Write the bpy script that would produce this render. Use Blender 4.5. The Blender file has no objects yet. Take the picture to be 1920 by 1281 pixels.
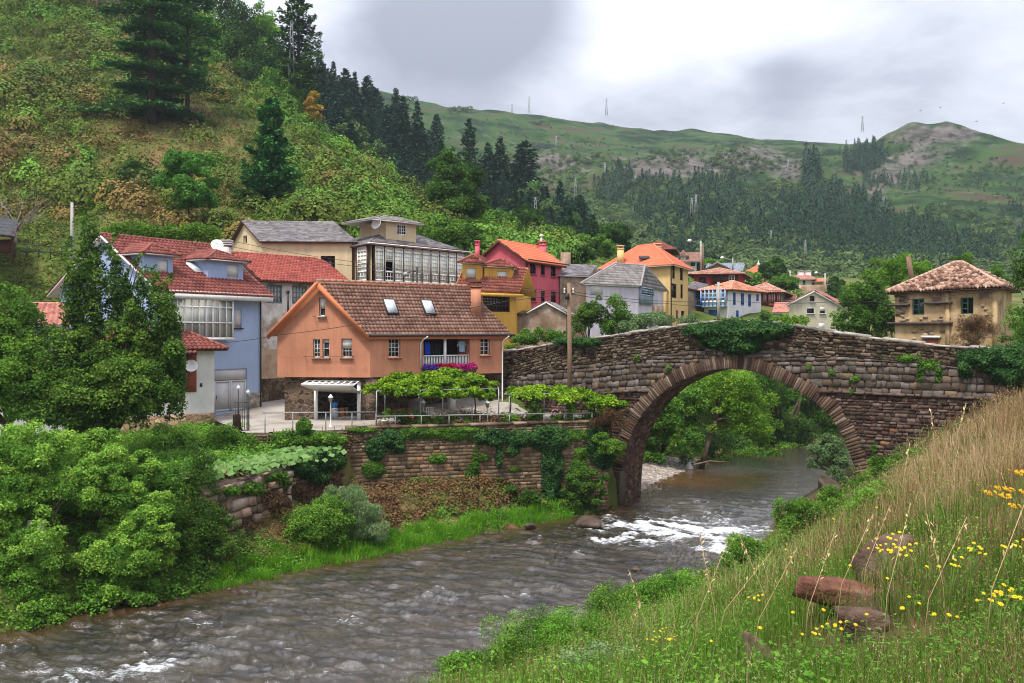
import bpy, math, random
import numpy as np
from mathutils import Vector, geometry as mgeo
R = math.radians
# ------------------------------------------------------------------ camera, light, exposure
F, CX, HZ, HC = 1700.0, 960.0, 622.0, 10.0          # focal length in photo pixels, centre, horizon row, eye height above the river
sc = bpy.context.scene
col = sc.collection
cam = bpy.data.objects.new('camera', bpy.data.cameras.new('camera'))
col.objects.link(cam); sc.camera = cam
cam.location = (0, 0, HC); cam.rotation_euler = (R(90), 0, 0)
cam.data.sensor_width = 36; cam.data.sensor_fit = 'HORIZONTAL'
cam.data.lens = 36 * F / 1920
cam.data.shift_y = -(640.5 - HZ) / 1920
cam.data.clip_start = 0.05; cam.data.clip_end = 6000
sc.view_settings.view_transform = 'Standard'; sc.view_settings.look = 'None'
sc.view_settings.gamma = 1; sc.view_settings.use_curve_mapping = False
sc.view_settings.exposure = 1.22
sc.cycles.max_bounces = 6; sc.cycles.diffuse_bounces = 3; sc.cycles.glossy_bounces = 3
sc.cycles.transmission_bounces = 4; sc.cycles.transparent_max_bounces = 6; sc.cycles.volume_bounces = 0; sc.cycles.use_denoising = True; sc.cycles.filter_width = 1.05
SUN_EL, SUN_AZ = 64, 212                             # azimuth from +Y clockwise: high behind the camera, to the left
sun = bpy.data.objects.new('sun', bpy.data.lights.new('sun', 'SUN')); col.objects.link(sun)
sun.data.energy = 2.1; sun.data.angle = R(10); sun.data.color = (1, .95, .87)
_d = Vector((math.sin(R(SUN_AZ)) * math.cos(R(SUN_EL)), math.cos(R(SUN_AZ)) * math.cos(R(SUN_EL)), math.sin(R(SUN_EL))))
sun.rotation_euler = (-_d).to_track_quat('-Z', 'Y').to_euler()

def raydir(px, py):
 return Vector(((px - CX) / F, 1, -(py - HZ) / F)).normalized()

def build_world():
 w = bpy.data.worlds.new('World'); sc.world = w; w.use_nodes = True
 nt = w.node_tree; N, L = nt.nodes, nt.links; N.clear()
 out = N.new('ShaderNodeOutputWorld'); bg = N.new('ShaderNodeBackground'); L.new(bg.outputs[0], out.inputs[0])
 sky = N.new('ShaderNodeTexSky'); sky.sky_type = 'NISHITA'; sky.sun_disc = False
 sky.sun_elevation = R(SUN_EL); sky.sun_rotation = R(SUN_AZ)
 tc = N.new('ShaderNodeTexCoord')
 sep = N.new('ShaderNodeSeparateXYZ'); L.new(tc.outputs['Generated'], sep.inputs[0])
 def math_(op, a, b=None, c=None, clamp=False):
  n = N.new('ShaderNodeMath'); n.operation = op; n.use_clamp = clamp
  for i, v in enumerate((a, b, c)):
   if v is None: continue
   if isinstance(v, (int, float)): n.inputs[i].default_value = v
   else: L.new(v, n.inputs[i])
  return n.outputs[0]
 # clouds on a flat layer overhead: direction / (z + k)
 den = math_('ADD', math_('MAXIMUM', sep.outputs[2], 0.0), 0.22)
 cx_ = math_('DIVIDE', sep.outputs[0], den); cy_ = math_('DIVIDE', sep.outputs[1], den)
 cmb = N.new('ShaderNodeCombineXYZ'); L.new(cx_, cmb.inputs[0]); L.new(cy_, cmb.inputs[1]); cmb.inputs[2].default_value = 3.7
 def noise(scale, detail, rough, dist=0.0):
  n = N.new('ShaderNodeTexNoise'); n.inputs['Scale'].default_value = scale; n.inputs['Detail'].default_value = detail
  n.inputs['Roughness'].default_value = rough; n.inputs['Distortion'].default_value = dist
  L.new(cmb.outputs[0], n.inputs['Vector']); return n.outputs[0]
 n1 = noise(1.1, 6, .56, .25); n2 = noise(3.0, 7, .62, .35)
 base = math_('ADD', math_('MULTIPLY', n1, .55), math_('MULTIPLY', n2, .45))
 # individual cloud banks, each at a direction in the sky
 acc = base
 for (px, py, wd, amt) in ((870, 5, .085, -.30), (720, 45, .05, -.14), (1010, 12, .06, -.22), (930, 60, .05, -.12), (1470, 150, .033, -.16), (1250, 160, .05, -.05),
       (1190, 75, .07, .07), (1110, 40, .05, .04), (1330, 60, .06, .02), (650, 40, .04, .05), (1800, 60, .10, -.03), (1000, 110, .04, .05)):
  d = raydir(px, py)
  dv = N.new('ShaderNodeVectorMath'); dv.operation = 'DISTANCE'
  nrm = N.new('ShaderNodeVectorMath'); nrm.operation = 'NORMALIZE'; L.new(tc.outputs['Generated'], nrm.inputs[0])
  L.new(nrm.outputs[0], dv.inputs[0]); dv.inputs[1].default_value = d
  g = math_('POWER', 2.718, math_('MULTIPLY', math_('POWER', math_('DIVIDE', dv.outputs['Value'], wd), 2.0), -1.0))
  g = math_('MULTIPLY', g, math_('ADD', math_('MULTIPLY', n2, 1.3), .35))
  acc = math_('ADD', acc, math_('MULTIPLY', g, amt))
 ramp = N.new('ShaderNodeValToRGB'); L.new(acc, ramp.inputs[0])
 e = ramp.color_ramp.elements
 e[0].position = .24; e[0].color = (.150, .155, .180, 1)
 e[1].position = .70; e[1].color = (.53, .53, .56, 1)
 for p, c in ((.36, (.215, .22, .252, 1)), (.46, (.305, .31, .345, 1)), (.55, (.375, .378, .412, 1))):
  q = e.new(p); q.color = c
 # an overcast sky is brighter overhead than near the horizon
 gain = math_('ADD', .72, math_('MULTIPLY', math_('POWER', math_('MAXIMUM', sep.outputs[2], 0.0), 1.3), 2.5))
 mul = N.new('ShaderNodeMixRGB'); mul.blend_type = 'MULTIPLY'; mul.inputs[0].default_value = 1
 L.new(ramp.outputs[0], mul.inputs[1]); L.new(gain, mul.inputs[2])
 sk = N.new('ShaderNodeMixRGB'); sk.blend_type = 'MULTIPLY'; sk.inputs[0].default_value = 1
 L.new(sky.outputs[0], sk.inputs[1]); sk.inputs[2].default_value = (.1, .1, .1, 1)
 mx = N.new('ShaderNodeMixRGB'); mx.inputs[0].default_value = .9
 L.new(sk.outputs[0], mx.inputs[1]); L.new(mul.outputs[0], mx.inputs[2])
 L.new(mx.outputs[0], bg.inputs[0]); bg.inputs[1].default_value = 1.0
build_world()

# ------------------------------------------------------------------ geometry helpers
def W(px, py, Y):
 return Vector((Y * (px - CX) / F, Y, HC - Y * (py - HZ) / F))
def PX(x, Y): return CX + F * x / Y
UP = Vector((0, 0, 1))
rng = np.random.default_rng(7)
random.seed(7)

def _hash(ix, iy, iz, s):
 n = (ix * 374761393 + iy * 668265263 + iz * 2147483647 + s * 1274126177) & 0xFFFFFFFF
 n = ((n ^ (n >> 13)) * 1274126177) & 0xFFFFFFFF
 n = n ^ (n >> 16)
 return (n & 0xFFFF) / 65535.0
def vnoise(x, y, z=0.0, s=0):
 x = np.asarray(x, float); y = np.asarray(y, float); z = np.zeros_like(x) + z
 ix = np.floor(x).astype(np.int64); iy = np.floor(y).astype(np.int64); iz = np.floor(z).astype(np.int64)
 fx, fy, fz = x - ix, y - iy, z - iz
 fx = fx * fx * (3 - 2 * fx); fy = fy * fy * (3 - 2 * fy); fz = fz * fz * (3 - 2 * fz)
 r = 0
 for dx in (0, 1):
  for dy in (0, 1):
   for dz in (0, 1):
    w = (fx if dx else 1 - fx) * (fy if dy else 1 - fy) * (fz if dz else 1 - fz)
    r = r + w * _hash(ix + dx, iy + dy, iz + dz, s)
 return r
def fbm(x, y, z=0.0, o=4, s=0, g=.5):
 a, t, r = 1.0, 0.0, 0.0
 for i in range(o):
  r = r + a * vnoise(np.asarray(x) * 2 ** i + 17.3 * i, np.asarray(y) * 2 ** i, np.asarray(z) * 2 ** i, s + i); t += a; a *= g
 return r / t - .5
def sstep(a, b, x):
 t = np.clip((x - a) / (b - a), 0, 1); return t * t * (3 - 2 * t)

def rbf_fit(P, lam=.0):
 P = np.array(P, float); n = len(P)
 d = np.sqrt(((P[:, None, :2] - P[None, :, :2]) ** 2).sum(-1))
 A = np.zeros((n + 3, n + 3)); A[:n, :n] = d + np.eye(n) * lam
 A[:n, n] = 1; A[:n, n + 1:] = P[:, :2]; A[n, :n] = 1; A[n + 1:, :n] = P[:, :2].T
 c = np.linalg.solve(A, np.concatenate([P[:, 2], [0, 0, 0]]))
 def f(x, y):
  x = np.asarray(x, float); y = np.asarray(y, float); sh = x.shape
  x, y = x.ravel(), y.ravel(); o = np.zeros_like(x)
  for k in range(0, len(x), 20000):
   xs, ys = x[k:k + 20000], y[k:k + 20000]
   o[k:k + 20000] = np.sqrt((xs[:, None] - P[:, 0]) ** 2 + (ys[:, None] - P[:, 1]) ** 2 + .5) @ c[:n] + c[n] + c[n + 1] * xs + c[n + 2] * ys
  return o.reshape(sh)
 return f
def inpoly(x, y, poly):
 x = np.asarray(x, float); y = np.asarray(y, float); r = np.zeros(x.shape, bool); n = len(poly)
 for i in range(n):
  (x0, y0), (x1, y1) = poly[i], poly[(i + 1) % n]
  c = ((y0 > y) != (y1 > y))
  with np.errstate(divide='ignore', invalid='ignore'):
   r ^= c & (x < (x1 - x0) * (y - y0) / ((y1 - y0) if y1 != y0 else 1e-9) + x0)
 return r
def pdist(x, y, line):
 """distance to a polyline and the signed side (positive = right of its direction)"""
 x = np.asarray(x, float); y = np.asarray(y, float)
 best = np.full(x.shape, 1e9); side = np.zeros(x.shape)
 for (x0, y0), (x1, y1) in zip(line[:-1], line[1:]):
  dx, dy = x1 - x0, y1 - y0; l2 = dx * dx + dy * dy
  t = np.clip(((x - x0) * dx + (y - y0) * dy) / l2, 0, 1)
  d = np.hypot(x - x0 - t * dx, y - y0 - t * dy)
  s = (x - x0) * dy - (y - y0) * dx
  m = d < best - 1e-9
  best = np.where(m, d, best); side = np.where(m, np.sign(s), side)
 return best, side

# ------------------------------------------------------------------ objects
def tag(o, label=None, cat=None, group=None, kind=None):
 if label: o['label'] = label
 if cat: o['category'] = cat
 if group: o['group'] = group
 if kind: o['kind'] = kind
 return o
def empty(name, loc, label, cat, group=None):
 o = bpy.data.objects.new(name, None); col.objects.link(o); o.location = loc; o.empty_display_size = .2
 return tag(o, label, cat, group)
def wloc(o):
 v = Vector(o.location)
 while o.parent is not None:
  o = o.parent; v = v + Vector(o.location)
 return v

class MB:
 def __init__(s): s.V = []; s.F = []; s.n = 0; s.M = []; s.C = []; s.uv = []; s.hasuv = False; s.hascol = False
 def add(s, V, F, m=0, c=None, uv=None):
  V = np.asarray(V, float).reshape(-1, 3)
  F = [[int(i) + s.n for i in f] for f in F] if not isinstance(F, np.ndarray) else F + s.n
  s.V.append(V); s.F.append(F); s.M.append(np.full(len(F), m, np.int32) if np.isscalar(m) else np.asarray(m, np.int32))
  if c is None: cc = np.full((len(V), 4), .5)
  else:
   cc = np.asarray(c, float)
   if cc.ndim == 1: cc = np.tile(cc, (len(V), 1))
   if cc.shape[1] == 3: cc = np.hstack([cc, np.ones((len(V), 1))])
   s.hascol = True
  s.C.append(cc)
  if uv is None: s.uv.append(np.zeros((len(V), 2)))
  else: s.uv.append(np.asarray(uv, float)); s.hasuv = True
  s.n += len(V); return s
 def box(s, c, e0, e1, e2, m=0, col=None):
  """box from a centre and three half-edge vectors"""
  c, e0, e1, e2 = (np.array(v, float) for v in (c, e0, e1, e2))
  if np.dot(np.cross(e0, e1), e2) < 0: e0 = -e0
  V = [c + i * e0 + j * e1 + k * e2 for k in (-1, 1) for j in (-1, 1) for i in (-1, 1)]
  return s.add(V, [[0, 2, 3, 1], [4, 5, 7, 6], [0, 1, 5, 4], [2, 6, 7, 3], [0, 4, 6, 2], [1, 3, 7, 5]], m, col)
 def abox(s, x0, x1, y0, y1, z0, z1, m=0):
  return s.box(((x0 + x1) / 2, (y0 + y1) / 2, (z0 + z1) / 2), ((x1 - x0) / 2, 0, 0), (0, (y1 - y0) / 2, 0), (0, 0, (z1 - z0) / 2), m)
 def bar(s, a, b, w, h=None, m=0, up=UP):
  a, b = Vector(a), Vector(b); d = b - a
  if d.length < 1e-6: return s
  h = h or w; u = d.normalized(); r = u.cross(Vector(up))
  if r.length < 1e-4: r = u.cross(Vector((1, 0, 0)))
  r.normalize(); q = r.cross(u)
  return s.box((a + b) / 2, d / 2, r * w / 2, q * h / 2, m)
 def tube(s, pts, rad, n=8, m=0, cap=True, c=None):
  pts = [Vector(p) for p in pts]; k = len(pts)
  rad = [rad] * k if np.isscalar(rad) else list(rad)
  V = []; pr = None
  for i, p in enumerate(pts):
   t = (pts[min(i + 1, k - 1)] - pts[max(i - 1, 0)])
   t = t.normalized() if t.length > 1e-9 else UP
   if pr is None: pr = t.orthogonal().normalized()
   r = pr - t * pr.dot(t)
   r = r.normalized() if r.length > 1e-5 else t.orthogonal().normalized()
   pr = r; q = t.cross(r)
   for j in range(n):
    a = 2 * math.pi * j / n; V.append(p + (r * math.cos(a) + q * math.sin(a)) * rad[i])
  Fc = [[i * n + j, i * n + (j + 1) % n, (i + 1) * n + (j + 1) % n, (i + 1) * n + j] for i in range(k - 1) for j in range(n)]
  if cap: Fc += [list(range(n))[::-1], [(k - 1) * n + j for j in range(n)]]
  return s.add([tuple(v) for v in V], Fc, m, c)
 def lathe(s, base, prof, n=12, m=0, axis=UP):
  axis = Vector(axis).normalized(); r = axis.orthogonal().normalized(); q = axis.cross(r); base = Vector(base)
  V = [base + axis * h + (r * math.cos(2 * math.pi * j / n) + q * math.sin(2 * math.pi * j / n)) * max(rr, 1e-4) for rr, h in prof for j in range(n)]
  k = len(prof)
  return s.add([tuple(v) for v in V], [[i * n + j, i * n + (j + 1) % n, (i + 1) * n + (j + 1) % n, (i + 1) * n + j] for i in range(k - 1) for j in range(n)] + [list(range(n))[::-1], [(k - 1) * n + j for j in range(n)]], m)
 def poly(s, pts, m=0, uv=None): return s.add([tuple(p) for p in pts], [list(range(len(pts)))], m, None, uv)
 def slab(s, pts, nrm, t, m=0):
  """a polygon thickened by t against its normal"""
  pts = [Vector(p) for p in pts]; nrm = Vector(nrm).normalized(); k = len(pts)
  c = (pts[1] - pts[0]).cross(pts[2] - pts[0])
  if c.dot(nrm) < 0: pts = pts[::-1]
  V = [tuple(p) for p in pts] + [tuple(p - nrm * t) for p in pts]
  return s.add(V, [list(range(k)), [2 * k - 1 - i for i in range(k)]] + [[i, k + i, k + (i + 1) % k, (i + 1) % k] for i in range(k)], m)
 def mesh(s, name, mats, off=(0, 0, 0), smooth=False):
  me = bpy.data.meshes.new(name)
  V = np.concatenate(s.V) - np.array(off, float) if s.V else np.zeros((0, 3))
  me.vertices.add(len(V)); me.vertices.foreach_set('co', V.astype(np.float32).ravel())
  idx = []; tot = []
  for Fc in s.F:
   if isinstance(Fc, np.ndarray): idx.append(Fc.ravel().astype(np.int32)); tot.append(np.full(len(Fc), Fc.shape[1], np.int32))
   else:
    idx.append(np.array([i for f in Fc for i in f], np.int32)); tot.append(np.array([len(f) for f in Fc], np.int32))
  idx = np.concatenate(idx) if idx else np.zeros(0, np.int32); tot = np.concatenate(tot) if tot else np.zeros(0, np.int32)
  me.loops.add(len(idx)); me.loops.foreach_set('vertex_index', idx)
  st = np.concatenate([[0], np.cumsum(tot)[:-1]]).astype(np.int32) if len(tot) else tot
  me.polygons.add(len(tot)); me.polygons.foreach_set('loop_start', st); me.polygons.foreach_set('loop_total', tot)
  if smooth: me.polygons.foreach_set('use_smooth', np.ones(len(tot), bool))
  for mt in (mats if isinstance(mats, (list, tuple)) else [mats]): me.materials.append(mt)
  me.polygons.foreach_set('material_index', np.concatenate(s.M) if s.M else np.zeros(0, np.int32))
  me.update(calc_edges=True)
  if s.hascol:
   a = me.attributes.new('Col', 'FLOAT_COLOR', 'POINT'); a.data.foreach_set('color', np.concatenate(s.C).astype(np.float32).ravel())
  if s.hasuv:
   u = me.uv_layers.new(name='UVMap'); u.data.foreach_set('uv', np.concatenate(s.uv)[idx].astype(np.float32).ravel())
  return me
 def build(s, name, mats, parent=None, smooth=False, loc=None):
  if loc is None: loc = wloc(parent) if parent is not None else Vector(np.concatenate(s.V).mean(0) * np.array([1, 1, 0]) + np.array([0, 0, np.concatenate(s.V)[:, 2].min()])) if s.V else Vector((0, 0, 0))
  o = bpy.data.objects.new(name, s.mesh(name, mats, loc, smooth)); col.objects.link(o)
  if parent is not None: o.parent = parent
  else: o.location = loc
  return o
def copy_tree(o, loc=None, rz=None, scale=None):
 def rec(q, par):
  c = q.copy(); col.objects.link(c)
  if par is not None: c.parent = par
  for ch in list(q.children): rec(ch, c)
  return c
 c = rec(o, None)
 if loc is not None: c.location = loc
 if rz is not None: c.rotation_euler[2] = rz
 if scale is not None: c.scale = (scale,) * 3 if np.isscalar(scale) else scale
 return c

# ------------------------------------------------------------------ materials
_mats = {}
def M(name, cols, scale=1.0, rough=.8, bump=.0, bscale=None, spec=.15, coord='Object', stretch=None, attr=0, detail=5, metal=0, spread=(.3, .7), stain=None, transl=0, objrand=0, emit=None, weather=0):
 """noise-ramped Principled material. attr: strength of the per-piece variation stored in the Col attribute (r: along the ramp, g: lightness)"""
 if name in _mats: return _mats[name]
 m = bpy.data.materials.new(name); m.use_nodes = True; nt = m.node_tree; N, L = nt.nodes, nt.links
 b = N['Principled BSDF']; b.inputs['Roughness'].default_value = rough; b.inputs['Metallic'].default_value = metal
 b.inputs['Specular IOR Level'].default_value = spec
 if coord == 'Position': src = N.new('ShaderNodeNewGeometry').outputs['Position']
 else: src = N.new('ShaderNodeTexCoord').outputs[coord]
 if stretch:
  mp = N.new('ShaderNodeMapping'); mp.inputs['Scale'].default_value = stretch; L.new(src, mp.inputs[0]); src = mp.outputs[0]
 nz = N.new('ShaderNodeTexNoise'); nz.inputs['Scale'].default_value = scale; nz.inputs['Detail'].default_value = detail; nz.inputs['Roughness'].default_value = .6
 L.new(src, nz.inputs['Vector']); fac = nz.outputs[0]
 def mth(op, a, c, clamp=False):
  n = N.new('ShaderNodeMath'); n.operation = op; n.use_clamp = clamp
  for i, v in enumerate((a, c)):
   if isinstance(v, (int, float)): n.inputs[i].default_value = v
   else: L.new(v, n.inputs[i])
  return n.outputs[0]
 if attr or objrand:
  at = N.new('ShaderNodeAttribute'); at.attribute_name = 'Col'
  sp = N.new('ShaderNodeSeparateColor'); L.new(at.outputs['Color'], sp.inputs[0])
 if attr: fac = mth('ADD', mth('MULTIPLY', fac, 1 - attr), mth('MULTIPLY', sp.outputs[0], attr))
 rp = N.new('ShaderNodeValToRGB'); L.new(fac, rp.inputs[0]); e = rp.color_ramp.elements
 k = len(cols); lo, hi = spread
 if attr: lo, hi = lo * (1 - attr), hi * (1 - attr) + attr
 e[0].position = lo; e[0].color = (*cols[0], 1); e[1].position = hi; e[1].color = (*cols[-1], 1)
 for i in range(1, k - 1):
  q = e.new(lo + (hi - lo) * i / (k - 1)); q.color = (*cols[i], 1)
 c = rp.outputs[0]
 if attr:
  mm = N.new('ShaderNodeMixRGB'); mm.blend_type = 'MULTIPLY'; mm.inputs[0].default_value = 1
  L.new(c, mm.inputs[1]); L.new(mth('ADD', mth('MULTIPLY', sp.outputs[1], 1.0), .5), mm.inputs[2]); c = mm.outputs[0]
 if objrand:
  oi = N.new('ShaderNodeObjectInfo'); hs = N.new('ShaderNodeHueSaturation')
  L.new(mth('ADD', mth('MULTIPLY', oi.outputs['Random'], .05 * objrand), .5 - .025 * objrand), hs.inputs['Hue'])
  L.new(mth('ADD', mth('MULTIPLY', oi.outputs['Random'], .5 * objrand), 1 - .25 * objrand), hs.inputs['Value'])
  L.new(c, hs.inputs['Color']); c = hs.outputs[0]
 if stain:                                             # (colour, scale, lo, hi, strength): blotches of their own shape
  n2 = N.new('ShaderNodeTexNoise'); n2.inputs['Scale'].default_value = stain[1]; n2.inputs['Detail'].default_value = 6; n2.inputs['Roughness'].default_value = .65
  L.new(src, n2.inputs['Vector'])
  mr = N.new('ShaderNodeMapRange'); mr.inputs[1].default_value = stain[2]; mr.inputs[2].default_value = stain[3]; mr.inputs[4].default_value = stain[4]
  L.new(n2.outputs[0], mr.inputs[0]); mm = N.new('ShaderNodeMixRGB'); L.new(mr.outputs[0], mm.inputs[0]); L.new(c, mm.inputs[1]); mm.inputs[2].default_value = (*stain[0], 1); c = mm.outputs[0]
 if weather:                                           # rain streaks and damp blotches
  mp = N.new('ShaderNodeMapping'); mp.inputs['Scale'].default_value = (2.2, 2.2, .16); L.new(src, mp.inputs[0])
  n4 = N.new('ShaderNodeTexNoise'); n4.inputs['Scale'].default_value = 1.3; n4.inputs['Detail'].default_value = 7; n4.inputs['Roughness'].default_value = .7; L.new(mp.outputs[0], n4.inputs['Vector'])
  n5 = N.new('ShaderNodeTexNoise'); n5.inputs['Scale'].default_value = .45; n5.inputs['Detail'].default_value = 6; L.new(src, n5.inputs['Vector'])
  f = mth('ADD', mth('MULTIPLY', mth('SUBTRACT', n4.outputs[0], .5), 1.3 * weather), mth('MULTIPLY', mth('SUBTRACT', n5.outputs[0], .5), 1.1 * weather))
  mm = N.new('ShaderNodeMixRGB'); mm.blend_type = 'MULTIPLY'; mm.inputs[0].default_value = 1; L.new(c, mm.inputs[1]); L.new(mth('ADD', f, .96), mm.inputs[2]); c = mm.outputs[0]
 L.new(c, b.inputs['Base Color'])
 if emit: b.inputs['Emission Color'].default_value = (*emit[0], 1); b.inputs['Emission Strength'].default_value = emit[1]
 if bump:
  n3 = N.new('ShaderNodeTexNoise'); n3.inputs['Scale'].default_value = bscale or scale * 4; n3.inputs['Detail'].default_value = 6; n3.inputs['Roughness'].default_value = .65
  L.new(src, n3.inputs['Vector']); bp = N.new('ShaderNodeBump'); bp.inputs['Strength'].default_value = min(1, bump); bp.inputs['Distance'].default_value = .06 * max(1, bump)
  L.new(n3.outputs[0], bp.inputs['Height']); L.new(bp.outputs[0], b.inputs['Normal'])
 if transl:
  tr = N.new('ShaderNodeBsdfTranslucent'); L.new(c, tr.inputs[0]); ms = N.new('ShaderNodeMixShader'); ms.inputs[0].default_value = transl
  L.new(b.outputs[0], ms.inputs[1]); L.new(tr.outputs[0], ms.inputs[2]); L.new(ms.outputs[0], N['Material Output'].inputs[0])
 _mats[name] = m; return m
def leafmat(name, cols, transl=.34, objrand=0, rough=.6, spec=.08):
 return M(name, cols, scale=.5, rough=rough, spec=spec, attr=.85, transl=transl, objrand=objrand, detail=2)
# ------------------------------------------------------------------ land and water
def P3(px, py, Y): v = W(px, py, Y); return (v.x, v.y, v.z)
def shore(px, py): Y = F * HC / (py - HZ); return ((px - CX) / F * Y, Y)
SHORE_L = [(-24, 20), (-18.5, 27)] + [shore(*p) for p in ((150, 1160), (420, 1104), (560, 1070), (700, 1044), (850, 1012), (950, 994), (1050, 975), (1130, 958), (1178, 938))] + [(9.2, 60), (13.5, 67), (18.8, 77), (25, 84), (38, 90), (80, 96)]
SHORE_R = [(-8, 16), (-4.5, 22)] + [shore(*p) for p in ((830, 1281), (1060, 1180), (1300, 1082), (1410, 1045), (1452, 995), (1560, 925))] + [(21.5, 58), (26, 66), (31, 74), (40, 80), (80, 84)]
BR_A, BR_B = (945, 58.0), (1900, 41.4)               # the bridge's near face: pixel column, distance

hill_pts = [P3(*p) for p in (
 (0, 470, 72), (-300, 480, 70), (200, 445, 76), (450, 428, 83), (600, 428, 87), (800, 436, 95), (900, 450, 102), (1000, 475, 108), (1100, 495, 112), (1200, 508, 125), (1300, 528, 142), (1450, 536, 155), (1600, 548, 165), (1800, 560, 170), (2200, 560, 170),
 (0, 350, 92), (300, 335, 98), (550, 335, 105), (700, 355, 115), (850, 405, 112),
 (-300, 200, 115), (0, 205, 115), (250, 215, 120), (450, 235, 124), (600, 265, 128),
 (0, 70, 140), (150, 70, 145), (300, 100, 150), (450, 160, 150), (560, 215, 148), (640, 300, 140), (720, 345, 135), (810, 398, 128), (900, 437, 125), (1000, 455, 130), (1080, 468, 137),
 (-300, -80, 190), (0, -80, 195), (300, -60, 205), (-600, 0, 170),
 (600, 330, 175), (640, 420, 172), (720, 440, 168), (810, 470, 165), (900, 490, 165), (1000, 500, 168), (1100, 500, 172), (560, 300, 185), (450, 160, 190), (600, 420, 210), (800, 480, 210), (1100, 510, 210), (1500, 545, 210), (300, 60, 230), (0, 0, 230))]
hill_pts += [(-15, 62, 5.6), (-30, 60, 6.5), (-8.7, 46.2, 3.8), (-12.2, 37.2, 3.8), (-14, 45, 4.0), (-11.5, 50, 4.85), (-13.5, 54.5, 5.05), (-16.5, 56, 5.1), (-6, 49, 4.9), (5, 51.5, 4.85), (0, 54, 4.9),
    (2, 64, 8.0), (-6, 66, 8.0), (3, 72, 8.5), (12, 86, 9.0), (20, 95, 10.2), (28, 100, 11.0), (40, 100, 10.4), (30, 63, 9.0), (36, 62, 9.0), (45, 75, 9.5), (-22, 47, 4.2), (-20, 38, 3.6), (-30, 40, 4.6), (-45, 45, 6), (-60, 60, 12), (24, 56, 7.8), (60, 60, 9), (5, 80, 9.2), (-10, 74, 9.5)]
zhill = rbf_fit(hill_pts, .02)
# upper side of the terrace and garden walls
UPPER = [(-60, 30), (-24, 31), (-17.5, 33.5), (-13.2, 36.6), (-12.1, 37.4), (-10.45, 41.2), (-8.6, 46.4), (-7.7, 47.6), (5.3, 51.2), (6.2, 53), (2, 56.5), (8, 62), (12, 70), (17, 79), (24, 88), (38, 95), (80, 100), (400, 300), (-400, 300), (-400, 30)]
_up_edge = UPPER[0:-3]
def zland(x, y):
 zu = zhill(x, y) + .35 * fbm(x * .25, y * .25, 0, 4, 3) * sstep(60, 85, y) * 2.2
 dl, sl = pdist(x, y, SHORE_L); d = np.where(sl < 0, dl, -dl)     # positive inland
 lowmax = np.where(x < -13.5, 3.2, np.where(y > 56, 9.0, 1.7))
 zl = np.clip(-.55 + .62 * (d + .4), -1.0, lowmax)
 du, _ = pdist(x, y, _up_edge); du = np.where(inpoly(x, y, UPPER), du, -du)
 t = np.where((y < 52.5) & (x > -13.3), sstep(.1, .5, du), sstep(-1.5, 2.5, du))
 z = zl * (1 - t) + zu * t
 z = np.where((y > 55) & (y < 69) & (d < 3.2) & (x < 17) & (x > 6), np.minimum(z, .05 + .12 * d), z)
 # beyond the bridge the river bends to the right: its far bank
 dr, sr = pdist(x, y, SHORE_R); rr = np.where(sr > 0, dr, -dr)
 far = (y > 50) & (rr > -30) & (sl > 0)
 z2 = np.clip(-.6 + .9 * (rr + .4), -1.0, 1e3); z2 = np.minimum(z2, zu)
 z = np.where(far, z2, z)
 return z
bank_pts = [P3(*p) for p in ((1560, 1150, 22), (1000, 1281, 20), (1300, 1290, 11), (1600, 1300, 6.5), (1900, 1300, 4.6), (1900, 1040, 7.5), (1900, 880, 11), (1915, 790, 16), (1700, 1030, 13), (1700, 905, 19), (1760, 850, 24), (1655, 920, 28), (1500, 1070, 30), (1600, 985, 31), (1600, 905, 44), (1850, 815, 32), (1920, 785, 36), (2100, 760, 30), (1150, 1180, 23))]
bank_pts += [(x, y, 0.0) for x, y in SHORE_R[1:9]] + [(x - 1.2, y + 1.5, -.7) for x, y in SHORE_R[1:9]] + [(0, 0, 8.4), (0, 4, 8.05), (-5, 0, 7.6), (5, 0, 8.6), (10, 4, 8.9), (20, 20, 8.7), (24, 36, 8.3), (-8, 8, 4.5), (-9, -2, 6.5), (30, 30, 8.7), (24, 44, 7.6), (26, 52, 8), (-3, 12, 3.8), (0, 9, 6.2), (3, 8, 7.5)]
zbank = rbf_fit(bank_pts, .01)
def zright(x, y): return zbank(x, y) + .25 * fbm(x * .8, y * .8, 0, 3, 5)

def sheet(name, X, Y, Z, mat, keep=None, smooth=True, colr=None):
 ny, nx = X.shape
 V = np.stack([X, Y, Z], -1).reshape(-1, 3)
 i = np.arange(ny - 1)[:, None] * nx + np.arange(nx - 1)[None]
 Fc = np.stack([i, i + 1, i + nx + 1, i + nx], -1).reshape(-1, 4)
 if keep is not None: Fc = Fc[keep.reshape(-1)[Fc].all(1)]
 b = MB(); b.add(V, Fc, 0, None if colr is None else colr.reshape(-1, 3))
 return b.build(name, mat, None, smooth, Vector((0, 0, 0)))

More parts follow.
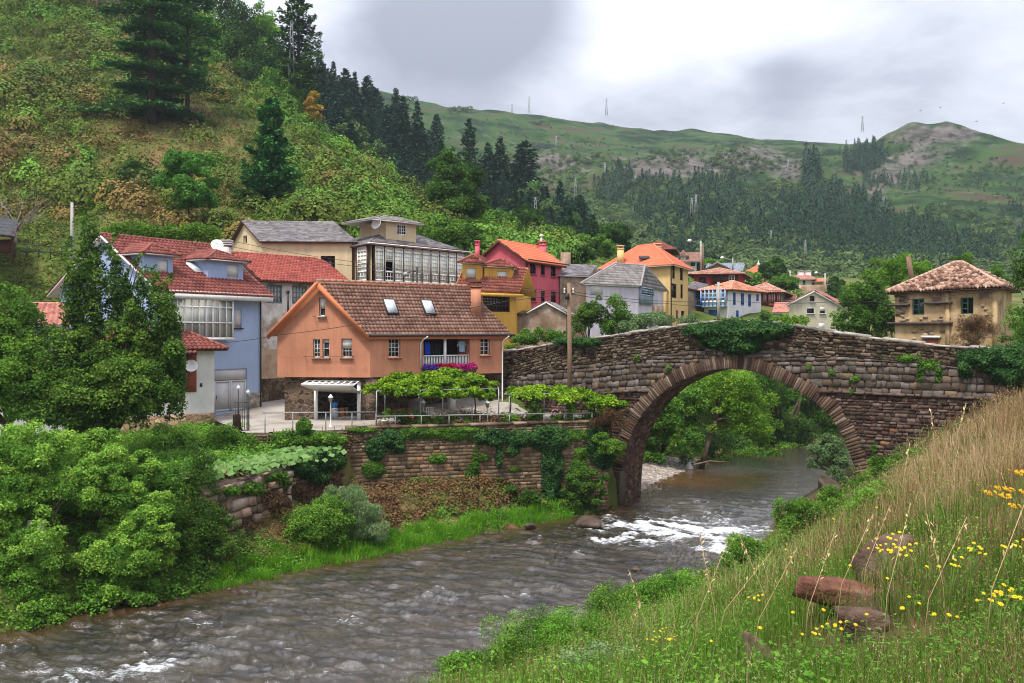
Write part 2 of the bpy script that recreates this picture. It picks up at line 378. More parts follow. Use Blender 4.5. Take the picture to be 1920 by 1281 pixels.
m_hill = M('hill_soil', [(.030, .055, .010), (.065, .095, .018), (.12, .105, .035), (.19, .12, .06)], .16, .95, .9, 2.2, .1, 'Position', detail=8, spread=(.34, .70))
m_bank = M('bank_soil', [(.035, .032, .014), (.08, .06, .025), (.10, .07, .035)], .9, .95, .9, 6, .1, 'Position')
def build_land():
 pxs = np.arange(-700, 2700, 9.0)
 ys = np.concatenate([np.arange(26, 60, .45), np.arange(60, 100, .9), np.arange(100, 235, 2.0)])
 X = (pxs[None] - CX) / F * ys[:, None]; Y = np.broadcast_to(ys[:, None], X.shape)
 Z = zland(X, Y)
 dr, sr = pdist(X, Y, SHORE_R)
 keep = ~((sr > 0) & (Y < 47) & (dr > 1)) & ~((Y < 47) & (sr > 0)) & ~((sr > 0) & (Y < 57) & (X > 27))
 tag(sheet('hillside', X, Y, Z, m_hill, keep), kind='structure')
 xs = np.arange(-14, 44, .28); ys = np.arange(-8, 56, .28); X, Y = np.meshgrid(xs, ys)
 Z = zright(X, Y); dr, sr = pdist(X, Y, SHORE_R); keep = ((sr > 0) | (dr < 2.2))
 tag(sheet('riverbank', X, Y, Z, m_bank, keep), kind='structure')
build_land()

# ---- river
def water_mat():
 m = bpy.data.materials.new('river_water'); m.use_nodes = True; nt = m.node_tree; N, L = nt.nodes, nt.links
 b = N['Principled BSDF']; at = N.new('ShaderNodeAttribute'); at.attribute_name = 'Col'
 sp = N.new('ShaderNodeSeparateColor'); L.new(at.outputs['Color'], sp.inputs[0])
 g = N.new('ShaderNodeNewGeometry'); mp = N.new('ShaderNodeMapping'); mp.inputs['Rotation'].default_value = (0, 0, R(-12)); mp.inputs['Scale'].default_value = (.5, 1.15, 1)
 L.new(g.outputs['Position'], mp.inputs[0])
 def noise(s, d, r=.6):
  n = N.new('ShaderNodeTexNoise'); n.inputs['Scale'].default_value = s; n.inputs['Detail'].default_value = d; n.inputs['Roughness'].default_value = r
  L.new(mp.outputs[0], n.inputs['Vector']); return n.outputs[0]
 def mth(op, a, c, clamp=False):
  n = N.new('ShaderNodeMath'); n.operation = op; n.use_clamp = clamp
  for i, v in enumerate((a, c)):
   if isinstance(v, (int, float)): n.inputs[i].default_value = v
   else: L.new(v, n.inputs[i])
  return n.outputs[0]
 bed = N.new('ShaderNodeValToRGB'); L.new(noise(.9, 5), bed.inputs[0]); e = bed.color_ramp.elements
 e[0].position = .35; e[0].color = (.005, .004, .003, 1); e[1].position = .72; e[1].color = (.046, .033, .016, 1)
 mx = N.new('ShaderNodeMixRGB'); L.new(sp.outputs[1], mx.inputs[0]); L.new(bed.outputs[0], mx.inputs[1]); mx.inputs[2].default_value = (.080, .040, .016, 1)
 fo = mth('ADD', sp.outputs[0], mth('MULTIPLY', mth('SUBTRACT', noise(7, 6, .75), .5), 1.9))
 fo = mth('MULTIPLY', mth('SUBTRACT', fo, .42), 1.9, True)
 fm = N.new('ShaderNodeMixRGB'); L.new(fo, fm.inputs[0]); L.new(mx.outputs[0], fm.inputs[1]); fm.inputs[2].default_value = (.60, .63, .65, 1)
 L.new(fm.outputs[0], b.inputs['Base Color'])
 L.new(mth('ADD', mth('MULTIPLY', fo, .55), .04), b.inputs['Roughness'])
 b.inputs['IOR'].default_value = 1.52; b.inputs['Specular IOR Level'].default_value = 1.0
 bp = N.new('ShaderNodeBump'); bp.inputs['Strength'].default_value = .8; bp.inputs['Distance'].default_value = .06
 L.new(noise(7, 7, .7), bp.inputs['Height']); L.new(bp.outputs[0], b.inputs['Normal'])
 return m
def build_river():
 pxs = np.arange(-260, 2000, 2.6)
 pys = np.concatenate([np.arange(1560, 1290, -5), np.arange(1290, 1000, -1.5), np.arange(1000, 760, -1.0)])
 ys = F * HC / (pys - HZ)
 X = (pxs[None] - CX) / F * ys[:, None]; Y = np.broadcast_to(ys[:, None], X.shape).copy()
 X = np.where(Y > 92, X, X)
 ca, sa = math.cos(R(53)), math.sin(R(53))
 u = X * ca + Y * sa; v = -X * sa + Y * ca            # along / across the stream
 px = CX + F * X / Y; py = HZ + F * HC / Y
 def patch(x0, y0, rx, ry): return np.exp(-(((px - x0) / rx) ** 2 + ((py - y0) / ry) ** 2))
 rap = sum(a * patch(*p) for a, p in ((1.0, (1200, 985, 120, 22)), (1.0, (1340, 1000, 110, 24)), (.9, (1350, 1035, 70, 15)), (.8, (1150, 1015, 80, 14)), (.65, (650, 1165, 55, 16)), (.5, (720, 1062, 45, 5)), (.5, (900, 1035, 50, 10)), (.55, (560, 1215, 70, 14)), (.9, (170, 1260, 150, 26)), (.35, (330, 1180, 90, 16)), (.45, (1060, 1040, 50, 8)), (.3, (450, 1200, 60, 12)), (.4, (950, 1120, 60, 10)), (.4, (800, 1105, 50, 8)), (.4, (620, 1130, 60, 9)), (.45, (400, 1170, 60, 10)), (.45, (300, 1240, 80, 14)), (.4, (900, 1180, 60, 10)), (.4, (750, 1230, 60, 12)), (.4, (1100, 1090, 60, 9)), (.4, (1280, 940, 60, 8)), (.35, (1400, 920, 50, 6)), (.35, (1530, 838, 60, 8))))
 calm = np.clip(sstep(60, 50, Y), .28, 1)
 rg = lambda a, b_, sd: .5 - 2 * np.abs(fbm(a, b_, 0, 3, sd)); rw = np.random.default_rng(17); h = .12 * fbm(u * .8, v * .6, 0, 3, 11) + .34 * rap * fbm(u * 1.6, v * 1.3, 0, 4, 13)
 wx, wy = fbm(u * .5, v * .5, 0, 3, 51), fbm(u * .5, v * .5, 0, 3, 52); gust = [.25 + 2.2 * np.clip(fbm(u * .55, v * .3, 0, 3, 60 + q) + .28, 0, 1) for q in range(4)]
 for q in range(44):                                   # crossing trains of sharp-crested ripples
  lam = math.exp(rw.uniform(math.log(.20), math.log(1.3))); an = rw.normal(0, .5); k = 2 * math.pi / lam
  p = k * (math.cos(an) * (u + 1.1 * wx) + math.sin(an) * (v + 1.1 * wy)) + rw.uniform(0, 6.28); h = h + .0078 * lam ** .8 * gust[q % 4] * (np.exp(1.3 * np.sin(p)) - 1.47) * .8
 Z = h * calm
 # foam on the rapids; pale highlight flecks painted on every higher ripple crest
 st = rg(u * 1.0 + .6 * fbm(u, v, 0, 2, 23), v * .42, 21); fo = np.clip(rap * (.18 + 1.25 * st + .9 * fbm(u * 1.4, v * .7, 0, 4, 22)) + 1.7 * h * (rap + .15) + .34 * np.clip(h / .07 - .45, 0, 1), 0, 1)
 dl, sl = pdist(X, Y, SHORE_L)
 shal = np.clip(sstep(1.6, .3, dl) * .35 + .9 * patch(1280, 905, 110, 30) + .25 * fbm(u * .4, v * .4, 0, 3, 31), 0, 1)
 c = np.stack([fo, shal, np.zeros_like(fo)], -1)
 keep = Y < 110
 tag(sheet('river', X, Y, Z, water_mat(), keep, True, c), kind='structure')
build_river()

# ---- pine ridge and far mountain
pine_pts = [P3(*p) for p in ((300, 120, 250), (500, 190, 245), (600, 240, 240), (700, 275, 235), (800, 335, 230), (900, 375, 225), (1000, 405, 222), (1060, 430, 220), (1130, 470, 215), (1250, 520, 210),
 (600, 420, 175), (720, 445, 172), (810, 470, 172), (900, 490, 175), (1000, 500, 178), (1100, 510, 180), (500, 300, 185), (300, 200, 200),
 (300, 260, 300), (600, 330, 290), (800, 420, 280), (1000, 470, 270), (1200, 530, 260), (1400, 560, 250))]
zpine = rbf_fit(pine_pts, .05)
mt_pts = [P3(*p) for p in ((400, 560, 240), (700, 545, 235), (1000, 545, 235), (1200, 545, 235), (1400, 550, 235), (1600, 565, 225), (1800, 572, 215), (2000, 575, 210), (2300, 575, 210),
 (700, 420, 380), (900, 400, 380), (1050, 385, 380), (1200, 400, 360), (1350, 420, 350), (1500, 420, 340), (1650, 440, 330), (1800, 450, 320), (2000, 450, 320),
 (1040, 300, 500), (1150, 330, 470), (1250, 320, 500), (1420, 300, 500), (1330, 330, 460), (1500, 330, 460), (1600, 335, 470), (1700, 345, 440), (1900, 350, 420), (2100, 360, 400),
 (700, 170, 620), (760, 185, 640), (880, 215, 680), (1000, 226, 720), (1140, 230, 740), (1300, 243, 740), (1500, 258, 700), (1640, 262, 640), (1720, 234, 540), (1790, 238, 540), (1840, 251, 535), (1920, 278, 520), (2100, 320, 520), (2400, 340, 500),
 (900, 270, 560), (1100, 275, 580), (1300, 290, 570), (1560, 300, 560), (1650, 290, 520),
 (400, 40, 600), (100, -80, 600), (700, 240, 820), (1000, 300, 900), (1300, 310, 920), (1600, 320, 900), (1800, 330, 760), (2000, 360, 720), (400, 120, 850), (2400, 400, 700))]
zmt0 = rbf_fit(mt_pts, .2)
knolls = [(1045, 300, 490, 16, 11), (1250, 318, 480, 20, 7), (1420, 290, 475, 15, 13), (1375, 305, 480, 10, 8), (1705, 240, 535, 10, 3), (1680, 270, 530, 10, 5), (1790, 243, 535, 12, 3), (1150, 340, 440, 18, 8), (1560, 350, 430, 16, 9), (1300, 400, 350, 20, 8), (1450, 380, 400, 20, 8)]
def zmt(x, y):
 z = zmt0(x, y) + 17 * fbm(x * .013, y * .013, 0, 4, 41) * sstep(240, 420, y) + 6 * fbm(x * .045, y * .03, 0, 4, 42) * sstep(220, 300, y)
 for px, py, Yk, r, hgt in knolls:
  xk = (px - CX) / F * Yk; z = z + hgt * np.exp(-((x - xk) ** 2 + ((y - Yk) * .7) ** 2) / r ** 2) * (.7 + 1.0 * fbm(x * .08, y * .08, 0, 3, 43))
 return z
rocks_px = [(1045, 305, 45, 20), (1215, 315, 60, 22), (1290, 310, 35, 22), (1420, 295, 50, 20), (1365, 310, 35, 20), (1720, 256, 62, 22), (1790, 252, 50, 14), (1670, 330, 45, 25), (1730, 300, 40, 14), (1640, 370, 20, 14), (1480, 320, 35, 18)]
def mount_mat():
 m = M('mountain_heath', [(.006, .017, .005), (.016, .039, .009), (.033, .066, .014), (.052, .040, .024)], .03, .95, 1.0, .35, .05, 'Position', detail=11, spread=(.38, .63))
 nt = m.node_tree; N, L = nt.nodes, nt.links; b = N['Principled BSDF']; old = b.inputs['Base Color'].links[0].from_socket
 at = N.new('ShaderNodeAttribute'); at.attribute_name = 'Col'; sp = N.new('ShaderNodeSeparateColor'); L.new(at.outputs['Color'], sp.inputs[0])
 g = N.new('ShaderNodeNewGeometry'); mp = N.new('ShaderNodeMapping'); mp.inputs['Scale'].default_value = (1, 1, .35); L.new(g.outputs['Position'], mp.inputs[0])
 nz = N.new('ShaderNodeTexNoise'); nz.inputs['Scale'].default_value = .12; nz.inputs['Detail'].default_value = 8; nz.inputs['Roughness'].default_value = .72; L.new(mp.outputs[0], nz.inputs['Vector'])
 rr = N.new('ShaderNodeValToRGB'); L.new(nz.outputs[0], rr.inputs[0]); e = rr.color_ramp.elements; e[0].position = .36; e[0].color = (.022, .020, .016, 1); e[1].position = .66; e[1].color = (.135, .118, .105, 1)
 a = N.new('ShaderNodeMath'); a.operation = 'MULTIPLY_ADD'; L.new(nz.outputs[0], a.inputs[0]); a.inputs[1].default_value = 3.2; a.inputs[2].default_value = -1.8
 c = N.new('ShaderNodeMath'); c.operation = 'ADD'; L.new(a.outputs[0], c.inputs[0]); L.new(sp.outputs[0], c.inputs[1])
 d = N.new('ShaderNodeMath'); d.operation = 'MULTIPLY'; d.use_clamp = True; L.new(c.outputs[0], d.inputs[0]); d.inputs[1].default_value = 1.6
 mx = N.new('ShaderNodeMixRGB'); L.new(d.outputs[0], mx.inputs[0]); L.new(old, mx.inputs[1]); L.new(rr.outputs[0], mx.inputs[2]); L.new(mx.outputs[0], b.inputs['Base Color'])
 return m
def build_far():
 pxs = np.arange(-700, 2700, 10.0); ys = np.arange(172, 305, 2.5)
 X = (pxs[None] - CX) / F * ys[:, None]; Y = np.broadcast_to(ys[:, None], X.shape)
 keep = (X < 45)
 m = M('pine_floor', [(.02, .03, .01), (.05, .06, .02)], .1, .95, .8, .8, .1, 'Position')
 tag(sheet('pine_ridge', X, Y, zpine(X, Y) + 1.5 * fbm(X * .06, Y * .06, 0, 3, 8), m, keep), kind='structure')
 pxs = np.arange(-400, 2900, 6.0); ys = np.concatenate([np.arange(170, 300, 4), np.arange(300, 760, 3.5), np.arange(760, 1000, 12)])
 X = (pxs[None] - CX) / F * ys[:, None]; Y = np.broadcast_to(ys[:, None], X.shape)
 Z = zmt(X, Y); px = CX + F * X / Y; py = HZ - F * (Z - HC) / Y
 rk = sum(np.exp(-(((px - a) / c) ** 2 + ((py - b_) / d) ** 2)) for a, b_, c, d in rocks_px); rk = np.clip(rk, 0, 1)
 tag(sheet('mountain', X, Y, Z, mount_mat(), None, True, np.stack([rk, rk * 0, rk * 0], -1)), kind='structure')
build_far()
# ------------------------------------------------------------------ building kit
class Wall:
 """a vertical wall plane through two plan points given as (pixel column, distance); 2-D coordinates are (metres along, height)"""
 def __init__(s, pa, Ya, pb, Yb):
  s.A = Vector(((pa - CX) / F * Ya, Ya, 0)); s.B = Vector(((pb - CX) / F * Yb, Yb, 0)); s._fin()
 def _fin(s):
  s.U = (s.B - s.A).normalized(); s.L = (s.B - s.A).length
  s.N = Vector((s.U.y, -s.U.x, 0))
  mid = (s.A + s.B) / 2
  if s.N.dot(-mid) < 0: s.N = -s.N
 @classmethod
 def pts(cls, a, b):
  w = cls.__new__(cls); w.A = Vector((a[0], a[1], 0)); w.B = Vector((b[0], b[1], 0)); w._fin(); return w
 def a(s, px):
  k = (px - CX) / F; return (k * s.A.y - s.A.x) / (s.U.x - k * s.U.y)
 def z(s, px, py): return HC - (py - HZ) / F * (s.A.y + s.U.y * s.a(px))
 def az(s, px, py): return (s.a(px), s.z(px, py))
 def p(s, a, z, out=0.0): return s.A + s.U * a + s.N * out + UP * z
 def rect(s, x0, y0, x1, y1):
  a0, a1 = sorted((s.a(x0), s.a(x1))); xm = (x0 + x1) / 2
  return (a0, s.z(xm, y1), a1, s.z(xm, y0))

def facade(mb, w, poly, holes=(), depth=.16, out=0.0, m=0, mrev=None):
 """wall face from a 2-D polygon with rectangular holes and their reveals"""
 vs = [Vector(p) for p in poly]; es = [(i, (i + 1) % len(poly)) for i in range(len(poly))]
 for (a0, z0, a1, z1) in holes:
  k = len(vs); vs += [Vector((a0, z0)), Vector((a1, z0)), Vector((a1, z1)), Vector((a0, z1))]
  es += [(k, k + 1), (k + 1, k + 2), (k + 2, k + 3), (k + 3, k)]
 r = mgeo.delaunay_2d_cdt(vs, es, [], 0, 1e-5); V2, T = r[0], r[2]
 keep = []
 for t in T:
  c = sum((V2[i] for i in t), Vector((0, 0))) / len(t)
  if not inpoly(np.array([c.x]), np.array([c.y]), [tuple(p) for p in poly])[0]: continue
  if any(a0 < c.x < a1 and z0 < c.y < z1 for a0, z0, a1, z1 in holes): continue
  keep.append(list(t))
 V3 = [tuple(w.p(v.x, v.y, out)) for v in V2]
 if keep:
  a, b_, c = (Vector(V3[i]) for i in keep[0][:3])
  if (b_ - a).cross(c - a).dot(w.N) < 0: keep = [t[::-1] for t in keep]
  mb.add(V3, keep, m)
 for (a0, z0, a1, z1) in holes:
  q = [(a0, z0), (a1, z0), (a1, z1), (a0, z1)]
  for i in range(4):
   (u0, h0), (u1, h1) = q[i], q[(i + 1) % 4]
   mb.poly([w.p(u0, h0, out), w.p(u1, h1, out), w.p(u1, h1, out - depth), w.p(u0, h0, out - depth)], m if mrev is None else mrev)
 return mb

def roof_plane(mb, E0, E1, R1, R0, tw=.24, rh=.36, amp=.035, lip=.03, seg=6, m=0, th=.10, mu=None, jit=.0, prof='wave'):
 """a tiled roof slope, eave E0-E1, ridge R0-R1, built of stepped rows of rounded tiles"""
 E0, E1, R1, R0 = (np.array(v, float) for v in (E0, E1, R1, R0))
 U = (E1 - E0) / np.linalg.norm(E1 - E0)
 up = (R0 + R1) / 2 - (E0 + E1) / 2; up = up - U * up.dot(U); S = np.linalg.norm(up); Sd = up / S
 Nn = np.cross(U, Sd)
 if Nn[2] < 0: Nn = -Nn
 uL0, uL1 = 0.0, float((R0 - E0).dot(U)); uR0, uR1 = float(np.linalg.norm(E1 - E0)), float((R1 - E0).dot(U))
 rows = max(1, int(round(S / rh))); h = S / rows
 r_ = np.random.default_rng(int(abs(E0[0] * 131 + E0[1] * 71 + S * 997)) + 1)
 umin, umax = min(uL0, uL1), max(uR0, uR1)
 for i in range(rows):
  t0, t1 = i / rows, (i + 1) / rows
  l0, l1 = uL0 + (uL1 - uL0) * t0, uL0 + (uL1 - uL0) * t1; r0, r1 = uR0 + (uR1 - uR0) * t0, uR0 + (uR1 - uR0) * t1
  lo, hi = min(l0, l1), max(r0, r1)
  off = 0.0
  g = np.arange(math.floor(lo / (tw / seg)), math.ceil(hi / (tw / seg)) + 1) * (tw / seg)
  b0 = np.clip(g, l0, max(r0, l0 + .001)); b1 = np.clip(g, l1, max(r1, l1 + .001))
  k = np.floor((g + 1e-6) / tw).astype(int)
  tj = r_.normal(0, 1, int(k.max() - k.min() + 2)) * jit
  def hgt(u):
   ph = (u / tw) % 1.0
   if prof == 'wave': return amp * np.cos(2 * np.pi * ph)
   if prof == 'flat': return amp * (ph > .06)
   return amp * (np.abs(np.sin(np.pi * ph)) * 2 - 1)
  dz = tj[k - k.min()]
  lp = lip * (1 + (r_.random(len(g)) * 0))
  V0 = E0 + np.outer(b0, U) + Sd * (S * t0 - lip * .8) + np.outer(hgt(b0) + lp + dz, Nn)
  V1 = E0 + np.outer(b1, U) + Sd * (S * t1) + np.outer(hgt(b1) + dz * .5, Nn)
  Vd = E0 + np.outer(b0, U) + Sd * (S * t0 - lip * .8) + np.outer(hgt(b0) * .6 - .02 + 0 * dz, Nn)
  n = len(g); V = np.concatenate([V0, V1, Vd])
  a = np.arange(n - 1)
  Fc = np.concatenate([np.stack([a, a + 1, n + a + 1, n + a], 1), np.stack([2 * n + a, 2 * n + a + 1, a + 1, a], 1)])
  uv = np.stack([np.tile(g / tw + .5, 3), np.concatenate([np.full(n, i + .02), np.full(n, i + .98), np.full(n, i + .01)])], 1)
  mb.add(V, Fc, m, None, uv)
 q = [E0, E1, R1, R0]
 mb.slab([tuple(p - Nn * (amp + .025)) for p in q], Nn, th, m if mu is None else mu)
 return mb

def ridge_caps(mb, a, b, r=.11, step=.4, m=0):
 a, b = Vector(a), Vector(b); L = (b - a).length; n = max(1, int(L / step))
 for i in range(n):
  p, q = a.lerp(b, i / n), a.lerp(b, (i + 1) / n)
  mb.tube([p - UP * .02, q + UP * .01], [r, r * .86], 8, m, True)

def tilemat(name, cols, weather=(.25, .2, .16), wl=.5, rough=.75, tvar=1.0):
 """fired tile: every tile its own tone (white noise per tile cell), lichen blotches over it"""
 if name in _mats: return _mats[name]
 m = bpy.data.materials.new(name); m.use_nodes = True; nt = m.node_tree; N, L = nt.nodes, nt.links
 b = N['Principled BSDF']; b.inputs['Roughness'].default_value = rough; b.inputs['Specular IOR Level'].default_value = .25
 uv = N.new('ShaderNodeUVMap'); uv.uv_map = 'UVMap'
 fl = N.new('ShaderNodeVectorMath'); fl.operation = 'FLOOR'; L.new(uv.outputs[0], fl.inputs[0])
 wn = N.new('ShaderNodeTexWhiteNoise'); wn.noise_dimensions = '2D'; L.new(fl.outputs[0], wn.inputs['Vector'])
 nz = N.new('ShaderNodeTexNoise'); nz.inputs['Scale'].default_value = .7; nz.inputs['Detail'].default_value = 7; nz.inputs['Roughness'].default_value = .65
 g = N.new('ShaderNodeNewGeometry'); L.new(g.outputs['Position'], nz.inputs['Vector'])
 mx = N.new('ShaderNodeMath'); mx.operation = 'MULTIPLY_ADD'; L.new(wn.outputs['Value'], mx.inputs[0]); mx.inputs[1].default_value = .55 * tvar
 sc_ = N.new('ShaderNodeMath'); sc_.operation = 'MULTIPLY_ADD'; L.new(nz.outputs[0], sc_.inputs[0]); sc_.inputs[1].default_value = .9; sc_.inputs[2].default_value = .05 - .275 * tvar
 L.new(sc_.outputs[0], mx.inputs[2])
 rp = N.new('ShaderNodeValToRGB'); L.new(mx.outputs[0], rp.inputs[0]); e = rp.color_ramp.elements
 e[0].position = .12; e[0].color = (*cols[0], 1); e[1].position = .88; e[1].color = (*cols[-1], 1)
 for i in range(1, len(cols) - 1):
  q = e.new(.12 + .76 * i / (len(cols) - 1)); q.color = (*cols[i], 1)
 n2 = N.new('ShaderNodeTexNoise'); n2.inputs['Scale'].default_value = 2.1; n2.inputs['Detail'].default_value = 8; n2.inputs['Roughness'].default_value = .75; L.new(g.outputs['Position'], n2.inputs['Vector'])
 mr = N.new('ShaderNodeMapRange'); mr.inputs[1].default_value = .52; mr.inputs[2].default_value = .72; mr.inputs[4].default_value = wl; L.new(n2.outputs[0], mr.inputs[0])
 mm = N.new('ShaderNodeMixRGB'); L.new(mr.outputs[0], mm.inputs[0]); L.new(rp.outputs[0], mm.inputs[1]); mm.inputs[2].default_value = (*weather, 1)
 L.new(mm.outputs[0], b.inputs['Base Color']); _mats[name] = m; return m

T_red = tilemat('red_tile', [(.105, .026, .02), (.185, .05, .038), (.25, .075, .055)], (.12, .06, .045), .45)
T_brown = tilemat('brown_tile', [(.13, .060, .042), (.24, .125, .088), (.33, .19, .14)], (.10, .07, .055), .5)
T_orange = tilemat('orange_tile', [(.50, .11, .055), (.62, .16, .08), (.70, .21, .11)], (.48, .15, .09), .3, tvar=.6)
T_old = tilemat('old_tile', [(.16, .07, .05), (.36, .17, .12), (.50, .30, .23)], (.22, .16, .12), .6)
T_pink = tilemat('rose_tile', [(.25, .09, .07), (.40, .16, .12), (.46, .22, .17)], (.3, .17, .13), .4)
T_slate = tilemat('slate', [(.06, .055, .06), (.13, .12, .125), (.22, .20, .205)], (.15, .085, .06), .5, .7)
T_grey = tilemat('grey_tile', [(.13, .115, .11), (.22, .20, .19), (.31, .28, .27)], (.16, .13, .11), .5)
m_white = M('white_paint', [(.62, .62, .60), (.78, .78, .76)], 3, .5, 0, spec=.4)
m_trim = M('white_trim', [(.55, .54, .51), (.72, .71, .68)], 2, .6)
m_blind = M('roller_blind', [(.55, .54, .50), (.68, .67, .63)], 2, .6, .25, 9, stretch=(.2, .2, 6))
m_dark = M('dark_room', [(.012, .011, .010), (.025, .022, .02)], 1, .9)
m_brownw = M('brown_wood', [(.055, .022, .014), (.11, .045, .028)], 4, .6, .3, 14, stretch=(1, 1, 6))
m_greyw = M('grey_blue_wood', [(.10, .13, .15), (.17, .21, .24)], 4, .7, .3, 14)
m_bluew = M('blue_paint', [(.03, .13, .38), (.05, .20, .52)], 3, .5)
m_metal = M('galvanised_metal', [(.30, .31, .32), (.45, .46, .47)], 6, .45, metal=.6)
m_iron = M('dark_iron', [(.03, .03, .03), (.06, .055, .05)], 6, .6, metal=.3)
m_sill = M('stone_sill', [(.26, .15, .10), (.36, .22, .15)], 5, .8)
def glassmat():
 m = bpy.data.materials.new('window_glass'); m.use_nodes = True; b = m.node_tree.nodes['Principled BSDF']
 b.inputs['Base Color'].default_value = (.025, .028, .03, 1); b.inputs['Roughness'].default_value = .06; b.inputs['Specular IOR Level'].default_value = .6
 return m
m_glass = glassmat()
m_curt = M('curtained_glass', [(.24, .25, .22), (.42, .43, .38), (.52, .53, .48)], 1.2, .2, 0, spec=.4, stretch=(4, 4, .15))

def window(root, w, r, frame=m_white, nx=2, ny=2, depth=.13, sill=None, blind=0.0, fw=.06, pane=m_glass, bw=.03, out=0.0, name='window', sash=True):
 """window > pane (> sill, blind): r is a hole rectangle on wall w"""
 a0, z0, a1, z1 = r; b = MB(); d = out - depth
 def fb(u0, h0, u1, h1, t, o=0.0): b.box((w.p((u0 + u1) / 2, (h0 + h1) / 2, d + t / 2 + o)), w.U * (u1 - u0) / 2, w.N * t / 2, UP * (h1 - h0) / 2)
 fb(a0, z0, a1, z0 + fw, .06); fb(a0, z1 - fw, a1, z1, .06); fb(a0, z0 + fw, a0 + fw, z1 - fw, .06); fb(a1 - fw, z0 + fw, a1, z1 - fw, .06)
 iw, ih = a1 - a0 - 2 * fw, z1 - z0 - 2 * fw
 for i in range(1, nx):
  t = fw * .9 if (sash and nx % 2 == 0 and i == nx // 2) else bw
  c = a0 + fw + iw * i / nx; fb(c - t / 2, z0 + fw, c + t / 2, z1 - fw, .05)
 for j in range(1, ny):
  c = z0 + fw + ih * j / ny; fb(a0 + fw, c - bw / 2, a1 - fw, c + bw / 2, .044)
 f = b.build(name, frame, root)
 p = MB(); p.box(w.p((a0 + a1) / 2, (z0 + z1) / 2, d - .012), w.U * (a1 - a0) / 2, w.N * .01, UP * (z1 - z0) / 2); p.build('pane', pane, f)
 if sill is not None:
  s = MB(); s.box(w.p((a0 + a1) / 2, z0 - .035, .045 + out), w.U * ((a1 - a0) / 2 + .07), w.N * .085, UP * .035); s.build('sill', sill, f)
 if blind:
  s = MB(); hb = (z1 - z0) * blind; s.box(w.p((a0 + a1) / 2, z1 - hb / 2 - .005, d + .075), w.U * ((a1 - a0) / 2 - .01), w.N * .012, UP * (hb / 2 - .006)); s.build('blind', m_blind, f)
 return f

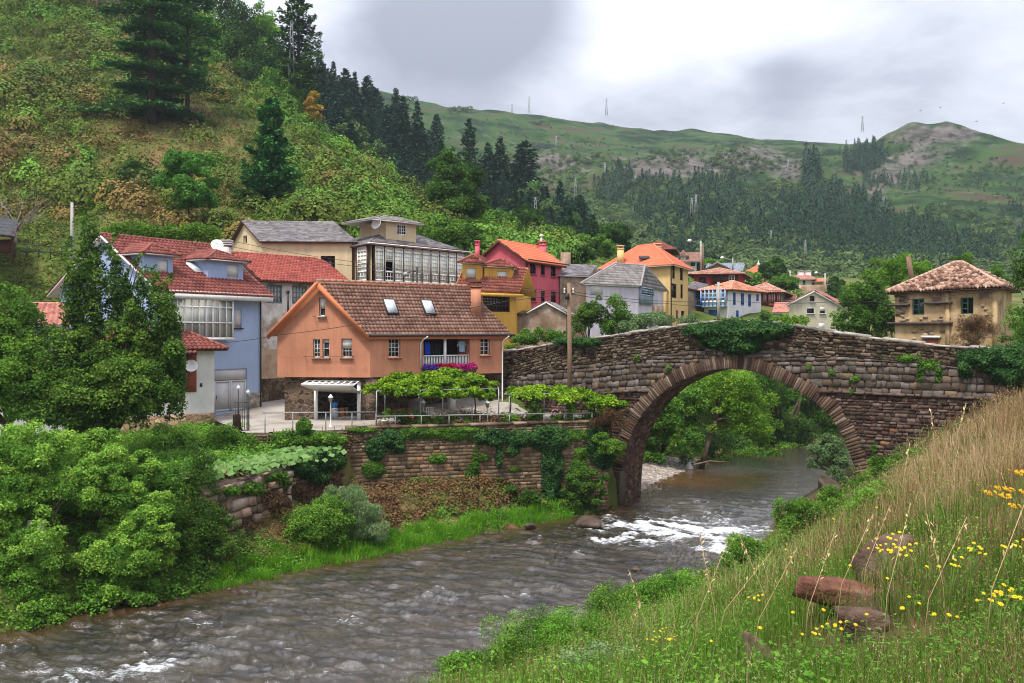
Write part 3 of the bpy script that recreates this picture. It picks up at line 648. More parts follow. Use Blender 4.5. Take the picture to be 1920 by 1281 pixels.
class House:
 """a building: near face A-B, a side face, flat footprint parallelogram; parts are added to its root"""
 def __init__(s, name, label, cat, A, B, C, side, zb, group=None):
  f = Wall(*A, *B); s.f = f; c = Vector(((C[0] - CX) / F * C[1], C[1], 0)); s.side = side
  if side == 'R': s.V = c - f.B
  else: s.V = c - f.A
  s.D = s.V.length; s.Vd = s.V.normalized()
  if side == 'R': s.s = Wall.pts(f.B, f.B + s.V)
  else: s.s = Wall.pts(f.A, f.A + s.V)
  s.zb = zb
  ctr = (f.A + f.B) / 2 + s.V / 2
  s.root = empty(name, (ctr.x, ctr.y, zb), label, cat, group)
  s.wb = MB(); s.holes = {'f': [], 's': []}
 def P(s, u, v, z): return s.f.A + s.f.U * u + s.Vd * v + UP * z
 def hole(s, face, *px): r = (s.f if face == 'f' else s.s).rect(*px); s.holes[face].append(r); return r
 def win(s, face, px, **k):
  w = s.f if face == 'f' else s.s; r = w.rect(*px); s.holes[face].append(r)
  return window(s.root, w, r, **k)
 def walls(s, ze, zr=None, gable='', mat=None, depth=.16, zb=None, name='wall', m=0):
  """all four walls; gable 'f' or 's' puts the pointed end on that face"""
  zb = s.zb if zb is None else zb; L, D = s.f.L, s.D
  def prof(L_, g): return [(0, zb), (L_, zb), (L_, ze), (L_ / 2, zr), (0, ze)] if g else [(0, zb), (L_, zb), (L_, ze), (0, ze)]
  facade(s.wb, s.f, prof(L, gable == 'f'), s.holes['f'], depth)
  facade(s.wb, s.s, prof(D, gable == 's'), s.holes['s'], depth)
  bk = Wall.pts(s.f.A + s.V, s.f.B + s.V); facade(s.wb, bk, prof(L, gable == 'f'), ())
  o = Wall.pts(s.f.A, s.f.A + s.V) if s.side == 'R' else Wall.pts(s.f.B, s.f.B + s.V); facade(s.wb, o, prof(D, gable == 's'), ())
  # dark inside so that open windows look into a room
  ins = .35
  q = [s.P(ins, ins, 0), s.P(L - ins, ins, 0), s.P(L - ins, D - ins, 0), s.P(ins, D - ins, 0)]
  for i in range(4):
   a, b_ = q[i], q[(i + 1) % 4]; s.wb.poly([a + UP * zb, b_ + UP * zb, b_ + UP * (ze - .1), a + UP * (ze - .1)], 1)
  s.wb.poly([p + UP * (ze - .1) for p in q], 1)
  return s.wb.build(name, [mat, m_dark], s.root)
 def roof(s, kind, ze, zr, mat, o=.5, og=.35, hipk=None, tile=None, under=None, caps=True, name='roof', hips=(None, None)):
  tile = tile or {}; b = MB(); L, D = s.f.L, s.D; P = s.P
  if kind == 'gable_s' or kind == 'hip':          # ridge along the near face
   sl = (zr - ze) / (D / 2); eo = ze - sl * o
   h0 = h1 = -og
   if kind == 'hip': h0 = h1 = (hipk if hipk is not None else min(D / 2, L / 2 - .01))
   if hips[0] is not None: h0 = hips[0]
   if hips[1] is not None: h1 = hips[1]
   uL = -og if h0 == -og else -o; uR = L + og if h1 == -og else L + o
   r0, r1 = P(h0, D / 2, zr), P(L - h1, D / 2, zr)
   roof_plane(b, P(uL, -o, eo), P(uR, -o, eo), r1, r0, **tile)
   roof_plane(b, P(uR, D + o, eo), P(uL, D + o, eo), r0, r1, **tile)
   if h0 != -og: roof_plane(b, P(uL, D + o, eo), P(uL, -o, eo), r0, r0 + UP * .001, **tile)
   if h1 != -og: roof_plane(b, P(uR, -o, eo), P(uR, D + o, eo), r1, r1 + UP * .001, **tile)
   if caps:
    if (r1 - r0).length > .3: ridge_caps(b, r0, r1)
    if h0 != -og: ridge_caps(b, P(uL, -o, eo), r0); ridge_caps(b, P(uL, D + o, eo), r0)
    if h1 != -og: ridge_caps(b, P(uR, -o, eo), r1); ridge_caps(b, P(uR, D + o, eo), r1)
  elif kind == 'gable_f':                          # ridge runs back from the near face
   sl = (zr - ze) / (L / 2); eo = ze - sl * o; r0, r1 = P(L / 2, -og, zr), P(L / 2, D + og, zr)
   roof_plane(b, P(L + o, -og, eo), P(L + o, D + og, eo), r1, r0, **tile)
   roof_plane(b, P(-o, D + og, eo), P(-o, -og, eo), r0, r1, **tile)
   if caps: ridge_caps(b, r0, r1)
  elif kind == 'shed':
   roof_plane(b, P(-og, -o, ze), P(L + og, -o, ze), P(L + og, D + .2, zr), P(-og, D + .2, zr), **tile)
  return b.build(name, [mat, under or m_trim], s.root)

def dish(root, c, r=.35, d=None):
 d = Vector(d or (.35, -.85, .4)).normalized(); b = MB()
 b.lathe(c, [(.02, -.10), (r * .5, -.08), (r * .85, -.02), (r, .05), (r * .97, .055), (r * .5, -.06), (.02, -.08)], 18, 0, d)
 b.tube([Vector(c), Vector(c) + d * r * 1.1 - UP * r * .1], .012, 5); b.tube([Vector(c) - d * .08, Vector(c) - d * .2 - UP * .3], .02, 6)
 return b.build('satellite_dish', m_white, root, True)
def chimney(root, c, w, d, z0, z1, mat, U=Vector((1, 0, 0)), capm=None):
 V = Vector((-U.y, U.x, 0)); b = MB(); c = Vector(c)
 b.box(c + UP * (z0 + z1) / 2, U * w / 2, V * d / 2, UP * (z1 - z0) / 2)
 for i in (-1, 1):
  for j in (-1, 1): b.box(c + UP * (z1 + .1) + U * i * (w / 2 - .08) + V * j * (d / 2 - .08), U * .07, V * .07, UP * .098)
 b.box(c + UP * (z1 + .25), U * (w / 2 + .06), V * (d / 2 + .06), UP * .05, 1)
 b.box(c + UP * (z1 - .06), U * (w / 2 + .04), V * (d / 2 + .04), UP * .04, 1)
 return b.build('chimney', [mat, capm or mat], root)
# ------------------------------------------------------------------ the orange house
m_orange = M('orange_render', [(.44, .19, .11), (.54, .235, .14)], .5, .9, .35, 22, stain=((.30, .13, .075), 1.1, .54, .74, .5), weather=.48)
m_orange2 = M('orange_trim', [(.46, .15, .07), (.54, .19, .09)], 1, .85)
def stonemat(name, cols, mort, scale=2.2, bump=1.0, coord='Object', stretch=(1, 1, 1.5), mw=.05):
 """irregular rubble: cells with mortar joints"""
 if name in _mats: return _mats[name]
 m = bpy.data.materials.new(name); m.use_nodes = True; nt = m.node_tree; N, L = nt.nodes, nt.links
 b = N['Principled BSDF']; b.inputs['Roughness'].default_value = .9; b.inputs['Specular IOR Level'].default_value = .15
 tc = N.new('ShaderNodeTexCoord'); mp = N.new('ShaderNodeMapping'); mp.inputs['Scale'].default_value = stretch; L.new(tc.outputs[coord], mp.inputs[0])
 nz = N.new('ShaderNodeTexNoise'); nz.inputs['Scale'].default_value = 2.5; L.new(mp.outputs[0], nz.inputs['Vector'])
 ad = N.new('ShaderNodeVectorMath'); ad.operation = 'MULTIPLY_ADD'; L.new(nz.outputs['Color'], ad.inputs[0]); ad.inputs[1].default_value = (.25, .25, .25); L.new(mp.outputs[0], ad.inputs[2])
 v1 = N.new('ShaderNodeTexVoronoi'); v1.inputs['Scale'].default_value = scale; L.new(ad.outputs[0], v1.inputs['Vector'])
 v2 = N.new('ShaderNodeTexVoronoi'); v2.feature = 'DISTANCE_TO_EDGE'; v2.inputs['Scale'].default_value = scale; L.new(ad.outputs[0], v2.inputs['Vector'])
 sp = N.new('ShaderNodeSeparateColor'); L.new(v1.outputs['Color'], sp.inputs[0])
 n2 = N.new('ShaderNodeTexNoise'); n2.inputs['Scale'].default_value = 9; n2.inputs['Detail'].default_value = 6; L.new(tc.outputs[coord], n2.inputs['Vector'])
 fa = N.new('ShaderNodeMath'); fa.operation = 'MULTIPLY_ADD'; L.new(n2.outputs[0], fa.inputs[0]); fa.inputs[1].default_value = .5
 fb = N.new('ShaderNodeMath'); fb.operation = 'MULTIPLY_ADD'; L.new(sp.outputs[0], fb.inputs[0]); fb.inputs[1].default_value = .8; fb.inputs[2].default_value = -.15; L.new(fb.outputs[0], fa.inputs[2])
 rp = N.new('ShaderNodeValToRGB'); L.new(fa.outputs[0], rp.inputs[0]); e = rp.color_ramp.elements; e[0].position = .1; e[0].color = (*cols[0], 1); e[1].position = .9; e[1].color = (*cols[-1], 1)
 for i in range(1, len(cols) - 1): q = e.new(.1 + .8 * i / (len(cols) - 1)); q.color = (*cols[i], 1)
 mr = N.new('ShaderNodeMapRange'); mr.inputs[1].default_value = mw * .35; mr.inputs[2].default_value = mw; L.new(v2.outputs['Distance'], mr.inputs[0])
 mx = N.new('ShaderNodeMixRGB'); L.new(mr.outputs[0], mx.inputs[0]); mx.inputs[1].default_value = (*mort, 1); L.new(rp.outputs[0], mx.inputs[2]); L.new(mx.outputs[0], b.inputs['Base Color'])
 hh = N.new('ShaderNodeMath'); hh.operation = 'MULTIPLY_ADD'; L.new(n2.outputs[0], hh.inputs[0]); hh.inputs[1].default_value = .5; L.new(mr.outputs[0], hh.inputs[2])
 bp = N.new('ShaderNodeBump'); bp.inputs['Distance'].default_value = .05 * bump; L.new(hh.outputs[0], bp.inputs['Height']); L.new(bp.outputs[0], b.inputs['Normal'])
 _mats[name] = m; return m
m_cladding = stonemat('stone_cladding', [(.045, .028, .02), (.11, .07, .045), (.20, .13, .085)], (.20, .165, .125), 3.0, .7, mw=.07)
def orange_house():
 h = House('orange_house', 'orange rendered house with brown tiled roof above an open garage and vine pergola', 'house', (520, 51.6), (694, 51.0), (943, 56.8), 'R', 4.85)
 f, s, root = h.f, h.s, h.root; zlow, ze, zr = 7.42, 9.93, 12.78
 m_wt = m_white
 # upper storey
 win = [('f', (598, 558, 610, 593), dict(nx=1, ny=1, sill=m_trim, blind=.6)), ('f', (587, 636, 600, 671), dict(nx=2, ny=4, sill=m_sill)),
   ('f', (604.5, 636, 617.5, 671), dict(nx=1, ny=2, sill=m_sill, blind=.2)), ('f', (640, 635, 660, 671), dict(nx=3, ny=3, sill=m_sill, blind=.52)),
   ('s', (729, 634, 751, 670), dict(nx=3, ny=4, sill=m_orange2)), ('s', (901, 634, 919, 666), dict(nx=2, ny=4, sill=m_orange2))]
 for fc, px, k in win: h.win(fc, px, depth=.2, **k)
 lo = h.hole('s', 794, 627.5, 881, 692)
 L, D = f.L, h.D
 b = MB()
 facade(b, f, [(0, zlow), (L, zlow), (L, ze), (L / 2, zr - .08), (0, ze)], h.holes['f'], .2)
 facade(b, s, [(0, zlow), (D, zlow), (D, ze), (0, ze)], h.holes['s'][:2], .2)  # placeholder replaced below
 b = MB()
 facade(b, f, [(0, zlow), (L, zlow), (L, ze), (L / 2, zr - .08), (0, ze)], h.holes['f'], .2)
 facade(b, s, [(0, zlow), (D, zlow), (D, ze), (0, ze)], h.holes['s'], .2)
 # the loggia recess
 a0, z0, a1, z1 = lo; dp = 1.5
 P = s.p
 for q in ([(a0, z0), (a0, z1)], [(a1, z0), (a1, z1)]):
  (u, g0), (_, g1) = q; b.poly([P(u, g0, -.2), P(u, g1, -.2), P(u, g1, -dp), P(u, g0, -dp)])
 dh = (a0 + .35, z0 + .02, a0 + 1.5, z1 - .3)
 facade(b, s, [(a0, z0), (a1, z0), (a1, z1), (a0, z1)], [dh], .1, -dp)
 b.poly([P(a0, z0, -.2), P(a1, z0, -.2), P(a1, z0, -dp), P(a0, z0, -dp)]); b.poly([P(a0, z1, -.2), P(a1, z1, -.2), P(a1, z1, -dp), P(a0, z1, -dp)])
 facade(b, Wall.pts(f.A + h.V, f.B + h.V), [(0, zlow), (L, zlow), (L, ze), (L / 2, zr - .08), (0, ze)])
 facade(b, Wall.pts(f.A, f.A + h.V), [(0, zlow), (D, zlow), (D, ze), (0, ze)])
 b.poly([h.P(0, 0, zlow), h.P(L, 0, zlow), h.P(L, D, zlow), h.P(0, D, zlow)])
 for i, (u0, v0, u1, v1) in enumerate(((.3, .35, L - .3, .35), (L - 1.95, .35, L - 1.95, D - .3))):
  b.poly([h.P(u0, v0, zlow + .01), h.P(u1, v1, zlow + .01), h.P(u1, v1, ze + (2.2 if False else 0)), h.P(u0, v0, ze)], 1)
 b.build('wall', [m_orange, m_dark], root)
 window(root, s, dh, nx=3, ny=4, out=-dp, depth=.06, name='balcony_door')
 # balustrade, post
 r = MB(); zt = s.z(835, 667)
 r.box(P((a0 + a1) / 2, zt, -.1), s.U * (a1 - a0) / 2, s.N * .05, UP * .035); r.box(P((a0 + a1) / 2, z0 + .12, -.1), s.U * (a1 - a0) / 2, s.N * .04, UP * .03)
 n = 30
 for i in range(n): a = a0 + (a1 - a0) * (i + .5) / n; r.tube([P(a, z0 + .12, -.1), P(a, z0 + .4, -.1), P(a, zt, -.1)], [.02, .032, .02], 6)
 r.build('balustrade', m_wt, root)
 am = s.a(836); r = MB(); r.tube([P(am, z0, -.1), P(am, z1 - .3, -.1)], .09, 12); r.lathe(P(am, z1 - .32, -.1), [(.09, 0), (.11, .1), (.2, .26), (.22, .31)], 12); r.build('post', m_wt, root)
 # ground storey: stone, garage, dark porch under the overhang
 g = MB(); zb = 4.85; fi = Wall.pts(f.A - f.N * .35 + f.U * .3, f.B - f.N * .35)
 go = fi.rect(590, 716, 677, 795); go = (go[0], zb, go[2], go[3]); pi = fi.a(531)
 facade(g, fi, [(0, zb - .4), (fi.L, zb - .4), (fi.L, zlow), (0, zlow)], [(go[0], zb - .4, go[2], go[3])], .3)
 si = Wall.pts(f.B - s.N * 1.7 - f.N * .35, f.B + h.V - s.N * 1.7)
 facade(g, si, [(0, zb - .4), (si.L, zb - .4), (si.L, zlow), (0, zlow)], [(3.4, zb - .4, 4.5, 6.95), (6.2, 5.6, 7.2, 6.7)], .2)
 g.poly([f.B - f.N * .35 + UP * (zb - .4), f.B - f.N * .35 - s.N * 1.7 + UP * (zb - .4), f.B - f.N * .35 - s.N * 1.7 + UP * zlow, f.B - f.N * .35 + UP * zlow])
 lf = Wall.pts(f.A - f.N * .35 + f.U * .3, f.A + h.V); facade(g, lf, [(0, zb - .4), (lf.L, zb - .4), (lf.L, zlow), (0, zlow)])
 e = Wall.pts(f.B + h.V - s.N * 1.7, f.B + h.V); facade(g, e, [(0, zb - .4), (1.7, zb - .4), (1.7, zlow), (0, zlow)])
 for k, t_, mi in ((0.02, .2, 0), (.60, .13, 2)): g.box(h.P(L - .25, D * k + .2, (zb + zlow) / 2 - .2), f.U * t_, h.Vd * t_, UP * ((zlow - zb) / 2 + .2), mi)
 g.build('stone_base', [m_cladding, m_dark, m_trim], root)
 rm = MB()                                             # the inside of the garage
 q = [fi.p(go[0] - .3, 0, -.3), fi.p(go[2] + .3, 0, -.3), fi.p(go[2] + .3, 0, -5), fi.p(go[0] - .3, 0, -5)]
 for i in (1, 2, 3): rm.poly([q[i] + UP * (zb - .3), q[(i + 1) % 4] + UP * (zb - .3), q[(i + 1) % 4] + UP * zlow, q[i] + UP * zlow])
 rm.poly([p + UP * (zlow - .05) for p in q]); rm.build('garage_interior', M('garage_wall', [(.10, .06, .04), (.16, .10, .07)], 1, .9), root)
 for a in (go[0] + .1, go[2] - .1): gf = MB(); gf.box(fi.p(a, (zb + go[3]) / 2 - .1, .05), fi.U * .1, fi.N * .08, UP * ((go[3] - zb) / 2 + .1)); gf.build('garage_door_post', m_wt, root)
 gd = MB(); w0, w1 = fi.a(578), fi.a(676); zl_ = fi.z(620, 719)
 t0, t1 = fi.p(w0, zl_, 1.15), fi.p(w1 - .1, zl_ - .05, 1.15); k0, k1 = fi.p(w0 + .15, zl_ + .22, -.2), fi.p(w1, zl_ + .22, -.2); u0, u1 = fi.p(w0 + .5, zl_ - .42, .12), fi.p(w1 + .05, zl_ - .52, .12)
 for k in range(9):
  q = k / 8; gd.bar(t0.lerp(t1, q), k0.lerp(k1, q), .07, .06)
 for q in (.35, .7): gd.bar(t0.lerp(k0, q), t1.lerp(k1, q), .05, .05)
 gd.bar(t0, t1, .10, .13); gd.bar(k0, k1, .08, .1)
 gd.slab([t0 - UP * .06, t1 - UP * .06, u1, u0], Vector((0, -.5, .8)), .04)
 gd.build('garage_door', m_trim, root)
 # roof
 sl = (zr - ze) / (L / 2); o = .22; og = .42
 rb = MB(); tl = dict(tw=.24, rh=.25, amp=.03, lip=.05, seg=6, mu=1)
 PP = h.P; eo = ze - sl * o + .12; zr_ = zr + .1
 r0, r1 = PP(L / 2, -og, zr_), PP(L / 2, D + .5, zr_)
 roof_plane(rb, PP(L + o, -og, eo), PP(L + o, D + .5, eo), r1, r0, **tl); roof_plane(rb, PP(-o, D + .5, eo), PP(-o, -og, eo), r0, r1, **tl)
 ridge_caps(rb, r0, r1, .12); rf = rb.build('roof', [T_brown, m_orange2], root)
 bb = MB()
 for e_ in (PP(-o, -og + .02, eo - .16), PP(L + o, -og + .02, eo - .16)):
  bb.bar(e_, PP(L / 2, -og + .02, zr_ - .18), .10, .26)
 bb.box(PP(L + o - .02, D / 2, eo - .13), f.U * .04, h.Vd * (D / 2 + .45), UP * .1)
 bb.box(PP(L + o / 2, D / 2, eo - .24), f.U * (o / 2 + .02), h.Vd * (D / 2 + .4), UP * .02)
 bb.build('fascia', m_orange2, root)
 gt = MB(); gt.tube([PP(L + o + .1, -og, eo - .03), PP(L + o + .1, D + .5, eo - .03)], .07, 8); gt.build('gutter', m_iron, root)
 for px, y0, y1 in ((788, 627, 690), (941, 627, 782)):
  a = s.a(px); d_ = MB(); d_.tube([P(a + .35, eo - .1, .3), P(a + .1, eo - .3, .12), P(a, eo - .5, .06), P(a, s.z(px, y1), .06)] + ([P(a - .3, s.z(px, y1) - .3, .25)] if y1 > 700 else []), .045, 8); d_.build('drainpipe', m_trim, root)
 # skylights and chimney on the near slope
 U2 = h.Vd; up = (r0 - PP(L + o, -og, eo)); up = (up - U2 * up.dot(U2)).normalized(); nn = U2.cross(up); nn = nn if nn.z > 0 else -nn
 for (vv, tt) in ((2.75, .52), (5.35, .52)):
  c = PP(L + o, vv, eo).lerp(PP(L / 2, vv, zr_), tt) + nn * .08; k = MB()
  k.box(c, U2 * .40, up * .55, nn * .05); sk = k.build('skylight', m_iron, rf)
  k = MB(); k.box(c + nn * .058, U2 * .33, up * .46, nn * .006); k.build('pane', M('sky_glass', [(.40, .44, .48), (.50, .53, .57)], 1, .08, spec=1), sk)
 cc = PP(L + o, D * .93, eo).lerp(PP(L / 2, D * .93, zr_), .45)
 c2 = W(892, 560, cc.y)
 chimney(rf, (c2.x, cc.y, 0), .60, .55, cc.z - .5, HC + (HZ - 537) / F * cc.y, m_orange, Vector((1, .1, 0)).normalized(), m_brownw)
 # clothes rails under the gable windows
 for x0, x1, y in ((590, 612, 593), (573, 663, 668)):
  k = MB(); a0_, a1_ = f.a(x0), f.a(x1); z = f.z((x0 + x1) / 2, y)
  for a in (a0_, a1_): k.bar(f.p(a, z, 0), f.p(a, z, .35), .03)
  for o_ in (.15, .33): k.bar(f.p(a0_, z, o_), f.p(a1_, z, o_), .012)
  k.build('clothes_rail', m_iron, root)
 vp = MB(); v = W(540, 560, 54); vp.tube([v - UP * 1.6, v + UP * .35], .07, 8); vp.lathe(v + UP * .33, [(.1, 0), (.1, .15)], 8); vp.build('flue_pipe', m_iron, root)
 return h
ORANGE = orange_house()

# ------------------------------------------------------------------ blue house
m_blue = M('blue_render', [(.30, .39, .57), (.37, .47, .66)], .5, .9, .2, 30, weather=.22)
m_cream = M('cream_render', [(.55, .43, .26), (.66, .53, .34)], .35, .9, .2, 15, stain=((.35, .26, .15), .9, .62, .85, .45), weather=.48)
m_wplaster = M('white_plaster', [(.58, .57, .55), (.74, .73, .71)], .8, .9, .3, 18, stain=((.42, .36, .30), 1.2, .60, .80, .5), weather=.22)
def dormer(h, roofpart, cpx, wpx, Y, rpx, mats, mwall, tile):
 """a hipped dormer facing along the house front; wpx = its front (x0,y0,x1,y1), rpx = window"""
 pass
def house_dormer(h, x0, x1, ytop, ybot, winpx, mwall, mroof, v, depth=2.6, rise=.75, o=.35, win=None, back=None):
 """dormer > wall, roof, window: its front is a plane parallel to the house front, v metres behind it"""
 w = Wall.pts(h.P(0, v, 0), h.P(h.f.L, v, 0)); a0, a1 = w.a(x0), w.a(x1); xm = (x0 + x1) / 2
 zt, z0 = w.z(xm, ytop), w.z(xm, ybot) - .4
 d = MB(); r = w.rect(*winpx); facade(d, w, [(a0, z0), (a1, z0), (a1, zt), (a0, zt)], [r], .1)
 for a in (a0, a1): d.poly([w.p(a, z0), w.p(a, zt), w.p(a, zt) + h.Vd * depth, w.p(a, z0) + h.Vd * depth])
 dm = d.build('dormer', mwall, h.root)
 window(dm, w, r, **(win or dict(nx=1, ny=1, blind=.93)))
 b = MB(); q = lambda a, vv, z: w.A + w.U * a + h.Vd * vv + UP * z
 zz = zt + .12; m = (a0 + a1) / 2; hr = (a1 - a0) / 2 * .9
 tl = dict(tw=.26, rh=.33, amp=.035, lip=.04, mu=1)
 ap, bp = q(m, hr * .7, zt + rise), q(m, depth + 1.2, zt + rise)
 roof_plane(b, q(a0 - o, -o, zz), q(a1 + o, -o, zz), ap, ap + UP * .001, **tl)
 roof_plane(b, q(a1 + o, -o, zz), q(a1 + o, depth, zz), bp, ap, **tl); roof_plane(b, q(a0 - o, depth, zz), q(a0 - o, -o, zz), ap, bp, **tl)
 for p in (q(a0 - o, -o, zz), q(a1 + o, -o, zz)): ridge_caps(b, p, ap, .1, .35)
 ridge_caps(b, ap, bp, .1, .35)
 b.build('dormer_roof', [mroof, m_trim], dm)
 return dm
def blue_house():
 h = House('blue_house', 'pale blue house with red tiled roof, two dormers and a white glazed gallery', 'house', (293, 50.7), (490, 57.5), (112, 55.3), 'L', 4.6)
 f, root = h.f, h.root; ze, zr = 12.72, 15.7
 gd = f.rect(402, 692, 463, 771); h.holes['f'].append(gd)
 h.win('f', (440, 580, 453, 615), nx=1, ny=1, sill=m_iron, blind=.96)
 h.walls(ze, zr - .1, 's', m_blue)
 tl = dict(tw=.28, rh=.34, amp=.04, lip=.045, mu=1)
 rf = h.roof('gable_s', ze, zr, T_red, .75, .4, tile=tl)
 # eaves board
 b = MB(); sl = (zr - ze) / (h.D / 2); b.box(h.P(f.L / 2, -.70, ze - sl * .75 - .2), f.U * (f.L / 2 + .3), h.Vd * .04, UP * .13); b.box(h.P(f.L / 2, -.35, ze - .42), f.U * (f.L / 2 + .28), h.Vd * .36, UP * .03); b.build('fascia', m_trim, root)
 # glazed gallery projecting from the front
 gv = -.55; w = Wall.pts(h.P(0, gv, 0), h.P(f.L, gv, 0)); a0, a1 = w.a(319), w.a(437); z0, z1 = w.z(400, 634), w.z(400, 562)
 g = MB()
 g.box(w.p((a0 + a1) / 2, z0 - .06, -.26), w.U * ((a1 - a0) / 2 + .05), w.N * .33, UP * .06); g.box(w.p((a0 + a1) / 2, z1 + .12, -.26), w.U * ((a1 - a0) / 2 + .05), w.N * .33, UP * .12)
 n = 9
 for i in range(n + 1):
  a = a0 + (a1 - a0) * i / n; t = .10 if i in (0, n, 6) else .06
  g.box(w.p(a, (z0 + z1) / 2, -.03), w.U * t / 2, w.N * .04, UP * (z1 - z0) / 2)
 for k in (.0, .40, .80, 1.0): g.box(w.p((a0 + a1) / 2, z0 + (z1 - z0) * k, -.03), w.U * (a1 - a0) / 2, w.N * .034, UP * .04)
 ga = g.build('gallery', m_white, root)
 p = MB(); p.box(w.p((a0 + a1) / 2, (z0 + z1) / 2, -.09), w.U * ((a1 - a0) / 2 - .02), w.N * .01, UP * (z1 - z0) / 2)
 for a in (a0 + .02, a1 - .02): p.box(w.p(a, (z0 + z1) / 2, -.32), w.U * .012, w.N * .22, UP * (z1 - z0) / 2)
 p.build('pane', m_curt, ga)
 # white garage door in two leaves below a fixed panel
 gw = MB(); zc = f.z(432, 713)
 gw.box(f.p((gd[0] + gd[2]) / 2, (gd[3] + zc) / 2 + .02, -.08), f.U * (gd[2] - gd[0]) / 2, f.N * .03, UP * (gd[3] - zc) / 2)
 for k in (0, 1):
  am = gd[0] + (gd[2] - gd[0]) * (k * .5 + .25); hw = (gd[2] - gd[0]) / 4 - .015
  gw.box(f.p(am, (zc + gd[1]) / 2, -.09), f.U * hw, f.N * .03, UP * ((zc - gd[1]) / 2 - .01))
  for q in (-1, 1): gw.box(f.p(am + q * (hw - .05), (zc + gd[1]) / 2, -.05), f.U * .05, f.N * .02, UP * ((zc - gd[1]) / 2 - .02))
  for zz in (zc - .06, gd[1] + .08): gw.box(f.p(am, zz, -.05), f.U * (hw - .1), f.N * .02, UP * .05)
 dd = gw.build('garage_door', M('light_grey_door', [(.46, .46, .47), (.55, .55, .56)], 2, .5), root)
 k = MB(); k.tube([f.p(gd[0] + .18, zc - 1.1, -.03), f.p(gd[0] + .18, zc - .9, -.03)], .02, 6); k.build('handle', m_iron, dd)
 house_dormer(h, 390, 456, 491, 524, (426, 497, 447, 521), m_blue, T_red, .8)
 house_dormer(h, 270, 324, 480, 522, (296, 488, 315, 515), m_blue, T_red, 1.0)
 # small skylight
 U2 = f.U; c = W(367, 504, 0); sl = Vector((0, 0, 0)); e = h.P(0, -.75, ze - (zr - ze) / (h.D / 2) * .75); upv = (h.P(0, h.D / 2, zr) - e).normalized(); nn = U2.cross(upv); nn = nn if nn.z > 0 else -nn
 dr = raydir(367, 504); t = (e - Vector((0, 0, HC))).dot(nn) / dr.dot(nn); c = Vector((0, 0, HC)) + dr * t + nn * .06
 k = MB(); k.box(c, U2 * .42, upv * .5, nn * .05); sk = k.build('skylight', m_trim, rf)
 k = MB(); k.box(c + nn * .06, U2 * .34, upv * .40, nn * .01); k.build('pane', M('sky_glass', [], 1), sk)
 # stone corner at the foot of the wall
 k = MB(); a0, a1 = f.a(464), f.L - .02; k.box(f.p((a0 + a1) / 2, 5.4, .03), f.U * (a1 - a0) / 2, f.N * .03, UP * .75); k.build('stone_plinth', stonemat('grey_rubble', [(.16, .13, .10), (.30, .26, .21), (.42, .37, .31)], (.40, .36, .30), 3.2), root)
 dish(root, W(407, 460, 58.5), .40)
 c = W(421, 465, 59.5); k = MB(); k.abox(c.x - .35, c.x + .35, c.y - .3, c.y + .3, c.z - .9, c.z + .05)
 for i in range(3): k.abox(c.x - .5, c.x + .5, c.y - .35, c.y + .35, c.z + .16 + i * .14, c.z + .22 + i * .14)
 k.build('chimney', m_trim, root)
 k = MB(); a = f.L - .12; k.tube([f.p(a, 12, .07), f.p(a, 5, .07)], .05, 8); k.build('drainpipe', m_iron, root)
 return h
BLUE = blue_house()

def white_house():
 h = House('white_house', 'small white house with red hipped roof and a red window bay behind the trees', 'house', (215, 48.3), (402, 51.5), (150, 53), 'L', 4.3)
 f = h.f; ze, zr = 9.35, 11.0
 h.hole('f', 341, 652, 368, 712)
 h.win('f', (250, 655, 290, 700), nx=2, ny=3, frame=m_brownw)
 h.walls(ze, None, '', m_wplaster, depth=.5)
 h.roof('hip', ze, zr, T_red, .55, tile=dict(tw=.26, rh=.33, amp=.04, lip=.04, mu=1), under=m_brownw)
 r = f.rect(341, 652, 368, 735)
 m_redw = M('red_brown_panel', [(.22, .055, .03), (.30, .085, .05)], 2, .7)
 b = MB(); b.box(f.p((r[0] + r[2]) / 2, (r[1] + r[3]) / 2, -.05), f.U * (r[2] - r[0]) / 2, f.N * .10, UP * (r[3] - r[1]) / 2); w = b.build('window_bay', m_redw, h.root)
 b = MB(); b.box(f.p(r[0] + .16, (r[1] + r[3]) / 2 + .1, .06), f.U * .12, f.N * .015, UP * ((r[3] - r[1]) / 2 - .25)); b.build('pane', m_glass, w)
 b = MB(); tl = dict(tw=.24, rh=.3, amp=.035, lip=.035, mu=1); roof_plane(b, f.p(f.a(318), f.z(340, 661), .75), f.p(f.a(362), f.z(340, 661), .75), f.p(f.a(362), f.z(340, 647), -.05), f.p(f.a(318), f.z(340, 647), -.05), **tl); b.build('canopy', [T_red, m_brownw], h.root)
 dish(h.root, f.p(f.a(354.5), f.z(354, 686), .35), .36)
 b = MB(); b.box(f.p(f.a(377), f.z(377, 722), .005), f.U * .07, f.N * .02, UP * .1); b.build('vent', m_iron, h.root)
 b = MB(); b.box(f.p(f.L / 2, 4.55, .06), f.U * (f.L / 2), f.N * .12, UP * .85); b.build('stone_plinth', stonemat('tan_rubble', [(.14, .09, .05), (.28, .19, .11), (.42, .30, .18)], (.20, .15, .09), 2.6), h.root)
white_house()

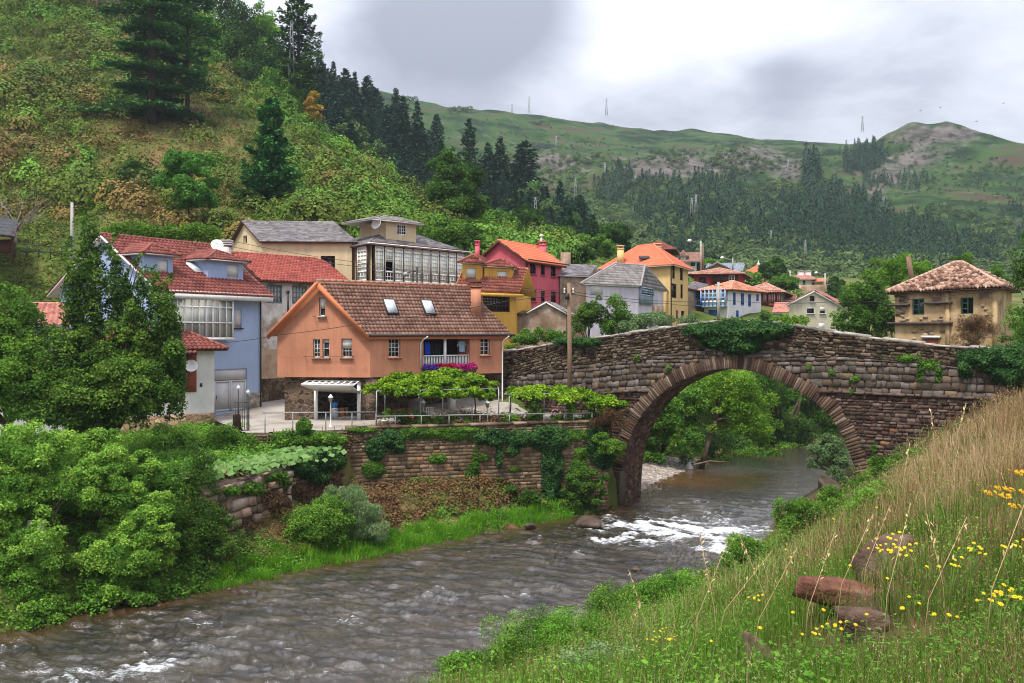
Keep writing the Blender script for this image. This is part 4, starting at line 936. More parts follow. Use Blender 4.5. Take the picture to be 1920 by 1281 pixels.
def red_roof_house():
 h = House('plaster_house', 'old house of flaking white plaster over bare stone with a red tiled roof', 'house', (490, 59.0), (652, 64.5), (400, 66), 'L', 5.0)
 f = h.f; ze, zr = 13.55, 15.45
 for px in ((499.5, 534, 529, 569), (548, 536, 576, 570)): h.win('f', px, frame=m_greyw, nx=4, ny=3, depth=.06, fw=.10, bw=.05, pane=m_curt)
 m = M('flaking_plaster', [(.40, .37, .33), (.60, .57, .53), (.68, .66, .63)], 1.1, .9, .6, 9, stain=((.30, .19, .11), .8, .50, .62, .9), weather=.48)
 facade_top = f.z(500, 655)
 h.walls(ze, zr - .1, 's', m, zb=facade_top, depth=.1)
 b = MB(); mid = f.z(500, 710)
 facade(b, f, [(0, mid), (f.L, mid), (f.L, facade_top), (0, facade_top)], (), m=0); b.build('plaster_band', M('earth_plaster', [(.22, .13, .075), (.42, .30, .20), (.50, .38, .27)], .9, .9, .6, 9), h.root)
 b = MB(); facade(b, f, [(0, 4.6), (f.L, 4.6), (f.L, mid), (0, mid)], ())
 for w in (Wall.pts(f.A, f.A + h.V), Wall.pts(f.B, f.B + h.V)): facade(b, w, [(0, 4.6), (h.D, 4.6), (h.D, facade_top), (0, facade_top)])
 b.build('stone_base', stonemat('dark_rubble', [(.05, .035, .022), (.12, .08, .05), (.20, .14, .09)], (.06, .045, .03), 3.4), h.root)
 h.roof('gable_s', ze, zr, tilemat('bright_red_tile', [(.17, .033, .027), (.27, .058, .043), (.34, .085, .06)], (.20, .07, .05), .4), .45, .3, tile=dict(tw=.26, rh=.34, amp=.04, lip=.04, mu=1), under=m_brownw)
red_roof_house()

def cream_house():
 h = House('cream_house', 'cream house with long slate roof and glazed wooden gallery of white lattice windows', 'house', (492, 67.5), (660, 67.9), (430, 75.5), 'L', 8.5)
 f = h.f; ze, zr = 16.85, 18.75; root = h.root
 h.win('f', (521, 478, 541.5, 505), nx=1, ny=1, frame=m_brownw, depth=.3)
 h.win('f', (601.5, 480, 628, 515), nx=2, ny=1, frame=m_brownw, depth=.3)
 h.win('s', (455.5, 442, 463, 457), nx=1, ny=1, frame=m_trim, depth=.25)
 h.walls(ze, zr - .08, 's', m_cream, depth=.3)
 sl = dict(tw=.30, rh=.26, amp=.010, lip=.025, seg=2, prof='flat', jit=.008, mu=1)
 h.roof('gable_s', ze, zr, T_slate, .35, .3, tile=sl, under=m_brownw, caps=False)
 # the gallery block
 g = House('gallery_block', '', '', (697, 66), (866, 73), (652, 69.3), 'L', 8.5); bpy.data.objects.remove(g.root); g.root = root
 g.V = g.Vd * 8.5; g.D = 8.5; g.s = Wall.pts(g.f.A, g.f.A + g.V)
 w = g.f; z1, z0 = 16.28, 13.68
 b = MB(); facade(b, w, [(0, 8.5), (w.L, 8.5), (w.L, z0 - .1), (0, z0 - .1)])
 facade(b, g.s, [(0, 8.5), (g.D, 8.5), (g.D, z1 + .2), (0, z1 + .2)]); facade(b, Wall.pts(w.B, w.B + g.V), [(0, 8.5), (g.D, 8.5), (g.D, z1 + .2), (0, z1 + .2)])
 facade(b, Wall.pts(w.A + g.V, w.B + g.V), [(0, 8.5), (w.L, 8.5), (w.L, z1 + .2), (0, z1 + .2)])
 b.box(w.p(w.L / 2, z0 - .3, .06), w.U * (w.L / 2 + .05), w.N * .1, UP * .2, 1)
 b.build('gallery_wall', [m_cream, m_trim], root)
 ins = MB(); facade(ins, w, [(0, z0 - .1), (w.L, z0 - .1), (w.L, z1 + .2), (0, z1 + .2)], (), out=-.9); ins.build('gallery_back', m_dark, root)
 o = .30
 pp = MB(); pp.box(w.p(w.L / 2, z1 + .13, o - .15), w.U * (w.L / 2 + .1), w.N * .2, UP * .14); pp.box(w.p(w.L / 2, z0 - .1, o - .2), w.U * (w.L / 2 + .12), w.N * .3, UP * .07)
 n = 10; mids = []
 for i in range(n + 1):
  a = w.L * i / n; pp.box(w.p(a, (z0 + z1) / 2, o), w.U * .032, w.N * .06, UP * ((z1 - z0) / 2 + .02))
 gw = g.s; gl = gw.a(676)
 for a in (.15, gl): pp.box(gw.p(a, (z0 + z1) / 2, .28), gw.U * .05, gw.N * .05, UP * (z1 - z0) / 2)
 pp.box(gw.p(gl / 2, z0 - .1, .14), gw.U * (gl / 2 + .1), gw.N * .2, UP * .06)
 gal = pp.build('gallery', m_brownw, root)
 sc_ = MB(); pn = MB()
 def lattice(wl, a0, a1, oo, opened=False):
  zm = z0 + (z1 - z0) * .28; zt = z0 + (z1 - z0) * .86
  def bx(u0, h0, u1, h1, t=.05): sc_.box(wl.p((u0 + u1) / 2, (h0 + h1) / 2, oo), wl.U * (u1 - u0) / 2, wl.N * t / 2, UP * (h1 - h0) / 2)
  bx(a0, z0, a1, z0 + .14); bx(a0, zm - .07, a1, zm + .07); bx(a0, zt - .05, a1, zt + .05)
  bx(a0, z0 + .14, a0 + .085, z1 - .02); bx(a1 - .085, z0 + .14, a1, z1 - .02)
  cols_, rows_ = 3, 5
  for i in range(1, cols_):
   c = a0 + (a1 - a0) * i / cols_; bx(c - .026, z0 + .09, c + .026, zm - .05, .03)
   if not opened: bx(c - .026, zm + .05, c + .026, zt - .04, .03)
   else: bx(c - .026, zm + .75, c + .026, zt - .04, .03)
  for j in range(1, rows_):
   c = zm + (zt - zm) * j / rows_
   if opened and j < 3: continue
   bx(a0 + .06, c - .026, a1 - .06, c + .026, .028)
  c = (z0 + zm) / 2; bx(a0 + .06, c - .026, a1 - .06, c + .026, .028)
  for i in range(4):                               # pointed fretwork along the top
   c0 = a0 + (a1 - a0) * i / 4; c1 = a0 + (a1 - a0) * (i + 1) / 4; cm = (c0 + c1) / 2
   sc_.slab([wl.p(c0, z1, oo), wl.p(c1, z1, oo), wl.p(c1, zt + .12, oo), wl.p(cm, zt + .30, oo), wl.p(c0, zt + .12, oo)], wl.N, .03)
  if opened: pn.box(wl.p((a0 + a1) / 2, (zm + .75 + z1) / 2, oo - .04), wl.U * (a1 - a0) / 2, wl.N * .008, UP * (z1 - zm - .75) / 2)
  else: pn.box(wl.p((a0 + a1) / 2, (z0 + z1) / 2, oo - .04), wl.U * (a1 - a0) / 2, wl.N * .008, UP * (z1 - z0) / 2)
 for i in range(n): lattice(w, w.L * i / n + .034, w.L * (i + 1) / n - .034, o, i == 1)
 lattice(gw, .2, gl - .05, .28)
 sc_.build('lattice', m_white, gal); pn.build('pane', M('pale_curtain_glass', [(.52, .55, .43), (.70, .72, .60), (.78, .80, .70)], 1.5, .4, spec=.3, stretch=(4, 4, .2)), gal)
 # hipped slate roof above, with the dormer
 ze2 = z1 + .30; zr2 = 18.35
 g.roof('hip', ze2, zr2, T_slate, .5, hipk=4.0, tile=sl, under=m_brownw, caps=False)
 b = MB(); b.box(w.p(w.L / 2, ze2 - .20, .42), w.U * (w.L / 2 + .7), w.N * .05, UP * .07); b.build('fascia', m_trim, root)
 dw = Wall(724, 68.2, 780, 70.2); d = MB(); r = dw.rect(743.5, 421, 762, 441); zt = dw.z(750, 419); zb = dw.z(750, 447) - .3
 facade(d, dw, [(0, zb), (dw.L, zb), (dw.L, zt), (0, zt)], [r], .08); bk = -dw.N * 3.4
 for a in (0, dw.L): d.poly([dw.p(a, zb), dw.p(a, zt), dw.p(a, zt) + bk, dw.p(a, zb) + bk])
 dm = d.build('dormer', m_cream, root); window(dm, dw, r, nx=4, ny=3, depth=.06, frame=m_white, fw=.08)
 b = MB(); o_ = .45; q = lambda a, v, z: dw.p(a, z) - dw.N * v; c0 = q(.9, 1.5, zt + .75); c1 = q(dw.L - .5, 1.9, zt + .75)
 P4 = [q(-1.6, -o_, zt + .1), q(dw.L + o_, -o_, zt + .1), q(dw.L + o_, 3.6, zt + .1), q(-1.6, 3.6, zt + .1)]
 roof_plane(b, P4[0], P4[1], c1, c0, **sl); roof_plane(b, P4[1], P4[2], c1, c1 + UP * .001, **sl); roof_plane(b, P4[2], P4[3], c0, c1, **sl); roof_plane(b, P4[3], P4[0], c0, c0 + UP * .001, **sl)
 b.build('dormer_roof', [T_grey, m_trim], dm)
 dish(root, W(706, 419, 67.5), .45, (-.5, -.8, .25))
cream_house()

# ------------------------------------------------------------------ yellow, pink and the smaller houses beyond
m_yellow = M('ochre_render', [(.56, .30, .05), (.66, .37, .08)], .6, .9, .2, 20, weather=.48)
m_pink = M('pink_red_render', [(.54, .095, .13), (.63, .13, .17)], .4, .9, .2, 20, stain=((.55, .22, .24), .5, .55, .8, .5), weather=.48)
def ochre_house():
 h = House('ochre_house', 'ochre yellow house with two blinded dormers and a brown glazed gallery', 'house', (862, 62.5), (968, 66), (995, 72), 'R', 5.2)
 f = h.f; ze = 12.75
 h.win('f', (905, 551, 956, 585), nx=8, ny=3, frame=m_brownw, depth=.1, fw=.09, bw=.05, pane=m_glass, sash=False)
 h.walls(ze, None, '', m_yellow)
 tl = dict(tw=.26, rh=.33, amp=.035, lip=.04, mu=1)
 b = MB(); zt = f.z(915, 505); roof_plane(b, h.P(-.4, -.5, ze + .1), h.P(f.L + .45, -.5, ze + .1), h.P(f.L + .45, 2.9, 14.9), h.P(-.4, 2.9, 14.9), **tl)
 roof_plane(b, h.P(f.L + .45, h.D + .5, ze + .1), h.P(-.4, h.D + .5, ze + .1), h.P(-.4, 2.9, 14.9), h.P(f.L + .45, 2.9, 14.9), **tl); b.build('roof', [tilemat('dark_red_tile', [(.13, .035, .022), (.22, .06, .038), (.28, .085, .055)], (.12, .06, .045), .4), m_yellow], h.root)
 T = tilemat('dark_red_tile', [], 0)
 house_dormer(h, 867, 902, 496, 530, (874.5, 503, 893, 531), m_yellow, T, .9, win=dict(nx=1, ny=1, blind=.66, frame=m_brownw), o=.3)
 house_dormer(h, 908, 960, 503, 538, (932.5, 509, 951, 536), m_yellow, T, 1.3, win=dict(nx=1, ny=1, blind=.66, frame=m_brownw), o=.3)
 b = MB(); b.box(f.p(f.L / 2, ze - .15, .4), f.U * (f.L / 2 + .3), f.N * .05, UP * .12); b.build('fascia', m_yellow, h.root)
ochre_house()
def pink_house():
 h = House('pink_house', 'deep pink house with plain gable, six dark windows and orange tiled roof', 'house', (985, 75), (1053, 80.5), (893, 79), 'L', 7.0)
 f = h.f; ze, zr = 16.05, 17.75
 for x0, y0, x1, y1 in ((994, 493, 1005, 514), (1014, 495.5, 1022, 516), (1032.5, 498, 1042.5, 519), (995, 544, 1005.5, 565), (1014.5, 545.5, 1022, 566), (1033, 547, 1043, 568)):
  h.win('f', (x0, y0, x1, y1), nx=2, ny=1, frame=m_brownw, depth=.14, fw=.08, sill=M('pink_sill', [(.42, .07, .09), (.47, .09, .11)], 2))
 h.walls(ze, zr - .05, 's', m_pink)
 h.roof('gable_s', ze, zr, T_orange, .45, .35, tile=dict(tw=.24, rh=.38, amp=.04, lip=.03, mu=1), under=m_brownw)
 b = MB(); b.tube([f.p(-.05, ze, .1), f.p(.15, ze - .4, .07), f.p(.15, 8.3, .07)], .055, 8); b.tube([f.p(-.4, ze - .12, .55), f.p(f.L + .4, ze - .12, .55)], .06, 8); b.build('drainpipe', m_brownw, h.root)
 for px0, px1, y0, y1, Y in ((891, 899, 456, 478, 79.5), (1010.5, 1024, 457, 482, 82)):
  c = W((px0 + px1) / 2, 460, Y); chimney(h.root, (c.x, c.y, 0), (px1 - px0) / F * Y, .7, W(0, y1, Y).z - .6, W(0, y0, Y).z - .1, m_pink, capm=T_orange and m_pink)
 c = W(1015, 450, 82); b = MB(); b.tube([c - UP * .6, c + UP * .35], .09, 8); b.lathe(c + UP * .3, [(.18, 0), (.18, .12), (.05, .22)], 8); b.build('flue_pipe', m_trim, h.root)
pink_house()
m_oldwall = M('old_brown_plaster', [(.17, .11, .07), (.30, .21, .145), (.44, .37, .30)], .8, .92, .6, 9, stain=((.55, .50, .44), 1.0, .58, .7, .6), weather=.48)
def shed_house():
 h = House('stone_shed', 'small gabled shed of worn brown plaster in front of the pink house', 'shed', (988, 66.5), (1061, 66.5), (1075, 72), 'R', 7.5)
 f = h.f; ze, zr = f.z(988, 585), f.z(1024, 566)
 h.walls(ze, zr, 'f', m_oldwall); h.roof('gable_f', ze, zr + .06, T_grey, .25, .2, tile=dict(tw=.3, rh=.3, amp=.02, lip=.02, seg=3, mu=1), under=m_trim, caps=False)
 b = MB(); w = Wall.pts(f.A - f.U * 2.3, f.A); facade(b, w, [(0, 7.5), (2.3, 7.5), (2.3, 11.2), (0, 11.2)], ()); b.slab([w.p(-.1, 11.35, .3), w.p(2.3, 11.35, .3), w.p(2.3, 11.6, -2), w.p(-.1, 11.6, -2)], UP, .1, 1); b.build('lean_to', [m_oldwall, m_brownw], h.root)
shed_house()
def grey_houses():
 h = House('brown_house', 'brown plaster house with low slate roof beside the pink house', 'house', (1050, 80), (1099, 81), (1125, 90), 'R', 8.5)
 f = h.f; ze, zr = f.z(1075, 515), f.z(1075, 489)
 h.walls(ze, zr - .1, 's', m_oldwall); h.roof('gable_s', ze, zr, T_slate, .3, .3, tile=dict(tw=.35, rh=.35, amp=.012, lip=.02, seg=2, prof='flat', jit=.01, mu=1), under=m_trim, caps=False)
 c = W(1060.5, 480, 85); b = MB(); b.abox(c.x - .45, c.x + .45, c.y - .4, c.y + .4, c.z - 2, c.z + .3); b.build('chimney', m_oldwall, h.root)
 m_lil = M('lilac_white_plaster', [(.48, .44, .50), (.64, .60, .65)], .5, .9, .3, 12, stain=((.33, .24, .18), .55, .60, .70, .8), weather=.48)
 h = House('lilac_house', 'lilac white house with grey tiled roof and blue wooden balcony window', 'house', (1099, 77), (1197, 81), (1244, 90), 'R', 8.3)
 f, s = h.f, h.s; ze, zr = 14.25, 16.2
 h.win('f', (1107, 532, 1130.5, 553), nx=1, ny=1, frame=m_trim, depth=.08, blind=.97)
 h.walls(ze, None, '', m_lil)
 h.roof('hip', ze, zr, T_grey, .45, hipk=3.0, hips=(1.5, .9), tile=dict(tw=.26, rh=.36, amp=.035, lip=.03, seg=4, mu=1), under=m_trim)
 r = s.rect(1198, 539, 1221, 571); b = MB(); b.box(s.p((r[0] + r[2]) / 2, (r[1] + r[3]) / 2, .08), s.U * (r[2] - r[0]) / 2, s.N * .12, UP * (r[3] - r[1]) / 2); bb = b.build('balcony', M('faded_blue_wood', [(.22, .28, .38), (.32, .38, .47)], 2, .8), h.root)
 window(bb, s, (r[0] + .05, r[1] + (r[3] - r[1]) * .5, r[2] - .05, r[3] - .05), nx=6, ny=3, out=.26, depth=.05, frame=M('faded_blue_wood', [], 1), fw=.07, bw=.05, sash=False)
 r = s.rect(1223, 573, 1243.5, 600); b = MB(); b.box(s.p((r[0] + r[2]) / 2, (r[1] + r[3]) / 2, .02), s.U * (r[2] - r[0]) / 2, s.N * .02, UP * (r[3] - r[1]) / 2); b.build('bare_patch', m_oldwall, h.root)
grey_houses()
m_sand = M('sand_yellow_render', [(.62, .42, .17), (.70, .49, .22)], .3, .9, .2, 12, weather=.48)
def sand_house():
 h = House('sand_yellow_house', 'tall sand yellow house with bright orange hipped roof and two chimneys', 'house', (1132, 97), (1257, 90.5), (1290, 98), 'R', 9.5)
 f, s = h.f, h.s; ze, zr = 17.0, 19.3
 for px in ((1260.5, 496, 1265.5, 523), (1275, 499, 1280.5, 526), (1258.8, 532, 1268.5, 559), (1276, 533.5, 1280.5, 560), (1268, 582, 1271.5, 599), (1277, 583, 1283, 600)):
  h.win('s', px, nx=1 if px[2] - px[0] < 7 else 2, ny=2, frame=m_brownw, depth=.12, fw=.08)
 h.walls(ze, None, '', m_sand)
 rf = h.roof('hip', ze, zr, T_orange, .6, hipk=3.4, tile=dict(tw=.25, rh=.40, amp=.045, lip=.03, mu=1), under=m_trim)
 for px0, px1, y0, y1, Y in ((1157.5, 1169, 466, 491, 95.5), (1226, 1239, 462, 479, 97)):
  c = W((px0 + px1) / 2, 460, Y); chimney(rf, (c.x, c.y, 0), (px1 - px0) / F * Y, .7, W(0, y1, Y).z - .5, W(0, y0, Y).z, m_sand, capm=T_orange and m_sand)
 b = MB(); b.tube([s.p(.0, ze - .1, .3), s.p(.06, ze - .6, .07), s.p(.06, 10, .07)], .055, 8); b.build('drainpipe', m_brownw, h.root)
 b = MB(); c = W(1208, 483, 93.8); b.box(c, Vector((.55, 0, 0)), Vector((0, .3, .15)), Vector((0, -.02, .06))); b.build('skylight', m_iron, rf)
sand_house()
m_redr = M('dark_red_render', [(.33, .04, .04), (.42, .06, .055)], .6, .9, weather=.48)
def far_houses():
 otile = dict(tw=.3, rh=.42, amp=.05, lip=.04, seg=4, mu=1)
 h = House('narrow_brown_house', 'narrow grey brown house with lean-to roof and bright blue balcony', 'house', (1290, 101), (1317, 103), (1326, 110), 'R', 10.3)
 f = h.f; ze = f.z(1300, 540); h.walls(ze, None, '', m_oldwall)
 b = MB(); roof_plane(b, h.P(-.3, -.6, ze - .05), h.P(f.L + .4, -.6, ze - .35), h.P(f.L + .4, h.D, ze + .8), h.P(-.3, h.D, ze + 1.1), **otile); b.build('roof', [T_slate, m_brownw], h.root)
 r = f.rect(1302, 560, 1315, 574); b = MB(); b.box(f.p((r[0] + r[2]) / 2, r[1], .4), f.U * (r[2] - r[0]) / 2, f.N * .4, UP * .06)
 for i in range(9): a = r[0] + (r[2] - r[0]) * i / 8; b.bar(f.p(a, r[1], .78), f.p(a, r[3], .78), .05)
 b.bar(f.p(r[0], r[3], .78), f.p(r[2], r[3], .78), .07); b.box(f.p((r[0] + r[2]) / 2, (r[1] + r[3]) / 2, .74), f.U * (r[2] - r[0]) / 2, f.N * .01, UP * (r[3] - r[1]) / 2); b.build('balcony', m_bluew, h.root)
 window(h.root, f, f.rect(1303, 548, 1313, 560), out=.15, frame=m_bluew)
 # red house with dark gallery
 h = House('red_house', 'dark red house with old terracotta roof and wooden upper gallery', 'house', (1301, 117), (1384, 116), (1396, 124), 'R', 11.0)
 f = h.f; ze, zr = f.z(1340, 511.5), f.z(1340, 499)
 h.win('f', (1310.5, 520, 1324, 533), nx=3, ny=2, frame=m_brownw)
 h.walls(ze, None, '', m_redr); h.roof('hip', ze, zr, T_old, .9, tile=otile, under=m_brownw)
 r = f.rect(1336, 512, 1383, 532); b = MB(); b.box(f.p((r[0] + r[2]) / 2, (r[1] + r[3]) / 2, .25), f.U * (r[2] - r[0]) / 2, f.N * .25, UP * (r[3] - r[1]) / 2)
 for i in range(13): a = r[0] + (r[2] - r[0]) * i / 12; b.bar(f.p(a, r[1], .53), f.p(a, r[3], .53), .09)
 gg = b.build('gallery', m_brownw, h.root); window(gg, f, f.rect(1366, 517, 1377, 527), out=.58, depth=.04, frame=m_trim)
 # blue and white house
 h = House('blue_trimmed_house', 'white house with bright blue window frames, blue door and glazed corner bay', 'house', (1320, 102), (1365, 100), (1427, 107), 'R', 10.6)
 f, s = h.f, h.s; ze, zr = f.z(1350, 541), f.z(1350, 523)
 mw = M('bright_white_wall', [(.66, .66, .68), (.76, .76, .78)], .5, .9, weather=.22)
 for px, a in (((1374.3, 548.5, 1379.3, 572), 1), ((1389, 550, 1395, 573), 1), ((1402.5, 552, 1408, 575), 1), ((1418, 552, 1422.5, 565), 1), ((1380, 582, 1385, 594.5), 1), ((1399.5, 591, 1406, 602), 1)):
  h.win('s', px, nx=2, ny=2, frame=m_bluew, depth=.05, fw=.13)
 r = h.hole('f', 1328, 581, 1345, 604)
 h.walls(ze, None, '', mw); h.roof('hip', ze, zr, tilemat('warm_old_tile', [(.30, .10, .055), (.48, .19, .11), (.56, .30, .20)], (.3, .2, .14), .5), .6, tile=otile, under=m_brownw)
 b = MB(); b.box(f.p((r[0] + r[2]) / 2, (r[1] + r[3]) / 2, -.1), f.U * (r[2] - r[0]) / 2, f.N * .04, UP * (r[3] - r[1]) / 2)
 for k in (.02, .48, .52, .98): a = r[0] + (r[2] - r[0]) * k; b.box(f.p(a, (r[1] + r[3]) / 2, -.05), f.U * .04, f.N * .02, UP * (r[3] - r[1]) / 2)
 b.build('door', m_bluew, h.root)
 r = f.rect(1319, 543, 1364, 575); b = MB(); n = 6; o = .55
 b.box(f.p((r[0] + r[2]) / 2, r[1], o / 2), f.U * (r[2] - r[0]) / 2, f.N * (o / 2 + .05), UP * .08)
 for i in range(n + 1): a = r[0] + (r[2] - r[0]) * i / n; b.bar(f.p(a, r[1], o), f.p(a, r[3], o), .13)
 for k in (.0, .25, .5, .75, 1): z = r[1] + (r[3] - r[1]) * k; b.bar(f.p(r[0], z, o), f.p(r[2], z, o), .08)
 bay = b.build('glazed_bay', M('pale_blue_paint', [(.22, .36, .58), (.34, .46, .66)], 2, .6), h.root)
 b = MB(); b.box(f.p((r[0] + r[2]) / 2, (r[1] + r[3]) / 2 + .2, o - .1), f.U * (r[2] - r[0]) / 2, f.N * .01, UP * ((r[3] - r[1]) / 2 - .2)); b.build('pane', m_curt, bay)
 b = MB(); b.box(f.p((r[0] + r[2]) / 2, r[1] + .35, o - .06), f.U * (r[2] - r[0]) / 2, f.N * .02, UP * .3); b.build('parapet', mw, bay)
 # wooden gallery house
 h = House('wooden_gallery_house', 'house with dark red wooden gallery above rubble under a wide old tile roof', 'house', (1395, 112), (1461, 112), (1476, 122), 'R', 9.6)
 f = h.f; ze, zr = f.z(1430, 545), f.z(1430, 527); h.walls(ze, None, '', stonemat('grey_rubble', [], 0)); h.roof('hip', ze, zr, T_old, .9, tile=otile, under=m_brownw)
 r = f.rect(1428.5, 545, 1461, 574); b = MB(); o = .5; b.box(f.p((r[0] + r[2]) / 2, (r[1] + r[3]) / 2, o / 2), f.U * (r[2] - r[0]) / 2, f.N * (o / 2), UP * (r[3] - r[1]) / 2)
 mr = M('dark_red_wood', [(.10, .018, .014), (.17, .032, .025)], 3, .7)
 for i in range(11): a = r[0] + (r[2] - r[0]) * i / 10; b.bar(f.p(a, r[1], o + .03), f.p(a, r[3], o + .03), .10)
 b.box(f.p(r[2] - .6, r[1] + .1, o + .12), f.U * .9, f.N * .1, UP * .18); gg = b.build('gallery', mr, h.root)
 b = MB()
 for i in (1, 3, 6, 8): a = r[0] + (r[2] - r[0]) * (i + .5) / 10; b.box(f.p(a, r[1] + (r[3] - r[1]) * .55, o + .015), f.U * .28, f.N * .01, UP * .55)
 b.build('pane', m_curt, gg)
 # little white house behind
 h = House('rose_roofed_cottage', 'low white cottage with rose tiled roof tucked beside the pale beige house', 'cottage', (1453, 104), (1480, 103), (1486, 112), 'R', 9.8)
 f = h.f; h.win('f', (1463, 590, 1470, 603), nx=2, ny=2, frame=m_brownw); ze, zr = f.z(1466, 584), f.z(1466, 566); h.walls(ze, None, '', m_wplaster); h.roof('gable_s', ze, zr, T_pink, .4, .3, tile=otile, under=m_trim)
 h = House('white_cottage', 'white cottage with a strip of red roof just left of the beige gable', 'cottage', (1460, 118), (1487, 117), (1492, 125), 'R', 10)
 f = h.f; ze, zr = f.z(1470, 561), f.z(1470, 552); h.walls(ze, None, '', m_wplaster); h.roof('gable_s', ze, zr, T_red, .4, .3, tile=otile, under=m_trim)
 # beige house
 h = House('beige_house', 'pale beige gabled house with three dark windows behind the bridge parapet', 'house', (1479, 91), (1574, 93.5), (1592, 104), 'R', 7.0)
 f = h.f; ze, zr = f.z(1479, 569), f.z(1525, 546); mb = M('pale_beige_render', [(.52, .48, .34), (.60, .56, .42)], .4, .9, weather=.48)
 for px, k in (((1518, 555, 1527.5, 566), dict(nx=2, ny=1)), ((1513, 576, 1526.5, 588), dict(nx=2, ny=1, blind=.25)), ((1537, 575.5, 1547, 588), dict(nx=1, ny=1, blind=.6)), ((1535, 605, 1546, 619), dict(nx=1, ny=1, blind=.95))): h.win('f', px, frame=m_brownw, depth=.1, sill=m_trim, **k)
 h.walls(ze, zr, 'f', mb); h.roof('gable_f', ze, zr + .1, T_pink, .4, .3, tile=otile, under=m_trim)
 # hillside houses
 h = House('raised_granary', 'small square hut under a broad red tiled roof behind the sand yellow house', 'granary', (1208, 124), (1256, 124), (1262, 131), 'R', 14)
 f = h.f; ze, zr = f.z(1235, 464), f.z(1235, 447.5); h.walls(ze, None, '', m_brownw); h.roof('hip', ze, zr, T_red, .9, tile=otile, under=m_brownw)
 h = House('white_chalet', 'white chalet with brown roof and small gabled dormer high on the slope', 'house', (1276, 139), (1306, 138), (1312, 148), 'R', 16)
 f = h.f; ze, zr = f.z(1290, 488), f.z(1290, 469); h.win('f', (1295, 490, 1303, 499), nx=3, ny=2, frame=m_brownw); h.walls(ze, zr, 's', mw); h.roof('gable_s', ze, zr, T_brown, .8, .6, tile=otile, under=m_trim)
 house_dormer(h, 1276, 1286, 482, 487, (1279, 481, 1283, 487), mw, T_brown, .2, depth=2, rise=1.0)
 h = House('slate_chalet', 'chalet with steep blue grey slate roof above the red house', 'house', (1327, 134), (1386, 133), (1393, 142), 'R', 14)
 f = h.f; ze, zr = f.z(1355, 507), f.z(1355, 490); h.walls(ze, zr, 's', m_oldwall); Tb = tilemat('blue_slate', [(.13, .15, .18), (.21, .24, .28), (.26, .29, .33)], (.16, .17, .19), .3)
 h.roof('gable_s', ze, zr, Tb, .5, .5, tile=otile, under=m_trim); b = MB(); q = lambda u, v, z: h.P(u, v, z); m = f.L * .32; roof_plane(b, q(m + 1.8, -.9, ze + .1), q(m + 1.8, 3, ze + .1), q(m, 3, zr - .1), q(m, -.9, zr - .1), **otile); roof_plane(b, q(m - 1.8, 3, ze + .1), q(m - 1.8, -.9, ze + .1), q(m, -.9, zr - .1), q(m, 3, zr - .1), **otile); b.poly([q(m - 1.5, -.5, ze), q(m + 1.5, -.5, ze), q(m, -.5, zr - .3)], 1); b.build('cross_gable', [Tb, m_oldwall], h.root)
 h = House('pyramid_roofed_house', 'yellow house almost hidden under a red pyramid roof on the wooded slope', 'house', (1398, 158), (1436, 158), (1445, 164), 'R', 15)
 f = h.f; ze, zr = f.z(1415, 511), f.z(1415, 495); h.walls(ze, None, '', m_sand); rf = h.roof('hip', ze, zr, T_orange, .8, tile=otile, under=m_trim); c = (h.P(f.L / 2, h.D / 2, zr)); b = MB(); b.lathe(c, [(.25, -.1), (.3, .2), (.08, .5), (.02, .9)], 8); b.build('finial', m_trim, rf)
 h = House('white_bungalow', 'white bungalow with rose roof and two chimneys on the terrace', 'bungalow', (1486, 169), (1522, 168), (1530, 178), 'R', 14)
 f = h.f; h.win('f', (1505, 526, 1510, 535), frame=m_brownw); h.win('f', (1492, 526, 1496, 537), frame=m_brownw); ze, zr = f.z(1500, 522), f.z(1500, 509.5); h.walls(ze, None, '', mw); h.roof('hip', ze, zr, T_pink, .8, tile=otile, under=m_trim)
 for px in (1501, 1515): c = W(px, 512, 172); chimney(h.root, (c.x, c.y, 0), .9, .9, c.z - 1.5, c.z + .1, m_trim)
 h = House('ochre_cottage', 'small ochre cottage with red roof right of the white bungalow', 'cottage', (1526, 168), (1542, 167), (1547, 176), 'R', 14)
 f = h.f; ze, zr = f.z(1534, 527), f.z(1534, 520); h.walls(ze, zr, 's', m_yellow); h.roof('gable_s', ze, zr, T_orange, .6, .5, tile=otile, under=m_trim)
 h = House('rose_cottage', 'small rose pink cottage at the right end of the hillside houses', 'cottage', (1550, 172), (1561, 172), (1566, 180), 'R', 14)
 f = h.f; ze, zr = f.z(1556, 532), f.z(1556, 526); h.walls(ze, zr, 's', M('rose_render', [(.5, .2, .17), (.58, .26, .22)], 1)); h.roof('gable_s', ze, zr, T_red, .5, .4, tile=otile, under=m_trim)
 h = House('tan_barn', 'low tan barn with old terracotta roof seen between the trees', 'barn', (1572, 150), (1592, 150), (1600, 158), 'R', 13)
 f = h.f; ze, zr = f.z(1582, 540), f.z(1582, 531.5); h.walls(ze, None, '', m_oldwall); h.roof('gable_s', ze, zr, T_old, .5, .4, tile=otile, under=m_trim)
 w = Wall(1466, 150, 1548, 150); b = MB(); b.box(w.p(w.L / 2, w.z(1500, 547), 0), w.U * w.L / 2, w.N * .3, UP * 1.1); tag(b.build('terrace_wall', m_oldwall), 'long tan retaining wall below the hillside bungalow', 'wall')
 # far left
 h = House('red_roofed_house', 'low white house with red roof mostly hidden behind the riverside trees', 'house', (-140, 45), (118, 47.5), (150, 54), 'R', 4.2)
 f = h.f; ze, zr = f.z(40, 603), f.z(40, 566); h.win('f', (60, 640, 90, 690), frame=m_brownw); h.walls(ze, zr, 's', m_wplaster); h.roof('gable_s', ze, zr, T_pink, .5, .4, tile=dict(tw=.26, rh=.34, amp=.04, lip=.04, mu=1), under=m_trim)
